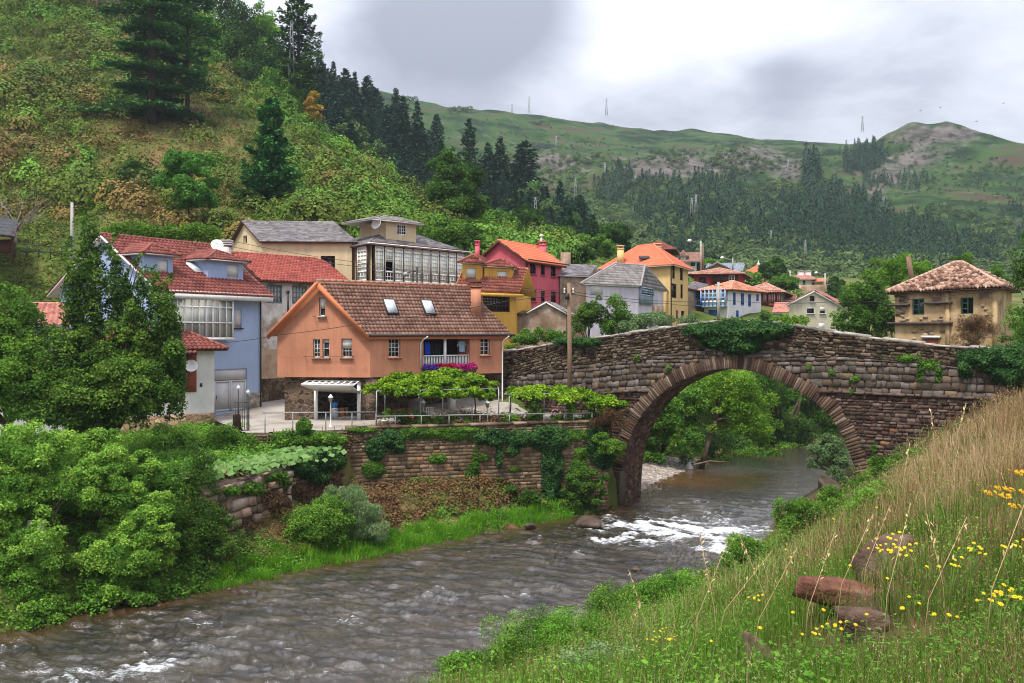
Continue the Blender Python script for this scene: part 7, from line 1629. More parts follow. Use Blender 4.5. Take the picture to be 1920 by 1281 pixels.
# ------------------------------------------------------------------ trees and shrubs by the river
def spires(rs):
 out = []
 for px, y0, y1, r in ((160, 385, 640, 25), (182, 430, 640, 20), (138, 450, 640, 22), (215, 445, 660, 22), (238, 510, 660, 18), (262, 480, 700, 20), (290, 500, 700, 22), (312, 520, 740, 24), (330, 580, 780, 20)):
  t = 0
  while t < 1:
   k = r * .86 * (.42 + .75 * math.sin(min(1, t * 1.5) * 1.57)) * rs.uniform(.7, 1.15); c = W(px + rs.normal(0, r * .28), y0 + (y1 - y0) * t, 42 + rs.normal(0, .4)); q = k * 42 / F * .8
   out.append((c.x, c.y, c.z, q, q, q * 1.3, rs.uniform(.2, .85))); t += .045
 return out
def near_plants():
 rs = np.random.default_rng(21)
 tree('upright_tree', 'tall dark green tree with several upright spires at the left', 'tree', (-18.3, 41.5, 3.6), px_masses([(285, 690, 42, 42, 60), (215, 690, 41.5, 80, 45), (130, 660, 41.5, 55, 60), (255, 740, 41, 75, 70), (160, 750, 41, 85, 70)]), 260, 120000, .145, L_dark_up, rs, .22, (.2, .42), (.2, .95), nl=18, zmin=-.5, flat=.85, extra=spires(rs))
 tree('broad_tree', 'leafy green tree behind the alders at the left edge', 'tree', (-23.5, 42, 4.0), px_masses([(30, 640, 42, 75, 80), (60, 730, 41, 80, 80), (-40, 680, 42, 80, 120), (10, 560, 42.5, 40, 50), (90, 800, 40, 60, 60)]), 240, 70000, .13, L_mid, rs, .2, (.2, .40), (.2, .95), zmin=-.4, flat=.8)
 tree('alder', 'bright green alder hanging over the river at the far left', 'tree', (-17.9, 33.0, .9), px_masses([(55, 850, 34, 85, 70), (25, 940, 33, 85, 75), (-60, 950, 33, 90, 150), (60, 1040, 32, 75, 65), (60, 1140, 31.5, 85, 45), (150, 920, 34, 60, 60)]), 520, 140000, .10, L_alder, rs, .14, (.12, .32), (.2, 1.0), nl=22, zmin=-.55, flat=.85)
 tree('alder', 'light green alder leaning over the water beside the dark shrub', 'tree', (-14.6, 34.6, .8), px_masses([(200, 905, 35, 70, 65), (262, 965, 35, 66, 60), (225, 1040, 34, 92, 65), (295, 1010, 34.5, 40, 70), (225, 1110, 33.5, 80, 28), (180, 850, 36, 60, 45), (265, 880, 36.5, 50, 40)]), 520, 140000, .10, L_alder, rs, .14, (.12, .32), (.2, 1.0), nl=22, zmin=-.55, flat=.85)
 for px, lean in ((66, .1), (78, -.2), (40, .15)):
  b = MB(); p = W(px, 1105, 32.3); b.tube([p - UP * .8, p + Vector((lean * .5, .1, 1.0)), p + Vector((lean, .3, 2.4))], [.12, .10, .08], 8); lit('tree_stem', 'bare grey stem rising from the water edge among the alders', 'tree stem', b, m_barkp, 'bare stems among the alders', True)
 tree('dark_shrub', 'dark olive shrub between the alders and the garden wall', 'shrub', (-12.9, 36.6, 1.2), px_masses([(375, 890, 37, 45, 55), (365, 980, 36.5, 60, 70), (385, 1055, 36, 50, 42), (420, 1010, 36.5, 35, 50)]), 100, 26000, .085, L_dark_up, rs, .06, (.22, .4), (.1, .7))
 tree('leafy_bush', 'mid green bush on the slope below the rubble wall', 'bush', ground(420, 45), px_masses([(430, 825, 46, 50, 28), (470, 850, 45, 40, 30), (350, 850, 45, 60, 32)]), 60, 14000, .11, L_mid, rs, 0)
 tree('leafy_bush', 'green weeds spilling over the left end of the garden', 'bush', ground(330, 42), px_masses([(320, 830, 45, 70, 35), (300, 880, 42, 70, 30), (380, 865, 41, 45, 22)]), 60, 14000, .11, L_alder, rs, 0)
 tree('round_bush', 'round bush of broad green leaves at the river edge, left of the willow', 'bush', (-8.6, 40.3, .4), px_masses([(597, 985, 40.3, 55, 42), (578, 1005, 39.9, 40, 35), (625, 975, 40.6, 42, 42)]), 110, 34000, .095, L_mid, rs, .06, (.28, .45), (.35, .95))
 # willow: fine upright leaves
 r = empty('willow', (-7.2, 41.4, .5), 'feathery grey green willow bush rising behind the round bush', 'willow'); n = 46000; bl = sub_blobs(px_masses([(652, 962, 41.6, 55, 52), (692, 988, 41.3, 36, 42), (630, 945, 41.8, 32, 34)]), 110, rs, (.25, .4), (.3, .95))
 V, Fc, C = blob_leaves(bl, n, .16, rs, .16, .5, up=0); P = V.reshape(-1, 4, 3).mean(1); V, Fc = cards(P, rs.normal(size=(n, 3)), .17, .15, rs, np.array([.25, 0, 1.0]) + rs.normal(0, .35, (n, 3))); b = MB(); b.add(V, Fc, 0, C); b.build('crown', L_silver, r)
 b = MB(); limbs(b, (-7.2, 41.4, .4), [q[:3] for q in bl[:14]], .04, rs); b.build('stems', m_bark, r)
 # through the arch
 tree('hazel', 'dark green broad leaved bush under the left side of the arch', 'tree', ground(1235, 66), px_masses([(1245, 780, 66, 42, 55), (1290, 765, 67, 40, 55), (1235, 840, 65.5, 35, 30), (1290, 835, 65.5, 40, 32), (1215, 815, 66, 30, 45)]), 110, 26000, .16, L_alder, rs, .1, (.25, .4), (.0, .6))
 tree('leaning_tree', 'yellow green tree with a leaning trunk seen through the arch', 'tree', W(1312, 880, 66.5), px_masses([(1370, 725, 67.5, 62, 42), (1410, 780, 67, 55, 48), (1350, 775, 67.3, 50, 38), (1330, 730, 68, 45, 30), (1430, 830, 66.5, 30, 25)]), 120, 30000, .15, L_bright, rs, .18, (.22, .38), (.2, .8), lean=W(1342, 790, 67), nl=12)
 tree('riverside_tree', 'dark green thicket behind the leaning tree under the arch', 'tree', ground(1400, 82), px_masses([(1300, 740, 78, 70, 60), (1420, 730, 80, 80, 60), (1400, 810, 78, 60, 40), (1250, 720, 78, 60, 50)]), 110, 22000, .22, L_mid, rs, .15, (.25, .4), (.0, .6))
 tree('riverside_tree', 'shady tree over the far bend of the river under the arch', 'tree', ground(1520, 88), px_masses([(1500, 745, 88, 60, 55), (1560, 770, 90, 50, 50), (1540, 810, 88, 45, 30), (1470, 790, 86, 35, 40)]), 100, 20000, .22, L_mid, rs, .16, (.25, .4), (.05, .7))
 tree('leafy_bush', 'low bushes along the waterline of the far bend under the arch', 'bush', ground(1400, 74), px_masses([(1350, 865, 71, 40, 14), (1420, 858, 74, 45, 16), (1480, 848, 79, 40, 16), (1290, 868, 67, 24, 12)]), 70, 14000, .17, L_mid, rs, 0)
 tree('riverside_tree', 'deep green thicket low over the water right of the leaning tree', 'tree', ground(1440, 84), px_masses([(1330, 830, 73, 50, 30), (1400, 835, 77, 50, 26), (1470, 805, 83, 60, 36), (1540, 800, 90, 50, 34)]), 120, 24000, .19, L_dark, rs, .1, tone=(.1, .9))
 tree('riverside_tree', 'tall trees behind the bridge arch crown', 'tree', ground(1440, 100), px_masses([(1380, 720, 96, 110, 60), (1520, 730, 98, 90, 60)]), 80, 14000, .28, L_dark, rs, .2)
 for px, dx in ((1452, .3), (1475, 1.1), (1490, .5), (1468, -.3)):
  b = MB(); p = W(px, 838, 82); p.z = .6; b.tube([p, p + Vector((dx * .5, 0, 2)), p + Vector((dx * 1.6, .2, 4.5))], [.16, .13, .09], 7); lit('tree_stem', 'dark slender trunk over the far river bend under the arch', 'tree stem', b, m_bark, 'slender dark trunks under the arch', True)
 tree('willow_shrub', 'silvery green shrub growing at the right pier of the bridge', 'shrub', W(1575, 905, 44.5), px_masses([(1548, 840, 45, 34, 26), (1570, 875, 44.5, 30, 32), (1530, 870, 45, 22, 18), (1590, 905, 44, 24, 20)]), 60, 12000, .13, L_silver, rs, .05, (.25, .4), aspect=.35)
 tree('round_bush', 'dense mid green bush on the near bank beside the rapids', 'bush', ground(1520, 34, zright), px_masses([(1510, 970, 34, 50, 42), (1560, 965, 35, 42, 45), (1600, 975, 34, 40, 40), (1480, 985, 33.5, 25, 22), (1482, 965, 34, 36, 36), (1560, 940, 35, 40, 26)]), 130, 42000, .07, L_mid, rs, .04, (.22, .38), (.3, .9))
 tree('leafy_bush', 'bramble bush at the foot of the bridge on the right bank', 'bush', ground(1680, 38, zright), px_masses([(1660, 880, 40, 40, 28), (1700, 870, 37, 40, 22), (1625, 905, 42, 30, 25), (1740, 855, 36, 30, 16)]), 70, 16000, .085, L_mid, rs, 0, tone=(.1, .8))
 # behind the bridge
 tree('olive_tree', 'small dark leaved tree with a thin trunk behind the left parapet', 'tree', ground(1102, 64), px_masses([(1103, 590, 64, 24, 30), (1085, 600, 64, 18, 25), (1120, 575, 64, 18, 20)]), 55, 9000, .13, L_dark_up, rs, .08)
 tree('leafy_bush', 'dark green bush right of the small tree behind the parapet', 'bush', ground(1160, 64), px_masses([(1158, 588, 64, 30, 34), (1145, 610, 64, 25, 25)]), 50, 9000, .13, L_mid, rs, .05)
 tree('leafy_bush', 'yellow green bushes behind the rising left parapet', 'bush', ground(1210, 65), px_masses([(1200, 605, 64, 35, 24), (1245, 602, 66, 32, 16), (1175, 618, 63, 25, 16), (1285, 600, 68, 30, 12)]), 60, 11000, .13, L_silver, rs, 0)
 tree('leafy_bush', 'green bushes between the orange house and the stone shed', 'bush', ground(1000, 63), px_masses([(975, 640, 62, 28, 14), (1010, 632, 62, 35, 14), (1050, 632, 61, 30, 14), (960, 655, 60, 16, 10)]), 60, 11000, .12, L_mid, rs, 0)
 tree('leafy_bush', 'bush in front of the wooden gallery house', 'bush', ground(1436, 92), px_masses([(1436, 598, 92, 16, 22), (1455, 606, 90, 18, 14)]), 30, 5000, .16, L_mid, rs, 0)
 tree('leafy_bush', 'bright green bush against the beige house', 'bush', ground(1492, 84), px_masses([(1492, 603, 84, 24, 16), (1470, 610, 84, 16, 10)]), 30, 5000, .16, L_bright, rs, 0)
 tree('fig_tree', 'broad green tree between the beige house and the ruin', 'tree', ground(1620, 72), px_masses([(1610, 560, 72, 44, 38), (1640, 600, 71, 48, 38), (1590, 600, 71, 35, 26), (1650, 545, 72, 30, 36)]), 110, 24000, .17, L_mid, rs, .16, (.22, .38), (.1, .8))
 tree('maple', 'bright leaved tree behind the ruin and the leaning post', 'tree', ground(1690, 84), px_masses([(1650, 512, 84, 36, 28), (1695, 515, 84, 45, 34), (1740, 510, 85, 25, 22), (1625, 530, 84, 25, 22)]), 90, 18000, .18, L_bright, rs, .15, (.25, .4), (.1, .7))
 tree('leafy_bush', 'round tree crown behind the ruin roof', 'tree', ground(1800, 85), px_masses([(1803, 492, 85, 20, 20), (1870, 530, 80, 22, 30)]), 30, 5000, .18, L_mid, rs, .1)
 r = tree('brown_shrub', 'brownish bare twigged shrub in front of the ruin', 'shrub', W(1828, 655, 56.5), px_masses([(1826, 622, 57, 36, 36), (1845, 610, 57, 22, 24), (1805, 632, 57, 22, 24)]), 80, 16000, .10, L_brown, rs, .05, (.25, .4), (.2, .9), aspect=.25)
 tree('climbing_plant', 'green creeper climbing the right corner of the ruin', 'climber', W(1900, 650, 57), px_masses([(1900, 625, 57, 22, 38), (1915, 590, 56, 20, 40), (1880, 640, 57, 16, 18), (1940, 620, 55, 40, 60)]), 60, 12000, .12, L_mid, rs, 0, tone=(.3, .9))
 tree('chestnut', 'dark tree overhanging the right edge of the view', 'tree', (30, 49, 8.6), px_masses([(1925, 520, 49, 38, 55), (1918, 460, 49, 28, 40), (1950, 580, 49, 40, 45), (1990, 480, 49, 60, 110), (1895, 480, 49.5, 14, 14)]), 110, 22000, .13, L_mid, rs, .2, (.22, .36), (.0, .6))
L_dark_up = leafmat('leaf_olive_dark', [(0.020, 0.055, 0.009), (0.067, 0.145, 0.018), (0.164, 0.269, 0.036)])
near_plants()

def climbers():
 rs = np.random.default_rng(33)
 def ivy(w, px_blobs, n, label, mat=L_ivy, leaf=.10, out=.12, name='ivy', cat='ivy', off=0.0):
  """ivy on a wall: pixel ellipses (px, py, rx, ry) give where it clings"""
  a = np.array(px_blobs, float); wt = a[:, 2] * a[:, 3]; k = rs.choice(len(a), n, p=wt / wt.sum()); th = rs.uniform(0, 6.3, n); rr = np.sqrt(rs.random(n)) * (1 + .12 * rs.normal(size=n))
  px = a[k, 0] + a[k, 2] * rr * np.cos(th); py = a[k, 1] + a[k, 3] * rr * np.sin(th)
  P = np.array([w.p(w.a(x), w.z(x, y), off) for x, y in zip(px, py)]); thick = out * (1.2 - rr ** 2 * .8); N3 = np.array(w.N); f = np.array(fbm(P[:, 0] * 2.5, P[:, 2] * 2.5, 0, 3, 6)) + .5
  P = P + np.outer(np.abs(rs.random(n)) * thick * (.5 + f * 1.6), N3)
  V, Fc = cards(P, N3 * .9 + rs.normal(0, .55, (n, 3)) + np.array([0, 0, .45]), leaf * rs.uniform(.7, 1.3, n), .8, rs); C = np.stack([np.clip(f * .9 + rs.normal(0, .15, n), 0, 1), np.clip(.5 + rs.normal(0, .15, n), .1, .9), np.zeros(n)], 1).repeat(4, 0)
  b = MB(); b.add(V, Fc, 0, C); return tag(b.build(name, mat), label, cat)
 ivy(BW, [(1330, 620, 45, 14), (1380, 622, 55, 22), (1430, 620, 50, 17), (1385, 645, 42, 18), (1350, 640, 35, 14), (1468, 615, 22, 9), (1410, 650, 20, 10)], 16000, 'big cushion of dark ivy over the crown of the bridge arch', out=.42, leaf=.12, off=.05)
 ivy(BW, [(1870, 675, 45, 26), (1900, 690, 45, 34), (1825, 668, 30, 14), (1930, 680, 50, 40), (1812, 690, 14, 20)], 12000, 'dark ivy draped over the right end of the bridge parapet', out=.4, off=.05)
 ivy(BW, [(1725, 690, 7, 28), (1745, 685, 22, 12), (1700, 672, 22, 8), (1760, 700, 8, 18)], 2600, 'thin green creeper trailing down the right spandrel', L_mid, .09, .12)
 ivy(BW, [(1095, 642, 35, 9), (1060, 640, 22, 7)], 3000, 'small ivy clump over the left parapet behind the utility pole', out=.3)
 for px, py, s in ((1598, 735, 5), (1560, 700, 6), (1518, 690, 5), (1600, 712, 6), (1640, 840, 8), (1608, 710, 5), (1195, 672, 7), (1255, 690, 5)):
  ivy(BW, [(px, py, s, s * 1.2)], 220, 'little tuft of green weeds rooted in the bridge joints', L_mid, .08, .15, 'wall_weed', 'weed')['group'] = 'weed tufts in the bridge joints'
 rw = Wall(648, 47.2, 1140, 51.0)
 ivy(rw, [(733, 822, 24, 18), (705, 840, 20, 22), (745, 838, 14, 12)], 4200, 'ivy patch at the left end of the retaining wall top', out=.25)
 ivy(rw, [(925, 820, 38, 16), (975, 822, 40, 16), (1030, 822, 40, 24), (1035, 870, 20, 45), (1032, 915, 18, 35), (935, 855, 7, 22), (960, 845, 14, 10)], 15000, 'dark ivy curtain over the top of the retaining wall with one thick hanging strand', out=.3)
 ivy(rw, [(892, 870, 7, 35), (880, 890, 8, 20), (905, 858, 10, 8), (935, 905, 14, 10), (920, 920, 10, 20)], 3200, 'thin ivy strand climbing the middle of the retaining wall', L_dark_up, .09, .15)
 ivy(rw, [(1120, 830, 22, 40), (1135, 850, 18, 30)], 4500, 'ivy on the right corner of the retaining wall', L_ivy, .1, .3)
 for px, py, rx, ry in ((780, 812, 40, 12), (855, 815, 36, 12), (700, 880, 22, 16), (790, 905, 24, 10), (1080, 815, 30, 10), (1085, 880, 18, 22), (680, 806, 30, 5), (860, 806, 45, 6), (800, 812, 28, 7), (1090, 850, 14, 12), (820, 860, 16, 9), (965, 880, 12, 4)):
  ivy(rw, [(px, py, rx, ry)], int(rx * ry * 5 + 150), 'low weeds growing from the joints of the retaining wall', L_mid, .09, .15, 'wall_weed', 'weed')['group'] = 'weeds in the retaining wall'
 tw = Wall(545, 42.3, 652, 47.3)
 ivy(tw, [(600, 868, 32, 22), (625, 862, 20, 20), (570, 880, 24, 18), (590, 895, 20, 14)], 9000, 'dark ivy hanging over the corner of the squash garden', out=.35, leaf=.11)
 ivy(tw, [(580, 925, 26, 24), (620, 905, 20, 26), (555, 920, 14, 16)], 3000, 'withered brown creeper hanging below the ivy at the squash garden corner', L_brown, .1, .3, 'dry_creeper', 'creeper')
 gw = Wall(385, 36.6, 545, 42.2)
 ivy(gw, [(505, 935, 22, 26), (530, 950, 12, 24), (455, 985, 26, 8), (410, 960, 10, 20)], 2600, 'dry weeds clinging to the face of the garden wall', L_brown, .1, .25, 'dry_creeper', 'creeper')
 ivy(gw, [(470, 915, 25, 14), (520, 900, 25, 16), (430, 920, 16, 10)], 3000, 'climber trailing over the garden wall top', L_mid, .1, .25)
 fw = Wall(512, 45.3, 650, 46.8)
 ivy(fw, [(560, 820, 50, 14), (610, 825, 38, 14), (570, 800, 14, 16), (530, 830, 20, 12)], 6000, 'light green climber smothering the wattle fence', L_mid, .11, .25)
 # vines on the pergolas
 def vine(poly, zt, masses, nb, n, label, mat=L_vine, leaf=.15, tone=(.25, .9)):
  bl = sub_blobs(px_masses(masses), nb, rs, (.3, .5), tone, .6); V, Fc, C = blob_leaves(bl, n, leaf, rs, .85, .45, up=.6); b = MB(); b.add(V, Fc, 0, C); c = Vector(bl[0][:3]); r = empty('grape_vine', (c.x, c.y, TZ), label, 'vine'); b.build('leaves', mat, r)
  b = MB(); b.tube([(c.x, c.y, TZ), (c.x + .1, c.y, TZ + .9), (c.x, c.y + .1, zt)], [.05, .04, .03], 6); b.build('stem', m_bark, r)
 vine(PERG1, 6.9, [(700, 728, 49, 22, 14), (735, 722, 49.5, 32, 14), (780, 724, 49.5, 38, 15), (830, 722, 50, 36, 16), (875, 720, 51, 36, 16), (915, 722, 51, 24, 14), (850, 740, 49.6, 16, 12), (760, 708, 51.5, 40, 8), (840, 704, 52.5, 50, 8), (925, 735, 50.5, 12, 10), (688, 735, 48.5, 12, 8), (740, 733, 48.4, 30, 9), (800, 734, 48.9, 40, 10), (870, 735, 49.5, 40, 12), (910, 742, 50, 20, 12)], 170, 34000, 'bright green grape vine over the pergola below the balcony')
 vine(PERG2, 6.6, [(1000, 735, 52, 45, 8), (1050, 738, 52, 40, 11), (1090, 742, 51.5, 30, 15), (1125, 752, 51.3, 34, 16), (1160, 762, 51, 26, 14), (1110, 765, 51.2, 16, 12), (960, 737, 52, 22, 6), (1000, 742, 50.8, 40, 7), (1060, 744, 51.1, 40, 9)], 120, 21000, 'second grape vine spreading along the bridge wall', tone=(.3, .95))
 tree('juniper_mound', 'rust brown dead conifer mound at the right corner of the terrace', 'shrub', (5.6, 51.0, 4.5), px_masses([(1140, 790, 50.8, 30, 20), (1160, 785, 50.8, 24, 24), (1120, 790, 50.8, 16, 16)]), 50, 12000, .10, L_brown, rs, .05, (.3, .45), (.1, .6), aspect=.2)
 tree('hanging_bush', 'fresh green bush hanging over the corner of the retaining wall', 'bush', (5.5, 50.7, 3.5), px_masses([(1148, 835, 50.4, 26, 22), (1130, 825, 50.4, 20, 18), (1160, 850, 50.3, 14, 16)]), 45, 9000, .09, L_mid, rs, 0, tone=(.5, .95))
 tree('wall_shrub', 'leafy shrub growing at the foot of the retaining wall beside the pier', 'shrub', W(1090, 955, 49.8), px_masses([(1090, 905, 49.8, 38, 30), (1115, 925, 49.8, 26, 26), (1060, 930, 49.6, 30, 24), (1130, 900, 50.2, 16, 22)]), 60, 12000, .13, L_dark_up, rs, .05, (.25, .4), (.2, .85))
 tree('wall_shrub', 'dark bramble under the middle of the retaining wall', 'shrub', W(960, 945, 48.8), px_masses([(950, 925, 48.8, 26, 20), (985, 935, 48.8, 30, 18), (900, 935, 48.4, 18, 14), (1010, 945, 49, 24, 14)]), 50, 9000, .11, L_dark_up, rs, 0, tone=(.1, .8))
 # flowers on the balcony
 s = ORANGE.s
 for name, x0, x1, mats, lb in (('petunia', 793, 815, [(.04, .012, .14), (.09, .025, .28), (.16, .05, .38)], 'purple petunias spilling from the left balcony box'), ('petunia', 816, 848, [(.20, .008, .03), (.42, .02, .08), (.55, .05, .16)], 'crimson petunias in the middle of the balcony box'), ('petunia', 848, 886, [(.25, .005, .09), (.50, .02, .20), (.62, .06, .30)], 'magenta petunias at the right end of the balcony')):
  xm = (x0 + x1) / 2; p = s.p(s.a(xm), s.z(xm, 700), .25); r = empty(name, tuple(p), lb, 'flowers');
  ms = [(*s.p(s.a(x), s.z(x, 689 + rs.uniform(-2, 4)), .22), .30, .22, .24) for x in np.linspace(x0 + 4, x1 - 4, max(3, int((x1 - x0) / 7)))]
  bl = [(*m_, rs.uniform(.2, .8)) for m_ in ms]; V, Fc, C = blob_leaves(bl, int((x1 - x0) * 55), .085, rs, .95, .8); b = MB(); b.add(V, Fc, 0, C); b.build('blossoms', leafmat('petal_%s' % ('purple' if x0 == 793 else 'crimson' if x0 == 816 else 'magenta'), mats, .25), r)
  bl = [(m_[0], m_[1], m_[2] - .22, .28, .2, .22, rs.uniform(.2, .8)) for m_ in ms]; V, Fc, C = blob_leaves(bl, int((x1 - x0) * 35), .10, rs, .7, .5); b = MB(); b.add(V, Fc, 0, C); b.build('leaves', L_mid, r)
  b = MB(); b.box(s.p(s.a(xm), s.z(xm, 699), .2), s.U * (s.a(x1) - s.a(x0)) / 2 * .95, s.N * .12, UP * .1); b.build('flower_box', m_white, r)
 # garden plants on the terrace
 for i, (px, py, Y, rx, ry, mat, lb) in enumerate(((728, 775, 48.6, 10, 9, L_bright, 'green pot plant by the garage pier'), (757, 785, 48.9, 24, 18, L_dark_up, 'dark rose bush with red blooms under the pergola'), (785, 785, 49, 16, 16, L_mid, 'bushy garden plant beside the rose bush'), (820, 790, 49.3, 14, 9, L_mid, 'low garden plant in front of the white chair'), (846, 788, 49.6, 12, 14, L_dark_up, 'dark garden shrub below the stone pillar'), (875, 790, 49.9, 13, 10, L_mid, 'garden plant by the blue pots'), (955, 785, 50.5, 18, 12, L_mid, 'garden plant at the foot of the drainpipe'), (1002, 768, 50.8, 14, 26, L_mid, 'tall rose bush with pink blooms below the smaller pergola'), (1045, 780, 51, 12, 14, L_mid, 'pink flowering plant left of the utility pole'), (1070, 770, 51.2, 10, 24, L_bright, 'slender climbing plant at the foot of the utility pole'), (570, 797, 47, 14, 10, L_mid, 'weed clump at the edge of the paved drive'), (935, 808, 50, 14, 6, L_bright, 'small bright plant on the retaining wall top'))):
  r = tree('garden_plant', lb, 'plant', W(px, 800, Y), px_masses([(px, py, Y, rx, ry)]), 14, int(rx * ry * 8), .10, mat, rs, 0, (.35, .55), crown='leaves')
  if 'blooms' in lb or 'flowering' in lb:
   n = 90 if 'red' in lb else 40; c = px_masses([(px, py - 6, Y, rx * .9, ry * .7)])[0]; V, Fc, C = blob_leaves([(*c, .6)], n, .12, rs, .95, .9); b = MB(); b.add(V, Fc, 0, C); b.build('blossoms', leafmat('petal_red', [(.35, .01, .015), (.55, .03, .04), (.6, .06, .08)], .2) if 'red' in lb else leafmat('petal_pink', [(.45, .12, .22), (.6, .25, .36), (.7, .4, .5)], .2), r)
climbers()
# ------------------------------------------------------------------ near hillside
def gh(px, py):
 for k in range(0, 90, 6):
  c = hit(px, py + k, zland, 66, 228, .5)
  if c is not None: return c
 return ground(px, 150)
def hill_plants():
 rs = np.random.default_rng(55)
 def con(px, pyb, pyt, rpx, label, name='pine_tree', cat='pine', Y=None, **k):
  c = gh(px, pyb) if Y is None else ground(px, Y); h = (pyb - pyt) / F * c.y; tb, cb = conifer(h, rpx / F * c.y, **k)
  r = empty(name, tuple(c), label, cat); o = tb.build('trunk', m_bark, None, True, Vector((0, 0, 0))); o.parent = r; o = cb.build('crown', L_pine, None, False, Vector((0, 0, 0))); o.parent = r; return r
 con(284, 232, -260, 84, 'big dark cedar with layered flat boughs on the left hillside', 'cedar_tree', 'cedar', nwh=13, per=7, card=.60, rs=rs, droop=.08, taper=.5, ncard=400, ragged=.42, cl=.6, base=.02, flat=.022)
 con(352, 222, -60, 60, 'lighter cedar with long sideways boughs right behind the big one', 'cedar_tree', 'cedar', nwh=14, per=5, card=.55, rs=rs, droop=.02, taper=.4, ncard=150, ragged=.5, cl=.5, base=.18)
 con(508, 384, 188, 46, 'compact pine standing alone above the cream house', nwh=26, per=9, card=.46, rs=rs, droop=-.25, taper=.5, ncard=120, ragged=.3, cl=.6, base=.06, upl=.15)
 con(560, 215, -45, 52, 'tall ragged pine on the skyline behind the lattice pylon', nwh=22, per=6, card=.6, rs=rs, droop=-.02, taper=.55, ncard=110, ragged=.4, cl=.42, base=.22, upl=.12)
 for px, pyb, pyt, r, lb in ((1070, 440, 345, 20, 'dark pine at the right end of the near spur'), (1112, 432, 345, 26, 'broad dark pine above the orange hipped roof'), (1175, 420, 358, 18, 'dark pine right of the broad one'), (1050, 425, 360, 16, 'small dark pine left of the broad one')):
  con(px, pyb, pyt, r, lb, Y=150, nwh=18, per=8, card=.6, rs=rs, droop=.2, taper=.8, ncard=40, ragged=.25)
 def br(px, pyb, masses, label, nb, n, leaf, mat, name='broadleaf_tree', cat='tree', trunk=.16, Y=None, **k):
  c = gh(px, pyb) if Y is None else ground(px, Y); Yc = c.y; return tree(name, label, cat, c, px_masses([(a, b_, Yc + d, rx, ry) for a, b_, d, rx, ry in masses]), nb, n, leaf, mat, rs, trunk, **k)
 br(356, 428, [(352, 310, 0, 42, 30), (320, 345, -.5, 32, 26), (392, 335, .4, 30, 30), (360, 365, -1, 45, 28), (330, 385, 0, 22, 16), (395, 375, 0, 26, 16)], 'fresh green tree of heaven with palm like tiers above the blue house', 70, 15000, .34, L_bright_hill, trunk=.1, aspect=.35, nl=10)
 br(855, 425, [(835, 320, 0, 32, 45), (870, 330, .4, 34, 40), (850, 375, -.6, 50, 40), (885, 385, 0, 28, 30), (822, 385, 0, 24, 26), (843, 285, 0, 18, 20), (868, 292, 0, 12, 16)], 'tall dark laurel rising behind the cream house dormer', 140, 34000, .30, L_dark, tone=(.15, .95), name='laurel_tree')
 br(460, 388, [(462, 372, 0, 26, 22), (445, 388, 0, 20, 14)], 'dark shrub beside the lone pine', 30, 6000, .25, L_dark, trunk=.06, name='dark_shrub', cat='shrub')
 br(265, 345, [(262, 322, 0, 34, 22), (240, 332, 0, 18, 14)], 'dark green juniper bush left of the tree of heaven', 30, 6000, .25, L_dark, trunk=.06, name='juniper_bush', cat='bush')
 br(592, 240, [(588, 205, 0, 16, 34), (575, 215, 0, 14, 22)], 'yellow leaved autumn tree on the skyline', 30, 6000, .3, L_yellow, trunk=.08, name='autumn_tree')
 br(560, 225, [(548, 195, 0, 32, 30), (530, 175, 0, 26, 24)], 'bushy green tree beside the yellow one', 40, 8000, .32, L_mid)
 for i, (px, pyb, rx, ry, mat) in enumerate(((650, 290, 17, 16, L_bright), (723, 345, 24, 22, L_bright), (640, 300, 12, 14, L_mid), (765, 372, 20, 14, L_mid), (700, 330, 12, 10, L_mid), (805, 395, 16, 12, L_bright), (590, 250, 14, 12, L_mid))):
  br(px, pyb, [(px, pyb - ry * .8, 0, rx, ry)], ('yellow green bush on the crest of the near hill' if mat is L_bright else 'green bush on the crest of the near hill'), 16, 3000, .26, mat, trunk=0, name='crest_bush', cat='bush', group='yellow green bushes on the crest' if mat is L_bright else 'green bushes on the crest')
 # wood along the top of the near hill
 tops = [(380, 130, 50), (430, 110, 55), (480, 120, 50), (410, 170, 40), (455, 165, 42), (500, 165, 40), (530, 150, 30), (350, 90, 45), (300, 75, 45), (515, 110, 40), (465, 70, 50), (400, 60, 55), (350, 40, 55), (440, 30, 50), (490, 40, 35), (565, 150, 26)]
 for i, (px, py, r) in enumerate(tops):
  c = ground(px, 172 - 6 * (py > 120) - 10 * (py > 155)); h = max(6.0, (HZ - (py - r)) / F * c.y + HC - c.z); mm = []
  k = r / F * c.y; mm = [(c.x, c.y, c.z + h - k, k * .8, k * .8, k), (c.x + k * .4, c.y - k * .3, c.z + h - k * 1.9, k * .9, k * .8, k), (c.x - k * .5, c.y - k * .2, c.z + h - k * 2.2, k * .8, k * .7, k)]
  tree('wood_tree', 'broad leaved tree of the wood on top of the near hill', 'tree', c, mm, 60, 9000, .42, (L_mid, L_dark, L_alder)[i % 3], rs, .2, (.3, .5), (.1, .8), m_barkp, 'trees of the hilltop wood', nl=8, fork=.5)
 for i, (px, pyb, lean) in enumerate(((92, 18, .02), (222, 62, -.03), (62, 30, .01), (164, 38, .06), (176, 46, .12), (240, 52, .0), (30, 10, .03), (196, 40, -.02), (130, 22, .02), (275, 60, .02), (310, 75, -.02), (10, 0, .0))):
  c = gh(px, max(pyb, 4)); b = MB(); hh = 15 + 2 * (i % 3); r = empty('woodland_pine', tuple(c), 'pine with a bare reddish trunk at the upper edge of the left hill', 'pine', 'bare trunked pines of the upper left')
  th = .30 if i in (1,) else .16 + .03 * (i % 3); top = c + Vector((lean * hh, 0, hh)); b.tube([c - UP, c.lerp(top, .5) + Vector((.2, 0, 0)), top], [th, th * .8, th * .5], 7); b.build('trunk', m_barkr, r, True)
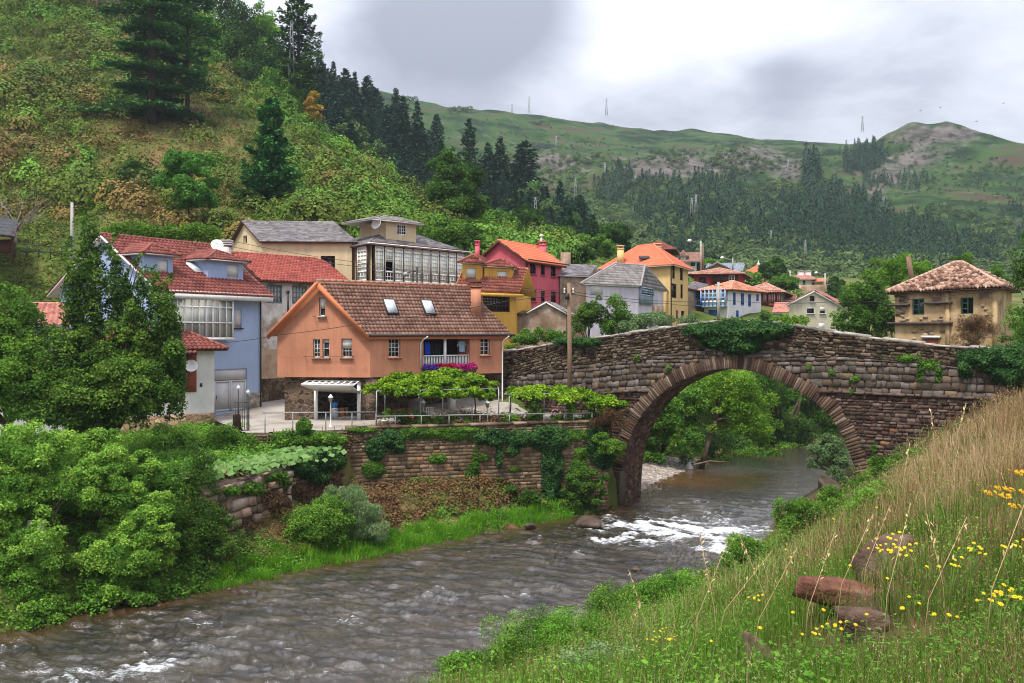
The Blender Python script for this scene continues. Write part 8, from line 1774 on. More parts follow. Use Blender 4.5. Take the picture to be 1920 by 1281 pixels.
  mm = [(top.x, top.y, top.z - 1.5, 2.6, 2.6, 3.2), (top.x + .8, top.y - .5, top.z - 4.5, 2.6, 2.4, 1.8)]; bl = sub_blobs(mm, 22, rs, (.3, .5), (.1, .6)); V, Fc, C = blob_leaves(bl, 3000, .6, rs, .3); b = MB(); b.add(V, Fc, 0, C); b.build('crown', L_pine, r)
 # dark understorey behind those trunks
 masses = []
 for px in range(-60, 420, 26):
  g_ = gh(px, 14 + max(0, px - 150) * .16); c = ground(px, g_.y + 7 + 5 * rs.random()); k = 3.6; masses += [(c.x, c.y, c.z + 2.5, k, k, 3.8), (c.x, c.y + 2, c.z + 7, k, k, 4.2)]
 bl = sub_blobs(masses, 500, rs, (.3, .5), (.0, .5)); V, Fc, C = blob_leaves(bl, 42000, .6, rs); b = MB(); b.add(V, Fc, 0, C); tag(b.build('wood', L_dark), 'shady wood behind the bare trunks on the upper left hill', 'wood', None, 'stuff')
 # bare tree at far left
 c = gh(30, 455) or ground(30, 72); b = MB(); r = empty('bare_tree', tuple(c), 'small bare grey tree on the grass at the far left', 'tree'); b.tube([c - UP * .3, c + UP * 1.0], [.14, .11], 7); q = c + UP * 1.0
 b2 = MB()
 for i in range(16):
  a = rs.uniform(0, 6.3); l = rs.uniform(1.4, 2.9); e = q + Vector((math.cos(a) * l, math.sin(a) * l * .7, rs.uniform(1.0, 3.2))); limbs(b2, q, [e], .06, rs, .3); m_ = q.lerp(e, .6)
  for _ in range(4): limbs(b2, m_, [m_ + Vector(rs.normal(0, .6, 3)) + (e - q) * .3], .022, rs, .3, 3)
 b.build('trunk', m_barkp, r, True); b2.build('branches', m_barkp, r)
 # big shrub masses between the houses and the slope
 for i, (px, py, Y, rx, ry, mat, lb) in enumerate(((835, 440, 92, 40, 28, L_mid, 'round green tree behind the dormer of the cream house'), (880, 448, 94, 36, 22, L_mid, 'green bushy tree left of the pink house'), (940, 425, 118, 40, 30, L_mid, 'green trees above the pink house roof'), (985, 412, 130, 36, 26, L_dark, 'dark green tree on the crest above the pink house'), (1000, 455, 112, 40, 20, L_bright, 'bright green thicket right of the pink house chimney'), (1045, 445, 125, 34, 22, L_mid, 'green tree behind the grey roofed houses'), (1110, 462, 120, 40, 20, L_mid, 'leafy thicket left of the sand yellow house'), (1090, 475, 108, 26, 14, L_dark, 'dark bush behind the brown house'), (1150, 440, 135, 32, 20, L_dark, 'dark tree above the orange hipped roof'), (1235, 480, 128, 30, 12, L_mid, 'bush between the granary and the white chalet'), (905, 395, 122, 22, 24, L_dark, 'dark tree right of the laurel'), (1400, 525, 130, 30, 16, L_mid, 'hedge below the pyramid roofed house'), (1450, 505, 145, 26, 24, L_dark, 'dark trees between the pyramid roof and the bungalow'), (1470, 530, 128, 26, 14, L_mid, 'green trees in front of the tan terrace wall'), (1566, 545, 135, 18, 24, L_dark, 'dark cypress like tree right of the rose cottage'), (1330, 500, 140, 26, 14, L_mid, 'bushes around the slate chalet'))):
  tree('hillside_tree', lb, 'tree', ground(px, Y), px_masses([(px, py, Y, rx, ry), (px + rx * .5, py + ry * .3, Y - 1, rx * .6, ry * .7), (px - rx * .5, py + ry * .35, Y - 1, rx * .6, ry * .7)]), 60, 9000, .0028 * Y, mat, rs, .14, (.28, .45), (.1, .85))
 # hedge above the blue house roof
 ms = [(*(W(px, 440 - abs(px - 290) * .02, 68)), .8, .8, .65) for px in np.arange(195, 410, 12)]
 bl = sub_blobs(ms, 110, rs, (.5, .8), (.2, .9)); V, Fc, C = blob_leaves(bl, 22000, .16, rs); b = MB(); b.add(V, Fc, 0, C); p = W(300, 448, 68); r = empty('vine_hedge', tuple(p), 'long bright vine hedge just above the blue house roof', 'hedge'); b.build('leaves', L_vine_dim, r)
 b = MB()
 for px in np.arange(200, 410, 40): q = W(px, 445, 68); b.tube([q - UP * 3, q + UP * .4], .06, 5)
 b.build('stems', m_wpole, r)

 # scrub and fern over the slope: beyond counting
 N = 5200; Y = rs.uniform(66, 178, N); px = rs.uniform(-120, 1500, N); X = (px - CX) / F * Y; Z = zland(X, Y); py = HZ - F * (Z - HC) / Y
 keep = (Y > 80) | (px < 130) | ((py < 460) & (Y > 72)); keep &= ~((px > 1120) & (Y < 125)) & ~((px > 800) & (Y < 90)) & ~((px > 850) & (px < 1120) & (Y < 88))
 X, Y, Z, px, py = (q[keep] for q in (X, Y, Z, px, py)); n = len(X)
 fern = sstep(420, 600, px) * .8; zone = fbm(X * .07, Y * .07, 0, 3, 71) * 1.6 + .5
 bare = np.exp(-(((px - 300) / 130) ** 2 + ((py - 265) / 55) ** 2)) + .7 * np.exp(-(((px - 200) / 150) ** 2 + ((py - 400) / 50) ** 2)); ok = rs.random(n) > bare * .75; X, Y, Z, px, py, fern, zone, bare = (q[ok] for q in (X, Y, Z, px, py, fern, zone, bare)); n = len(X)
 size = rs.gamma(2.2, .27, n) + .25; size = np.minimum(size, 2.4) * (1 + .5 * (py < 200))
 tone = np.clip(.46 + .45 * (zone - .5) + .40 * fern - .30 * bare + rs.normal(0, .15, n), .02, .98)
 lig = np.clip(.46 + rs.normal(0, .14, n), .1, .85)
 k = 80; d = unit(rs.normal(size=(n, k, 3))); d[..., 2] = np.abs(d[..., 2]) * 1.0; r = (.75 + .3 * rs.random((n, k, 1))) * size[:, None, None] * np.array([1, 1, .8]); P = np.stack([X, Y, Z - .05], 1)[:, None] + d * r
 Nn = d * .95 + rs.normal(0, .36, (n, k, 3)) + np.array([0, 0, .25]); sz = (.12 + .11 * size)[:, None] * rs.uniform(.7, 1.3, (n, k)) * (1 + (Y[:, None] - 90) * .002)
 V, Fc = cards(P.reshape(-1, 3), Nn.reshape(-1, 3), sz.ravel(), .5, rs)
 C = np.stack([np.clip(np.repeat(tone, k) + rs.normal(0, .06, n * k), .01, .99), np.clip(np.repeat(lig, k) + rs.normal(0, .05, n * k), .1, .9), np.zeros(n * k)], 1).repeat(4, 0)
 b = MB(); b.add(V, Fc, 0, C); tag(b.build('scrub', L_scrub), 'low scrub, gorse and fern covering the near hillside', 'scrub', None, 'stuff')
 # larger bushes of gorse and bramble
 N = 2000; Y = rs.uniform(80, 168, N); px = rs.uniform(-100, 1080, N); X = (px - CX) / F * Y; Z = zland(X, Y); py = HZ - F * (Z - HC) / Y; ok = (rs.random(N) < .35 + .65 * sstep(330, 180, py) * sstep(330, 200, px) + .3 * sstep(500, 700, px)) & ~((np.abs(px - 330) < 150) & (np.abs(py - 265) < 50) & (rs.random(N) < .8)) & ~((px > 800) & (Y < 92)); X, Y, Z, px, py = (q[ok] for q in (X, Y, Z, px, py)); n = len(X); k = 480; size = rs.gamma(4, .40, n).clip(.6, 3.0)
 tone = np.clip(.46 + .85 * fbm(X * .05, Y * .05, 0, 2, 74) + .34 * sstep(400, 560, px) + rs.normal(0, .22, n), .10, .98); d = unit(rs.normal(size=(n, k, 3))); d[..., 2] = np.abs(d[..., 2]); lump = 1 + .22 * np.sin(d[..., :1] * 5 + rs.uniform(0, 6, (n, 1, 1))) * np.sin(d[..., 1:2] * 5 + rs.uniform(0, 6, (n, 1, 1)))
 P = np.stack([X, Y, Z - .1], 1)[:, None] + d * size[:, None, None] * lump * (.8 + .22 * rs.random((n, k, 1))) * np.array([1, 1, 1.15]); V, Fc = cards(P.reshape(-1, 3), (d * 1.1 + rs.normal(0, .24, (n, k, 3)) + np.array([0, 0, .05])).reshape(-1, 3), ((.11 + .105 * size)[:, None] * rs.uniform(.7, 1.3, (n, k))).ravel(), .6, rs)
 b = MB(); b.add(V, Fc, 0, np.stack([np.clip(np.repeat(tone, k) + rs.normal(0, .07, n * k), .01, .99), np.clip(np.repeat(rs.normal(.5, .15, n), k) + rs.normal(0, .07, n * k), .1, .95), np.zeros(n * k)], 1).repeat(4, 0)); tag(b.build('gorse', L_scrub), 'rounded gorse and bramble bushes over the near hillside', 'gorse', None, 'stuff')
 # grass and small herbs between them
 N = 90000; Y = rs.uniform(66, 165, N); px = rs.uniform(-120, 1350, N); X = (px - CX) / F * Y; Z = zland(X, Y); py = HZ - F * (Z - HC) / Y; keep = ((Y > 80) | (px < 130)) & ~((px > 1120) & (Y < 125)) & ~((px > 850) & (Y < 88)); X, Y, Z, px, py = (q[keep] for q in (X, Y, Z, px, py)); n = len(X)
 zone = fbm(X * .09, Y * .09, 0, 3, 72) * 1.5 + .5; bare = np.exp(-(((px - 300) / 150) ** 2 + ((py - 265) / 60) ** 2)); P = np.stack([X, Y, Z + .12], 1)
 V, Fc = cards(P, rs.normal(0, .6, (n, 3)) + np.array([0, -.5, .6]), rs.uniform(.2, .5, n), .4, rs); tone = np.clip(.34 + .4 * (zone - .5) + .24 * sstep(450, 620, px) - .25 * bare + rs.normal(0, .14, n), .01, .95)
 b = MB(); b.add(V, Fc, 0, np.stack([tone, np.clip(.5 + rs.normal(0, .13, n), .1, .9), np.zeros(n)], 1).repeat(4, 0)); tag(b.build('hill_grass', L_scrub), 'grass and dry bracken between the scrub on the near hillside', 'grass', None, 'stuff')
L_scrub = leafmat('leaf_scrub', [(.17, .085, .045), (.20, .155, .035), (.055, .085, .014), (.125, .17, .018), (.075, .18, .020), (.15, .30, .030)], .10)
L_bright_hill = leafmat('leaf_fresh', [(.03, .11, .015), (.07, .20, .025), (.14, .32, .05)])
L_vine_dim = leafmat('leaf_hedge', [(.035, .09, .008), (.09, .19, .016), (.16, .28, .03)])
m_barkr = M('pine_bark', [(.10, .055, .04), (.22, .14, .11), (.30, .22, .19)], 2, .95, .8, 9, stretch=(1, 1, .3))
hill_plants()

# ------------------------------------------------------------------ pine ridge, mountain woods
def forests():
 rs = np.random.default_rng(77)
 protos = []
 for i in range(5):
  h = 16.0; tb, cb = conifer(h, rs.uniform(3.6, 4.6), 20, 8, .9, rs, droop=.12, taper=rs.uniform(.55, .85), ncard=34, ragged=.35, base=.04, upl=.12, cl=.65)
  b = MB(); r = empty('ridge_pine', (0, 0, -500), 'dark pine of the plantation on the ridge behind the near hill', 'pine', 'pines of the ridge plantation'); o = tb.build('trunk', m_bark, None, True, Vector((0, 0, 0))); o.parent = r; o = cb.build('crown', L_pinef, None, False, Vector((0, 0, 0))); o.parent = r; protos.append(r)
 zp = lambda x, y: zpine(x, y) + 1.5 * fbm(np.asarray(x) * .06, np.asarray(y) * .06, 0, 3, 8)
 used = [0] * 5; cnt = 0
 def put(x, y, z, s, w=1.0):
  nonlocal cnt
  i = cnt % 5; cnt += 1; o = protos[i]
  w *= rs.uniform(.8, 1.35)
  if used[i]: o = copy_tree(o)
  used[i] = 1; o.location = (x, y, z); o.rotation_euler[2] = rs.uniform(0, 6.28); o.scale = (s * w, s * w, s)
 pts = []
 for _ in range(4000):
  if len(pts) >= 245: break
  Yv = rs.uniform(178, 246); px = rs.uniform(575, 1090); x = (px - CX) / F * Yv; z = float(zp(np.array([x]), np.array([Yv]))[0]); py = HZ - F * (z - HC) / Yv
  if py < 190 + (px - 575) * .1: continue
  if any((x - a) ** 2 + (Yv - b_) ** 2 < 9 for a, b_ in pts): continue
  pts.append((x, Yv)); put(x, Yv, z - .3, rs.uniform(.5, .85) * (1.1 if px < 800 else .9))
 for px, pt in ((600, 105), (625, 115), (648, 128), (665, 135), (688, 140), (705, 165), (742, 165), (755, 178), (782, 190), (818, 212), (880, 222), (938, 255), (985, 262), (975, 270), (915, 265)):
  Yv = 236 if px < 850 else 215; x = (px - CX) / F * Yv; z = float(zp(np.array([x]), np.array([Yv]))[0]); h = HC + (HZ - pt) / F * Yv - z; s = max(.5, h / 16); put(x, Yv, z - .3, s, min(1.0, 1.05 / s))
 # round broadleaf trees among them
 for i, (px, py, Yv, rx) in enumerate(((660, 250, 200, 28), (625, 245, 205, 20), (700, 280, 195, 20), (640, 215, 215, 14), (990, 370, 205, 22), (1000, 352, 210, 14), (960, 385, 200, 18), (1030, 395, 200, 22), (1070, 415, 195, 20), (880, 355, 205, 14))):
  x = (px - CX) / F * Yv; z = float(zp(np.array([x]), np.array([Yv]))[0]); c = W(px, py, Yv); k = rx / F * Yv
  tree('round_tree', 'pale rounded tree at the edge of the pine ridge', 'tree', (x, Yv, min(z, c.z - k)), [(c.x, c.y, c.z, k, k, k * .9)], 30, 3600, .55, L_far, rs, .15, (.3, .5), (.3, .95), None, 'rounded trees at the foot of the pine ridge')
 # --- woods on the mountain: many small crowns, reads as one mass
 def lowpine(k):
  P = []; f = rs.random(k) ** .8; a = rs.uniform(0, 6.28, k); r = (1 - f) ** .8 * .20 * (.6 + .5 * rs.random(k)); P = np.stack([np.cos(a) * r, np.sin(a) * r, f * .97 + .03], 1)
  return P, np.stack([np.cos(a), np.sin(a), np.full(k, 1.1)], 1)
 def lowball(k):
  d = unit(rs.normal(size=(k, 3))); d[:, 2] = np.abs(d[:, 2]) * 1.2 - .2; return d * np.array([.42, .42, .42]) * (.75 + .3 * rs.random((k, 1))) + np.array([0, 0, .42]), d + np.array([0, 0, .4])
 regs_p = [  # (px, py, rx, ry, number, height)
  (1450, 400, 170, 40, 430, 11), (1560, 385, 120, 40, 330, 11), (1690, 430, 110, 40, 300, 10), (1800, 455, 80, 30, 150, 9), (1600, 465, 140, 22, 200, 9), (1700, 490, 90, 16, 90, 8), (1500, 440, 90, 22, 120, 9), (1340, 355, 60, 45, 150, 11), (1230, 350, 70, 40, 90, 9), (1150, 330, 40, 40, 60, 10), (1620, 272, 42, 24, 190, 9), (1610, 290, 30, 16, 60, 8), (1300, 440, 60, 30, 90, 10), (1520, 305, 16, 35, 46, 16), (1560, 345, 26, 14, 30, 12), (1710, 320, 40, 14, 50, 7), (1250, 395, 60, 40, 110, 9), (1560, 440, 70, 30, 140, 10), (1640, 320, 24, 14, 30, 8), (1850, 330, 60, 8, 12, 5), (1900, 400, 30, 40, 26, 7)]
 regs_b = [(1400, 440, 120, 30, 240, 8), (1500, 470, 120, 26, 240, 8), (1650, 480, 120, 28, 240, 8), (1800, 500, 110, 26, 220, 8), (1300, 400, 70, 36, 140, 7), (1200, 430, 70, 30, 110, 7), (1420, 370, 60, 26, 90, 8), (1130, 390, 50, 36, 80, 7), (1250, 340, 90, 30, 90, 6), (1050, 330, 60, 40, 60, 6), (1100, 280, 60, 14, 36, 5), (1400, 280, 80, 20, 60, 5), (1300, 265, 90, 8, 60, 4), (1250, 275, 60, 8, 40, 4), (1850, 430, 60, 40, 80, 6), (1750, 380, 70, 20, 40, 5), (860, 186, 22, 4, 16, 7), (770, 165, 12, 3, 5, 7), (1010, 208, 20, 3, 12, 5), (1660, 240, 24, 5, 14, 4), (1500, 330, 60, 20, 60, 6), (950, 320, 60, 60, 60, 6), (1900, 520, 60, 30, 90, 8), (1850, 545, 100, 16, 110, 8), (1600, 520, 150, 20, 190, 8), (1420, 480, 60, 20, 100, 8), (1900, 300, 60, 14, 10, 4), (1720, 245, 50, 14, 20, 3), (1250, 300, 330, 60, 420, 3), (1600, 300, 300, 50, 320, 3), (950, 260, 200, 60, 200, 3), (1850, 360, 120, 90, 260, 3.2), (1150, 360, 160, 60, 220, 4)]
 def mass(regs, fn, name, label, mat, kc, cs, asp, tone, ndup=6):
  shapes = [fn(kc) for _ in range(ndup)]; Ps = []; Ns = []; Ss = []; Ts = []; Ls = []
  for (px, py, rx, ry, n, h) in regs:
   th = rs.uniform(0, 6.28, n); rr = np.sqrt(rs.random(n)); ax = px + rx * rr * np.cos(th) * rs.uniform(.85, 1.15, n); ay = py + 24 + ry * rr * np.sin(th)
   for a, b_ in zip(ax, ay):
    p = hit_mt(a, b_)
    if p is None: continue
    hh = h * rs.uniform(.55, 1.15) * (.42 + .30 * min(1, p[1] / 420)); Q, Nq = shapes[rs.integers(ndup)]; ang = rs.uniform(0, 6.28); ca, sa = math.cos(ang), math.sin(ang); Rm = np.array([[ca, sa, 0], [-sa, ca, 0], [0, 0, 1]])
    Ps.append((Q @ Rm) * hh * np.array([1.1, 1.1, 1]) + np.array(p)); Ns.append(Nq @ Rm); Ss.append(np.full(len(Q), hh * cs)); t = rs.uniform(*tone); Ts.append(np.full(len(Q), t)); Ls.append(np.full(len(Q), rs.normal(.5, .08)))
  P, Nn, S, T, Lg = (np.concatenate(q) for q in (Ps, Ns, Ss, Ts, Ls)); n = len(P)
  V, Fc = cards(P, Nn + rs.normal(0, .25, (n, 3)), S * rs.uniform(.7, 1.3, n), asp, rs, None if asp > .5 else Nn * np.array([1, 1, -.5]))
  b = MB(); b.add(V, Fc, 0, np.stack([np.clip(T + rs.normal(0, .10, n), .01, .99), np.clip(Lg + rs.normal(0, .08, n), .1, .9), np.zeros(n)], 1).repeat(4, 0)); tag(b.build(name, mat), label, 'forest', None, 'stuff')
 gy = np.arange(176, 800, 2.0)
 def hit_mt(px, py):
  k = (px - CX) / F; s = (py - HZ) / F; zz = np.interp(gy, gy, zcol(px)); d = (HC - s * gy) - zz; i = np.where((d[:-1] > 0) & (d[1:] <= 0))[0]
  if len(i) == 0: return None
  Y = gy[i[0]]; return (k * Y, Y, float(zz[i[0]]) - .3)
 cache = {}
 def zcol(px):
  q = int(round(px / 6)) * 6
  if q not in cache: kk = (q - CX) / F; cache[q] = zmt(kk * gy, gy)
  return cache[q]
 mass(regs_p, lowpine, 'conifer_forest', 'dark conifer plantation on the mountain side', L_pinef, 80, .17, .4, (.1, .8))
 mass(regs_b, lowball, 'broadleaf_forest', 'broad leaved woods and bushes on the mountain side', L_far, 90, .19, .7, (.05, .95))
forests()
# ------------------------------------------------------------------ grasses of the river banks
def blades(P, H, Wd, lean, rs, curve=.5):
 """curved blades: 3 levels, tapering to a point"""
 n = len(P); a = rs.uniform(0, 6.28, n); side = np.stack([np.cos(a), np.sin(a), np.zeros(n)], 1); la = rs.uniform(0, 6.28, n); L = np.stack([np.cos(la), np.sin(la), np.zeros(n)], 1) * (np.abs(rs.normal(0, lean, n)))[:, None]
 H = H[:, None]; Wd = Wd[:, None]; up = np.array([0, 0, 1.0])
 p0 = P; p1 = P + up * H * .5 + L * H * .22; p2 = P + up * H * (.9) * (1 - .25 * np.linalg.norm(L, axis=1, keepdims=True)) + L * H * .75
 V = np.stack([p0 - side * Wd / 2, p0 + side * Wd / 2, p1 + side * Wd * .42, p1 - side * Wd * .42, p2], 1).reshape(-1, 3); i = np.arange(n)[:, None] * 5
 Q = np.concatenate([i + 0, i + 1, i + 2, i + 3], 1); T = np.concatenate([i + 3, i + 2, i + 4], 1); return V, Q, T, p2
G_dry = leafmat('grass_dry', [(.10, .06, .03), (.26, .165, .075), (.44, .31, .155), (.58, .45, .27)], .3, rough=.7)
G_green = leafmat('grass_green', [(.03, .075, .008), (.08, .165, .016), (.17, .28, .04)], .35)
G_tuft = leafmat('grass_tuft', [(.05, .15, .008), (.11, .29, .014), (.20, .42, .03)], .35)
L_herb = leafmat('leaf_herb', [(.035, .10, .010), (.10, .24, .022), (.20, .39, .05)], .3)
def mk(parts, name, mat, label, cat='grass'):
 b = MB()
 for V, Fs, C in parts:
  base = b.n; b.add(V, Fs[0], 0, C)
  for f in Fs[1:]: b.F.append(f + base); b.M.append(np.zeros(len(f), np.int32))
 return tag(b.build(name, mat), label, cat, None, 'stuff')
def right_bank():
 rs = np.random.default_rng(91)
 def sample(n, y0, y1, p0=-150, p1=3300):
  Y = np.exp(rs.uniform(math.log(y0), math.log(y1), n)); px = rs.uniform(p0, p1, n); X = (px - CX) / F * Y; dr, sr = pdist(X, Y, SHORE_R); ok = (sr > 0) & (dr > .15) & (X < 34)
  ok &= ~((Y > 44) & (X > 15) & (Y + X * .71 > 57)); X, Y, px, dr = X[ok], Y[ok], px[ok], dr[ok]; return X, Y, zright(X, Y), px, dr
 def dryness(X, Y, dr): d, sd = pdist(X, Y, [(0, -2), (.6, 3), (1.2, 6), (2.6, 10.5), (5.6, 17), (9.4, 26), (11.6, 30), (14.4, 36), (20, 47)]); return sstep(-1.6, 1.6, d * sd - 1.5 + 3.8 * fbm(X * .45, Y * .45, 0, 3, 61))
 BO = [(o.location.x, o.location.y) for o in col.objects if o.name.startswith('boulder')]
 def clear(X, Y): return np.min([np.hypot(X - a * (1 - .06), Y - b_ * (1 - .06)) for a, b_ in BO], 0)
 # dry tall grass
 X, Y, Z, px, dr = sample(500000, 1.6, 46); d = dryness(X, Y, dr); cb = clear(X, Y); ok = (rs.random(len(X)) < (.10 + d * .72) * (.45 + 1.1 * (fbm(X * 1.7, Y * 1.7, 0, 3, 67) + .5)) + .02) & (cb > .35); X, Y, Z, cb = X[ok], Y[ok], Z[ok], cb[ok]; n = len(X)
 cl = fbm(X * 1.3, Y * 1.3, 0, 3, 62) + .5; H = rs.uniform(.35, .95, n) * (.6 + .7 * cl); H *= np.where(Y < 9, .72, 1) * (.35 + .65 * sstep(.5, 2.6, cb)); Wd = np.maximum(.0026, Y * .0005) * rs.uniform(.7, 1.3, n)
 V, Q, T, tip = blades(np.stack([X, Y, Z - .03], 1), H, Wd, .42, rs); tone = np.clip(.46 + rs.normal(0, .24, n) + 1.1 * fbm(X * .9, Y * .9, 0, 3, 69), .02, .98); C = np.stack([tone, np.clip(.48 + rs.normal(0, .15, n), .12, .9), 0 * tone], 1).repeat(5, 0)
 mk([(V, (Q, T), C)], 'dry_grass', G_dry, 'tall dry straw coloured grass covering the upper near bank')
 # oat heads drooping from part of the stalks
 k = rs.random(n) < .22; tp = tip[k]; m_ = len(tp); P = np.repeat(tp, 5, 0) + rs.normal(0, 1, (m_ * 5, 3)) * np.array([.03, .03, .055]) - np.array([0, 0, .05]); sz = np.maximum(.013, np.repeat(Y[k], 5) * .0016) * rs.uniform(.7, 1.3, m_ * 5)
 V2, F2 = cards(P, rs.normal(size=(m_ * 5, 3)), sz, .32, rs, np.tile([.3, 0, -1.0], (m_ * 5, 1)) + rs.normal(0, .4, (m_ * 5, 3))); t2 = np.clip(.75 + rs.normal(0, .15, m_ * 5), 0, 1); b = MB(); b.add(V2, F2, 0, np.stack([t2, np.full(m_ * 5, .55), 0 * t2], 1).repeat(4, 0)); tag(b.build('oat_heads', G_dry), 'drooping wild oat heads over the dry grass', 'grass', None, 'stuff')
 # green blades
 X, Y, Z, px, dr = sample(380000, 1.8, 50); d = dryness(X, Y, dr); ok = (rs.random(len(X)) < (1 - d) * .45 + .16) & (clear(X, Y) > .5); X, Y, Z, d = X[ok], Y[ok], Z[ok], d[ok]; n = len(X); cl = fbm(X * 1.1, Y * 1.1, 0, 3, 63) + .5
 H = rs.uniform(.2, .6, n) * (.6 + .9 * cl); Wd = np.maximum(.005, Y * .0007) * rs.uniform(.7, 1.4, n); V, Q, T, tip = blades(np.stack([X, Y, Z - .03], 1), H, Wd, .5, rs); tone = np.clip(.45 + rs.normal(0, .18, n) + .7 * (cl - .5), .02, .98); C = np.stack([tone, np.clip(.5 + rs.normal(0, .12, n), .15, .9), 0 * tone], 1).repeat(5, 0)
 mk([(V, (Q, T), C)], 'green_grass', G_green, 'fresh green grass on the lower near bank')
 # broad leaved herbs: clumps of leaves
 X, Y, Z, px, dr = sample(15500, 4.0, 48); d = dryness(X, Y, dr); ok = (rs.random(len(X)) < (1 - d) * .95 + .07) & (clear(X, Y) > .8); X, Y, Z = X[ok], Y[ok], Z[ok]; n = len(X); k = 46; s = np.clip(rs.gamma(4, .085, n) + .08, .14, .7) * np.where(Y < 12, .6, 1)
 dd = unit(rs.normal(size=(n, k, 3))); dd[..., 2] = np.abs(dd[..., 2]) * 1.2; P = np.stack([X, Y, Z], 1)[:, None] + dd * s[:, None, None] * (.5 + .6 * rs.random((n, k, 1))); Nn = dd * .5 + rs.normal(0, .5, (n, k, 3)) + np.array([0, 0, .8]); sz = np.maximum(.032, Y * .0022)[:, None] * rs.uniform(.6, 1.3, (n, k))
 V, Fc = cards(P.reshape(-1, 3), Nn.reshape(-1, 3), sz.ravel(), .6, rs); tn = np.clip(.45 + .8 * fbm(X * .6, Y * .6, 0, 3, 64) + rs.normal(0, .14, n), .02, .98); C = np.stack([np.clip(np.repeat(tn, k) + rs.normal(0, .08, n * k), .01, .99), np.clip(.5 + rs.normal(0, .12, n * k), .1, .9), np.zeros(n * k)], 1).repeat(4, 0); b = MB(); b.add(V, Fc, 0, C)
 tag(b.build('herbs', L_herb), 'low leafy herbs and nettles along the near bank', 'herbs', None, 'stuff')
 # a few real bushes low on the near bank
 hb = lambda px, py: hit(px, py, zright, 3, 60, .05)
 for px, py, rx, ry, mat, lb in ((985, 1255, 60, 55, L_mid, 'leafy green bush at the water edge, lower centre'), (1060, 1225, 60, 45, L_herb, 'taller herb clump right of the lower centre bush'), (1130, 1275, 70, 34, L_silver, 'pale bramble with toothed leaves at the bottom edge'), (1180, 1160, 60, 32, L_mid, 'low green bush on the near shore'), (1270, 1130, 50, 30, L_herb, 'green herb clump above the low shore bush'), (880, 1268, 40, 26, L_herb, 'weed clump at the lowest point of the near shore'), (1400, 1060, 40, 26, L_mid, 'small green bush just before the rapids on the near shore'), (1650, 960, 40, 26, L_herb, 'herb clump below the bramble on the right bank')):
  c = hb(px, py)
  if c is None: continue
  tree('bank_bush', lb, 'bush', c, px_masses([(px, py - ry * .6, c.y, rx * 1.35, ry * 1.35), (px + rx * .7, py - ry * .3, c.y - .3, rx * .8, ry * .8), (px - rx * .7, py - ry * .2, c.y - .2, rx * .7, ry * .7)]), 80, 17000, max(.045, c.y * .0024), mat, rs, 0, (.25, .42), (.2, .95))
 # flowers, each plant a thing
 m_pet = M('yellow_petals', [(.62, .42, .012), (.75, .55, .02)], 3, .6, transl=.2); m_org = M('ochre_petals', [(.60, .30, .01), (.72, .40, .015)], 3, .6, transl=.2); m_stem = M('green_stem', [(.07, .12, .02), (.13, .17, .04)], 3, .8)
 def proto(name, label, cat, group, heads, hr, h, mat, petals=11):
  r = empty(name, (0, 0, -50), label, cat, group); b = MB(); top = []
  for i in range(heads): a = rs.uniform(0, 6.28); q = rs.uniform(.0, .14) * (heads > 1); e = Vector((math.cos(a) * q + .03, math.sin(a) * q, h + rs.uniform(-.06, .05))); b.tube([(0, 0, -.05), (.02, .01, h * .55), e], [.006, .005, .0035], 4); top.append(e)
  o = b.build('stem', m_stem, None, False, Vector((0, 0, 0))); o.parent = r
  for e in top:
   b = MB(); ax = unit(np.array([rs.normal(0, .3), -.45, .9])); t1 = unit(np.cross(ax, [1, .2, .1])); t2 = np.cross(ax, t1)
   for k in range(petals):
    a = 2 * math.pi * k / petals; dv = t1 * math.cos(a) + t2 * math.sin(a); sv = np.cross(ax, dv); p = np.array(e); b.add([p + ax * .002, p + dv * hr * .6 + sv * hr * .2 + ax * .004, p + dv * hr - ax * hr * .12, p + dv * hr * .6 - sv * hr * .2 + ax * .004], [[0, 1, 2, 3]])
   b.lathe(tuple(np.array(e) - ax * .004), [(hr * .1, -.008), (hr * .34, .004), (hr * .25, .012)], 7, 0, Vector(ax)); o = b.build('flower_head', mat, None, False, Vector((0, 0, 0))); o.parent = r
  return r
 A = [proto('hawkweed', 'single yellow flower head on a thin stalk in the bank grass', 'flower', 'scattered yellow flowers of the near bank', 1, .026, rs.uniform(.55, .75), m_pet) for _ in range(2)]
 B = [proto('ragwort', 'branching stalk of small yellow flowers in the bank grass', 'flower', 'branching yellow flowers of the near bank', k, .022, rs.uniform(.6, .8), m_pet, 8) for k in (6, 9)]
 D = [proto('st_johns_wort', 'tall ochre yellow flower spray at the right edge of the bank', 'flower', 'ochre flower sprays at the right edge', 9, .035, .95, m_org, 8)]
 used = set()
 def put(L, px, py, sc_=1.0, up=0):
  c = hit(px, py, zright, 3, 60, .05)
  if c is None: return
  o = L[int(rs.integers(len(L)))]
  if o.name in used: o = copy_tree(o)
  else: used.add(o.name)
  o.location = c; o.rotation_euler[2] = rs.uniform(-.6, .6); o.scale = (sc_,) * 3
 for px, py in ((1482, 1225), (1540, 1245), (1330, 1275), (1745, 1260), (1790, 1230), (1840, 1190), (1895, 1250), (1700, 1190), (1620, 1230), (1250, 1280), (1480, 1085), (1510, 1080), (1470, 1070), (1560, 1010), (1640, 1000), (1720, 1215), (1870, 1275), (1660, 1160), (1735, 1150), (1600, 1265), (1420, 1275), (1590, 1120), (1685, 1262), (1880, 1140), (1775, 1280), (1910, 1200)): put(A, px, py + 25, rs.uniform(.5, .75) * (1.3 if py < 1100 else 1))
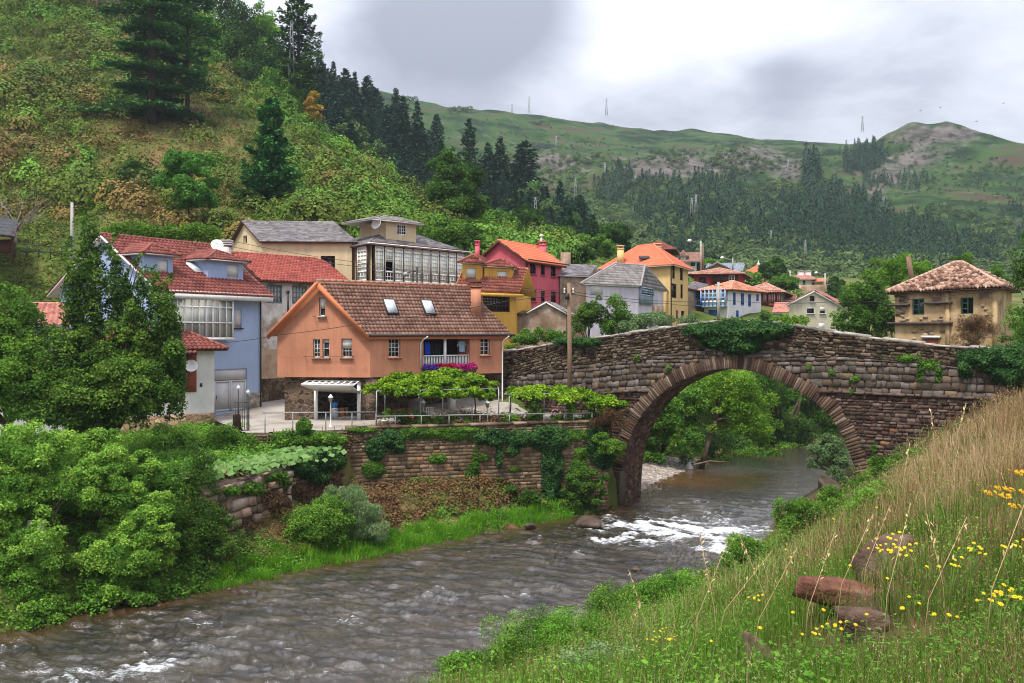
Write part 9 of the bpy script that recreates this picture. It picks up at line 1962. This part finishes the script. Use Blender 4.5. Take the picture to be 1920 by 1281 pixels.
 for px, py in ((1235, 1225), (1255, 1240), (1220, 1250), (1660, 1110), (1665, 1140), (1690, 1125), (1780, 1175), (1640, 1095), (1850, 1230), (1870, 1245), (1410, 1190), (1520, 1280), (1560, 1275), (1815, 1130), (1895, 1110)): put(B, px, py + 30, rs.uniform(.6, .85))
 for px, py in ((1868, 960), (1885, 970), (1905, 950), (1850, 985), (1915, 985), (1895, 1010), (1878, 1000), (1918, 930)): put(D, px, py + 40, rs.uniform(.45, .65))
 # long single stalks leaning over
 b = MB(); spots = [(1180, 1200, .3), (1225, 1260, -.4), (1290, 1270, .5), (1350, 1260, -.3), (1400, 1270, .6), (1330, 1230, .9), (1500, 1260, .4), (1560, 1200, .5), (1450, 1200, -.5), (1650, 1270, .3), (1720, 1250, .5), (1780, 1200, -.3), (1840, 1260, .4), (1610, 1150, .4), (1690, 950, .2), (1755, 860, -.2), (1790, 850, .3)]
 for i, (px, py, ln) in enumerate(spots):
  c = hit(px, py + 30, zright, 3, 60, .05)
  if c is None: continue
  h = rs.uniform(.9, 1.35); r_ = max(.003, c.y * .0004); b = MB(); b.tube([c - UP * .05, c + Vector((ln * .15, 0, h * .5)), c + Vector((ln * .6, -.05, h))], [r_, r_ * .8, r_ * .5], 4)
  for k in range(12): t = .68 + .32 * k / 12; p = (c + Vector((ln * .15, 0, h * .5))).lerp(c + Vector((ln * .6, -.05, h)), (t - .5) * 2) + Vector(rs.normal(0, .012, 3)); V, Fc = cards(np.array([p]), rs.normal(size=(1, 3)), r_ * 14, .3, rs, np.array([[ln * .3, 0, 1.0]])); b.add(V, Fc)
  tag(b.build('seed_stalk', M('straw_stalk', [(.42, .29, .13), (.60, .45, .24)], 3, .8)), 'long dry seed stalk leaning over the near bank', 'grass stalk', 'long seed stalks of the near bank')
right_bank()

def left_bank():
 rs = np.random.default_rng(97)
 def along(n, dmin, dmax, px0, px1):
  out = []
  Y = rs.uniform(26, 53, n * 6); px = rs.uniform(px0, px1, n * 6); X = (px - CX) / F * Y; dl, sl = pdist(X, Y, SHORE_L); ok = (sl < 0) & (dl > dmin) & (dl < dmax); return X[ok][:n], Y[ok][:n], dl[ok][:n]
 # tussocks of bright grass leaning over the water
 X, Y, d = along(900, .0, 1.3, 400, 1130); parts = []; cl = fbm(X * .5, Y * .5, 0, 2, 66) + .5; ok = rs.random(len(X)) < cl * 1.5; X, Y, d = X[ok], Y[ok], d[ok]; n = len(X); k = 90
 Z = zland(X, Y); base = np.stack([X, Y, Z - .05], 1)[:, None] + rs.normal(0, .16, (n, k, 3)) * np.array([1, 1, 0]); H = (rs.uniform(.35, .85, (n, 1)) * rs.uniform(.6, 1.1, (n, k))).ravel(); V, Q, T, tip = blades(base.reshape(-1, 3), H, np.full(n * k, .022), .75, rs)
 tone = np.clip(np.repeat(rs.uniform(.2, .8, n), k) + rs.normal(0, .12, n * k), .02, .98); C = np.stack([tone, np.clip(.5 + rs.normal(0, .1, n * k), .2, .85), 0 * tone], 1).repeat(5, 0); mk([(V, (Q, T), C)], 'bank_grass', G_tuft, 'bright green grass tussocks along the left shore')
 # leafy herbs behind them, brambles under the wall
 def herbs(X, Y, s, k, leaf, mat, name, label, tone):
  n = len(X); Z = zland(X, Y); dd = unit(rs.normal(size=(n, k, 3))); dd[..., 2] = np.abs(dd[..., 2]) * 1.1; P = np.stack([X, Y, Z], 1)[:, None] + dd * s[:, None, None] * (.5 + .6 * rs.random((n, k, 1))); Nn = dd * .5 + rs.normal(0, .5, (n, k, 3)) + np.array([0, 0, .7]); V, Fc = cards(P.reshape(-1, 3), Nn.reshape(-1, 3), leaf * rs.uniform(.6, 1.3, n * k), .6, rs)
  tn = np.clip(tone + .7 * fbm(X * .7, Y * .7, 0, 3, 68) + rs.normal(0, .15, n), .02, .98); C = np.stack([np.clip(np.repeat(tn, k) + rs.normal(0, .08, n * k), .01, .99), np.clip(.5 + rs.normal(0, .12, n * k), .1, .9), np.zeros(n * k)], 1).repeat(4, 0); b = MB(); b.add(V, Fc, 0, C); tag(b.build(name, mat), label, 'plants', None, 'stuff')
 X, Y, d = along(620, .3, 2.2, 400, 1130); herbs(X, Y, rs.uniform(.2, .42, len(X)), 60, .10, L_herb, 'shore_herbs', 'leafy green herbs along the left shore', .55)
 X, Y, d = along(520, 1.6, 7.0, 640, 1010); herbs(X, Y, rs.uniform(.3, .65, len(X)), 60, .14, L_bram, 'dry_brambles', 'brown withered brambles heaped under the retaining wall', .35)
 X, Y, d = along(200, 1.0, 3.5, 380, 640); herbs(X, Y, rs.uniform(.25, .5, len(X)), 60, .11, L_bram, 'bank_scrub', 'dry and green scrub below the garden wall', .5)
 X, Y, d = along(900, .2, 8, -250, 400); herbs(X, Y, rs.uniform(.3, .7, len(X)), 50, .13, L_herb, 'undergrowth', 'dark undergrowth below the left trees', .25)
 # garden on the terrace: squash leaves, weeds
 n = 2600; X = rs.uniform(-24, -7, n); Y = rs.uniform(33, 57, n); px = CX + F * X / Y; du, _ = pdist(X, Y, UPPER[:9]); ok = inpoly(X, Y, UPPER) & (Y < 46.8) & (px > -60) & (px < 655) & ~((px > 455) & (Y > 46)); Xs, Ys, du = X[ok], Y[ok], du[ok]
 sq = (du < 2.3) & (CX + F * Xs / Ys > 360); herbs(Xs[~sq], Ys[~sq], rs.uniform(.25, .6, (~sq).sum()), 55, .12, L_herb, 'garden_weeds', 'green weeds filling the terrace garden', .6)
 Xq, Yq = np.repeat(Xs[sq], 5) + rs.normal(0, .35, sq.sum() * 5), np.repeat(Ys[sq], 5) + rs.normal(0, .35, sq.sum() * 5); n = len(Xq); P = np.stack([Xq, Yq, 3.85 + rs.uniform(.05, .38, n)], 1); V, Fc = cards(P, rs.normal(0, .35, (n, 3)) + np.array([.1, -.5, 1]), rs.uniform(.22, .42, n), .95, rs, bend=.12); tn = np.clip(.55 + rs.normal(0, .22, n), .02, .98); b = MB(); b.add(V, Fc, 0, np.stack([tn, np.clip(.5 + rs.normal(0, .1, n), .2, .85), 0 * tn], 1).repeat(4, 0)); tag(b.build('squash_plants', L_squash), 'broad pale squash leaves along the garden edge', 'plants', None, 'stuff')
 n = 900; X = rs.uniform(-25, -11, n); Y = rs.uniform(46, 56, n); px = CX + F * X / Y; ok = (px < 470) & (px > 60) & ~((px > 395) & (Y > 50)) & ~((Y > 51.2) & (px < 404)); herbs(X[ok], Y[ok], rs.uniform(.3, .6, ok.sum()), 55, .13, L_herb, 'slope_weeds', 'weeds on the slope below the white house', .6)
 # plateau greenery behind the bridge, far bank of the upstream bend
 n = 2600; Y = rs.uniform(57, 118, n); px = rs.uniform(960, 2000, n); X = (px - CX) / F * Y; Z = zland(X, Y); dl, sl = pdist(X, Y, SHORE_L); dr, sr = pdist(X, Y, SHORE_R); ok = ((sl < 0) | (sr > 0)) & (Z > .5) & ~((px > 1050) & (px < 1300) & (Y > 76)) & ~((px > 1300) & (px < 1600) & (Y > 99)) & ~((px > 1660) & (px < 1910) & (Y > 59)) & ~((px > 1470) & (px < 1590) & (Y > 90)) & ~((px < 1080) & (Y > 65)) & ~((X < 8) & (Y < 63) & (Z < 7.5)); herbs(X[ok], Y[ok], rs.uniform(.3, .8, ok.sum()), 50, .22, L_herb, 'meadow_plants', 'rough green growth behind the bridge and along the upstream banks', .45)
L_bram = leafmat('leaf_bramble', [(.055, .030, .016), (.14, .075, .036), (.20, .115, .05), (.075, .12, .02), (.10, .20, .03)], .2)
L_squash = leafmat('leaf_squash', [(.05, .12, .02), (.11, .22, .05), (.22, .34, .12)], .3)
left_bank()
# ------------------------------------------------------------------ the valley air
def haze():
 b = MB(); b.abox(-700, 1500, -40, 1060, -3.5, 420); m = bpy.data.materials.new('valley_haze'); m.use_nodes = True; nt = m.node_tree; nt.nodes.clear()
 o = nt.nodes.new('ShaderNodeOutputMaterial'); v = nt.nodes.new('ShaderNodeVolumePrincipled'); v.inputs['Color'].default_value = (.74, .86, 1.0, 1); v.inputs['Density'].default_value = .00016; v.inputs['Anisotropy'].default_value = .0
 nt.links.new(v.outputs[0], o.inputs['Volume']); tag(b.build('haze', m), 'thin pale haze filling the valley', 'haze', None, 'stuff')
haze()
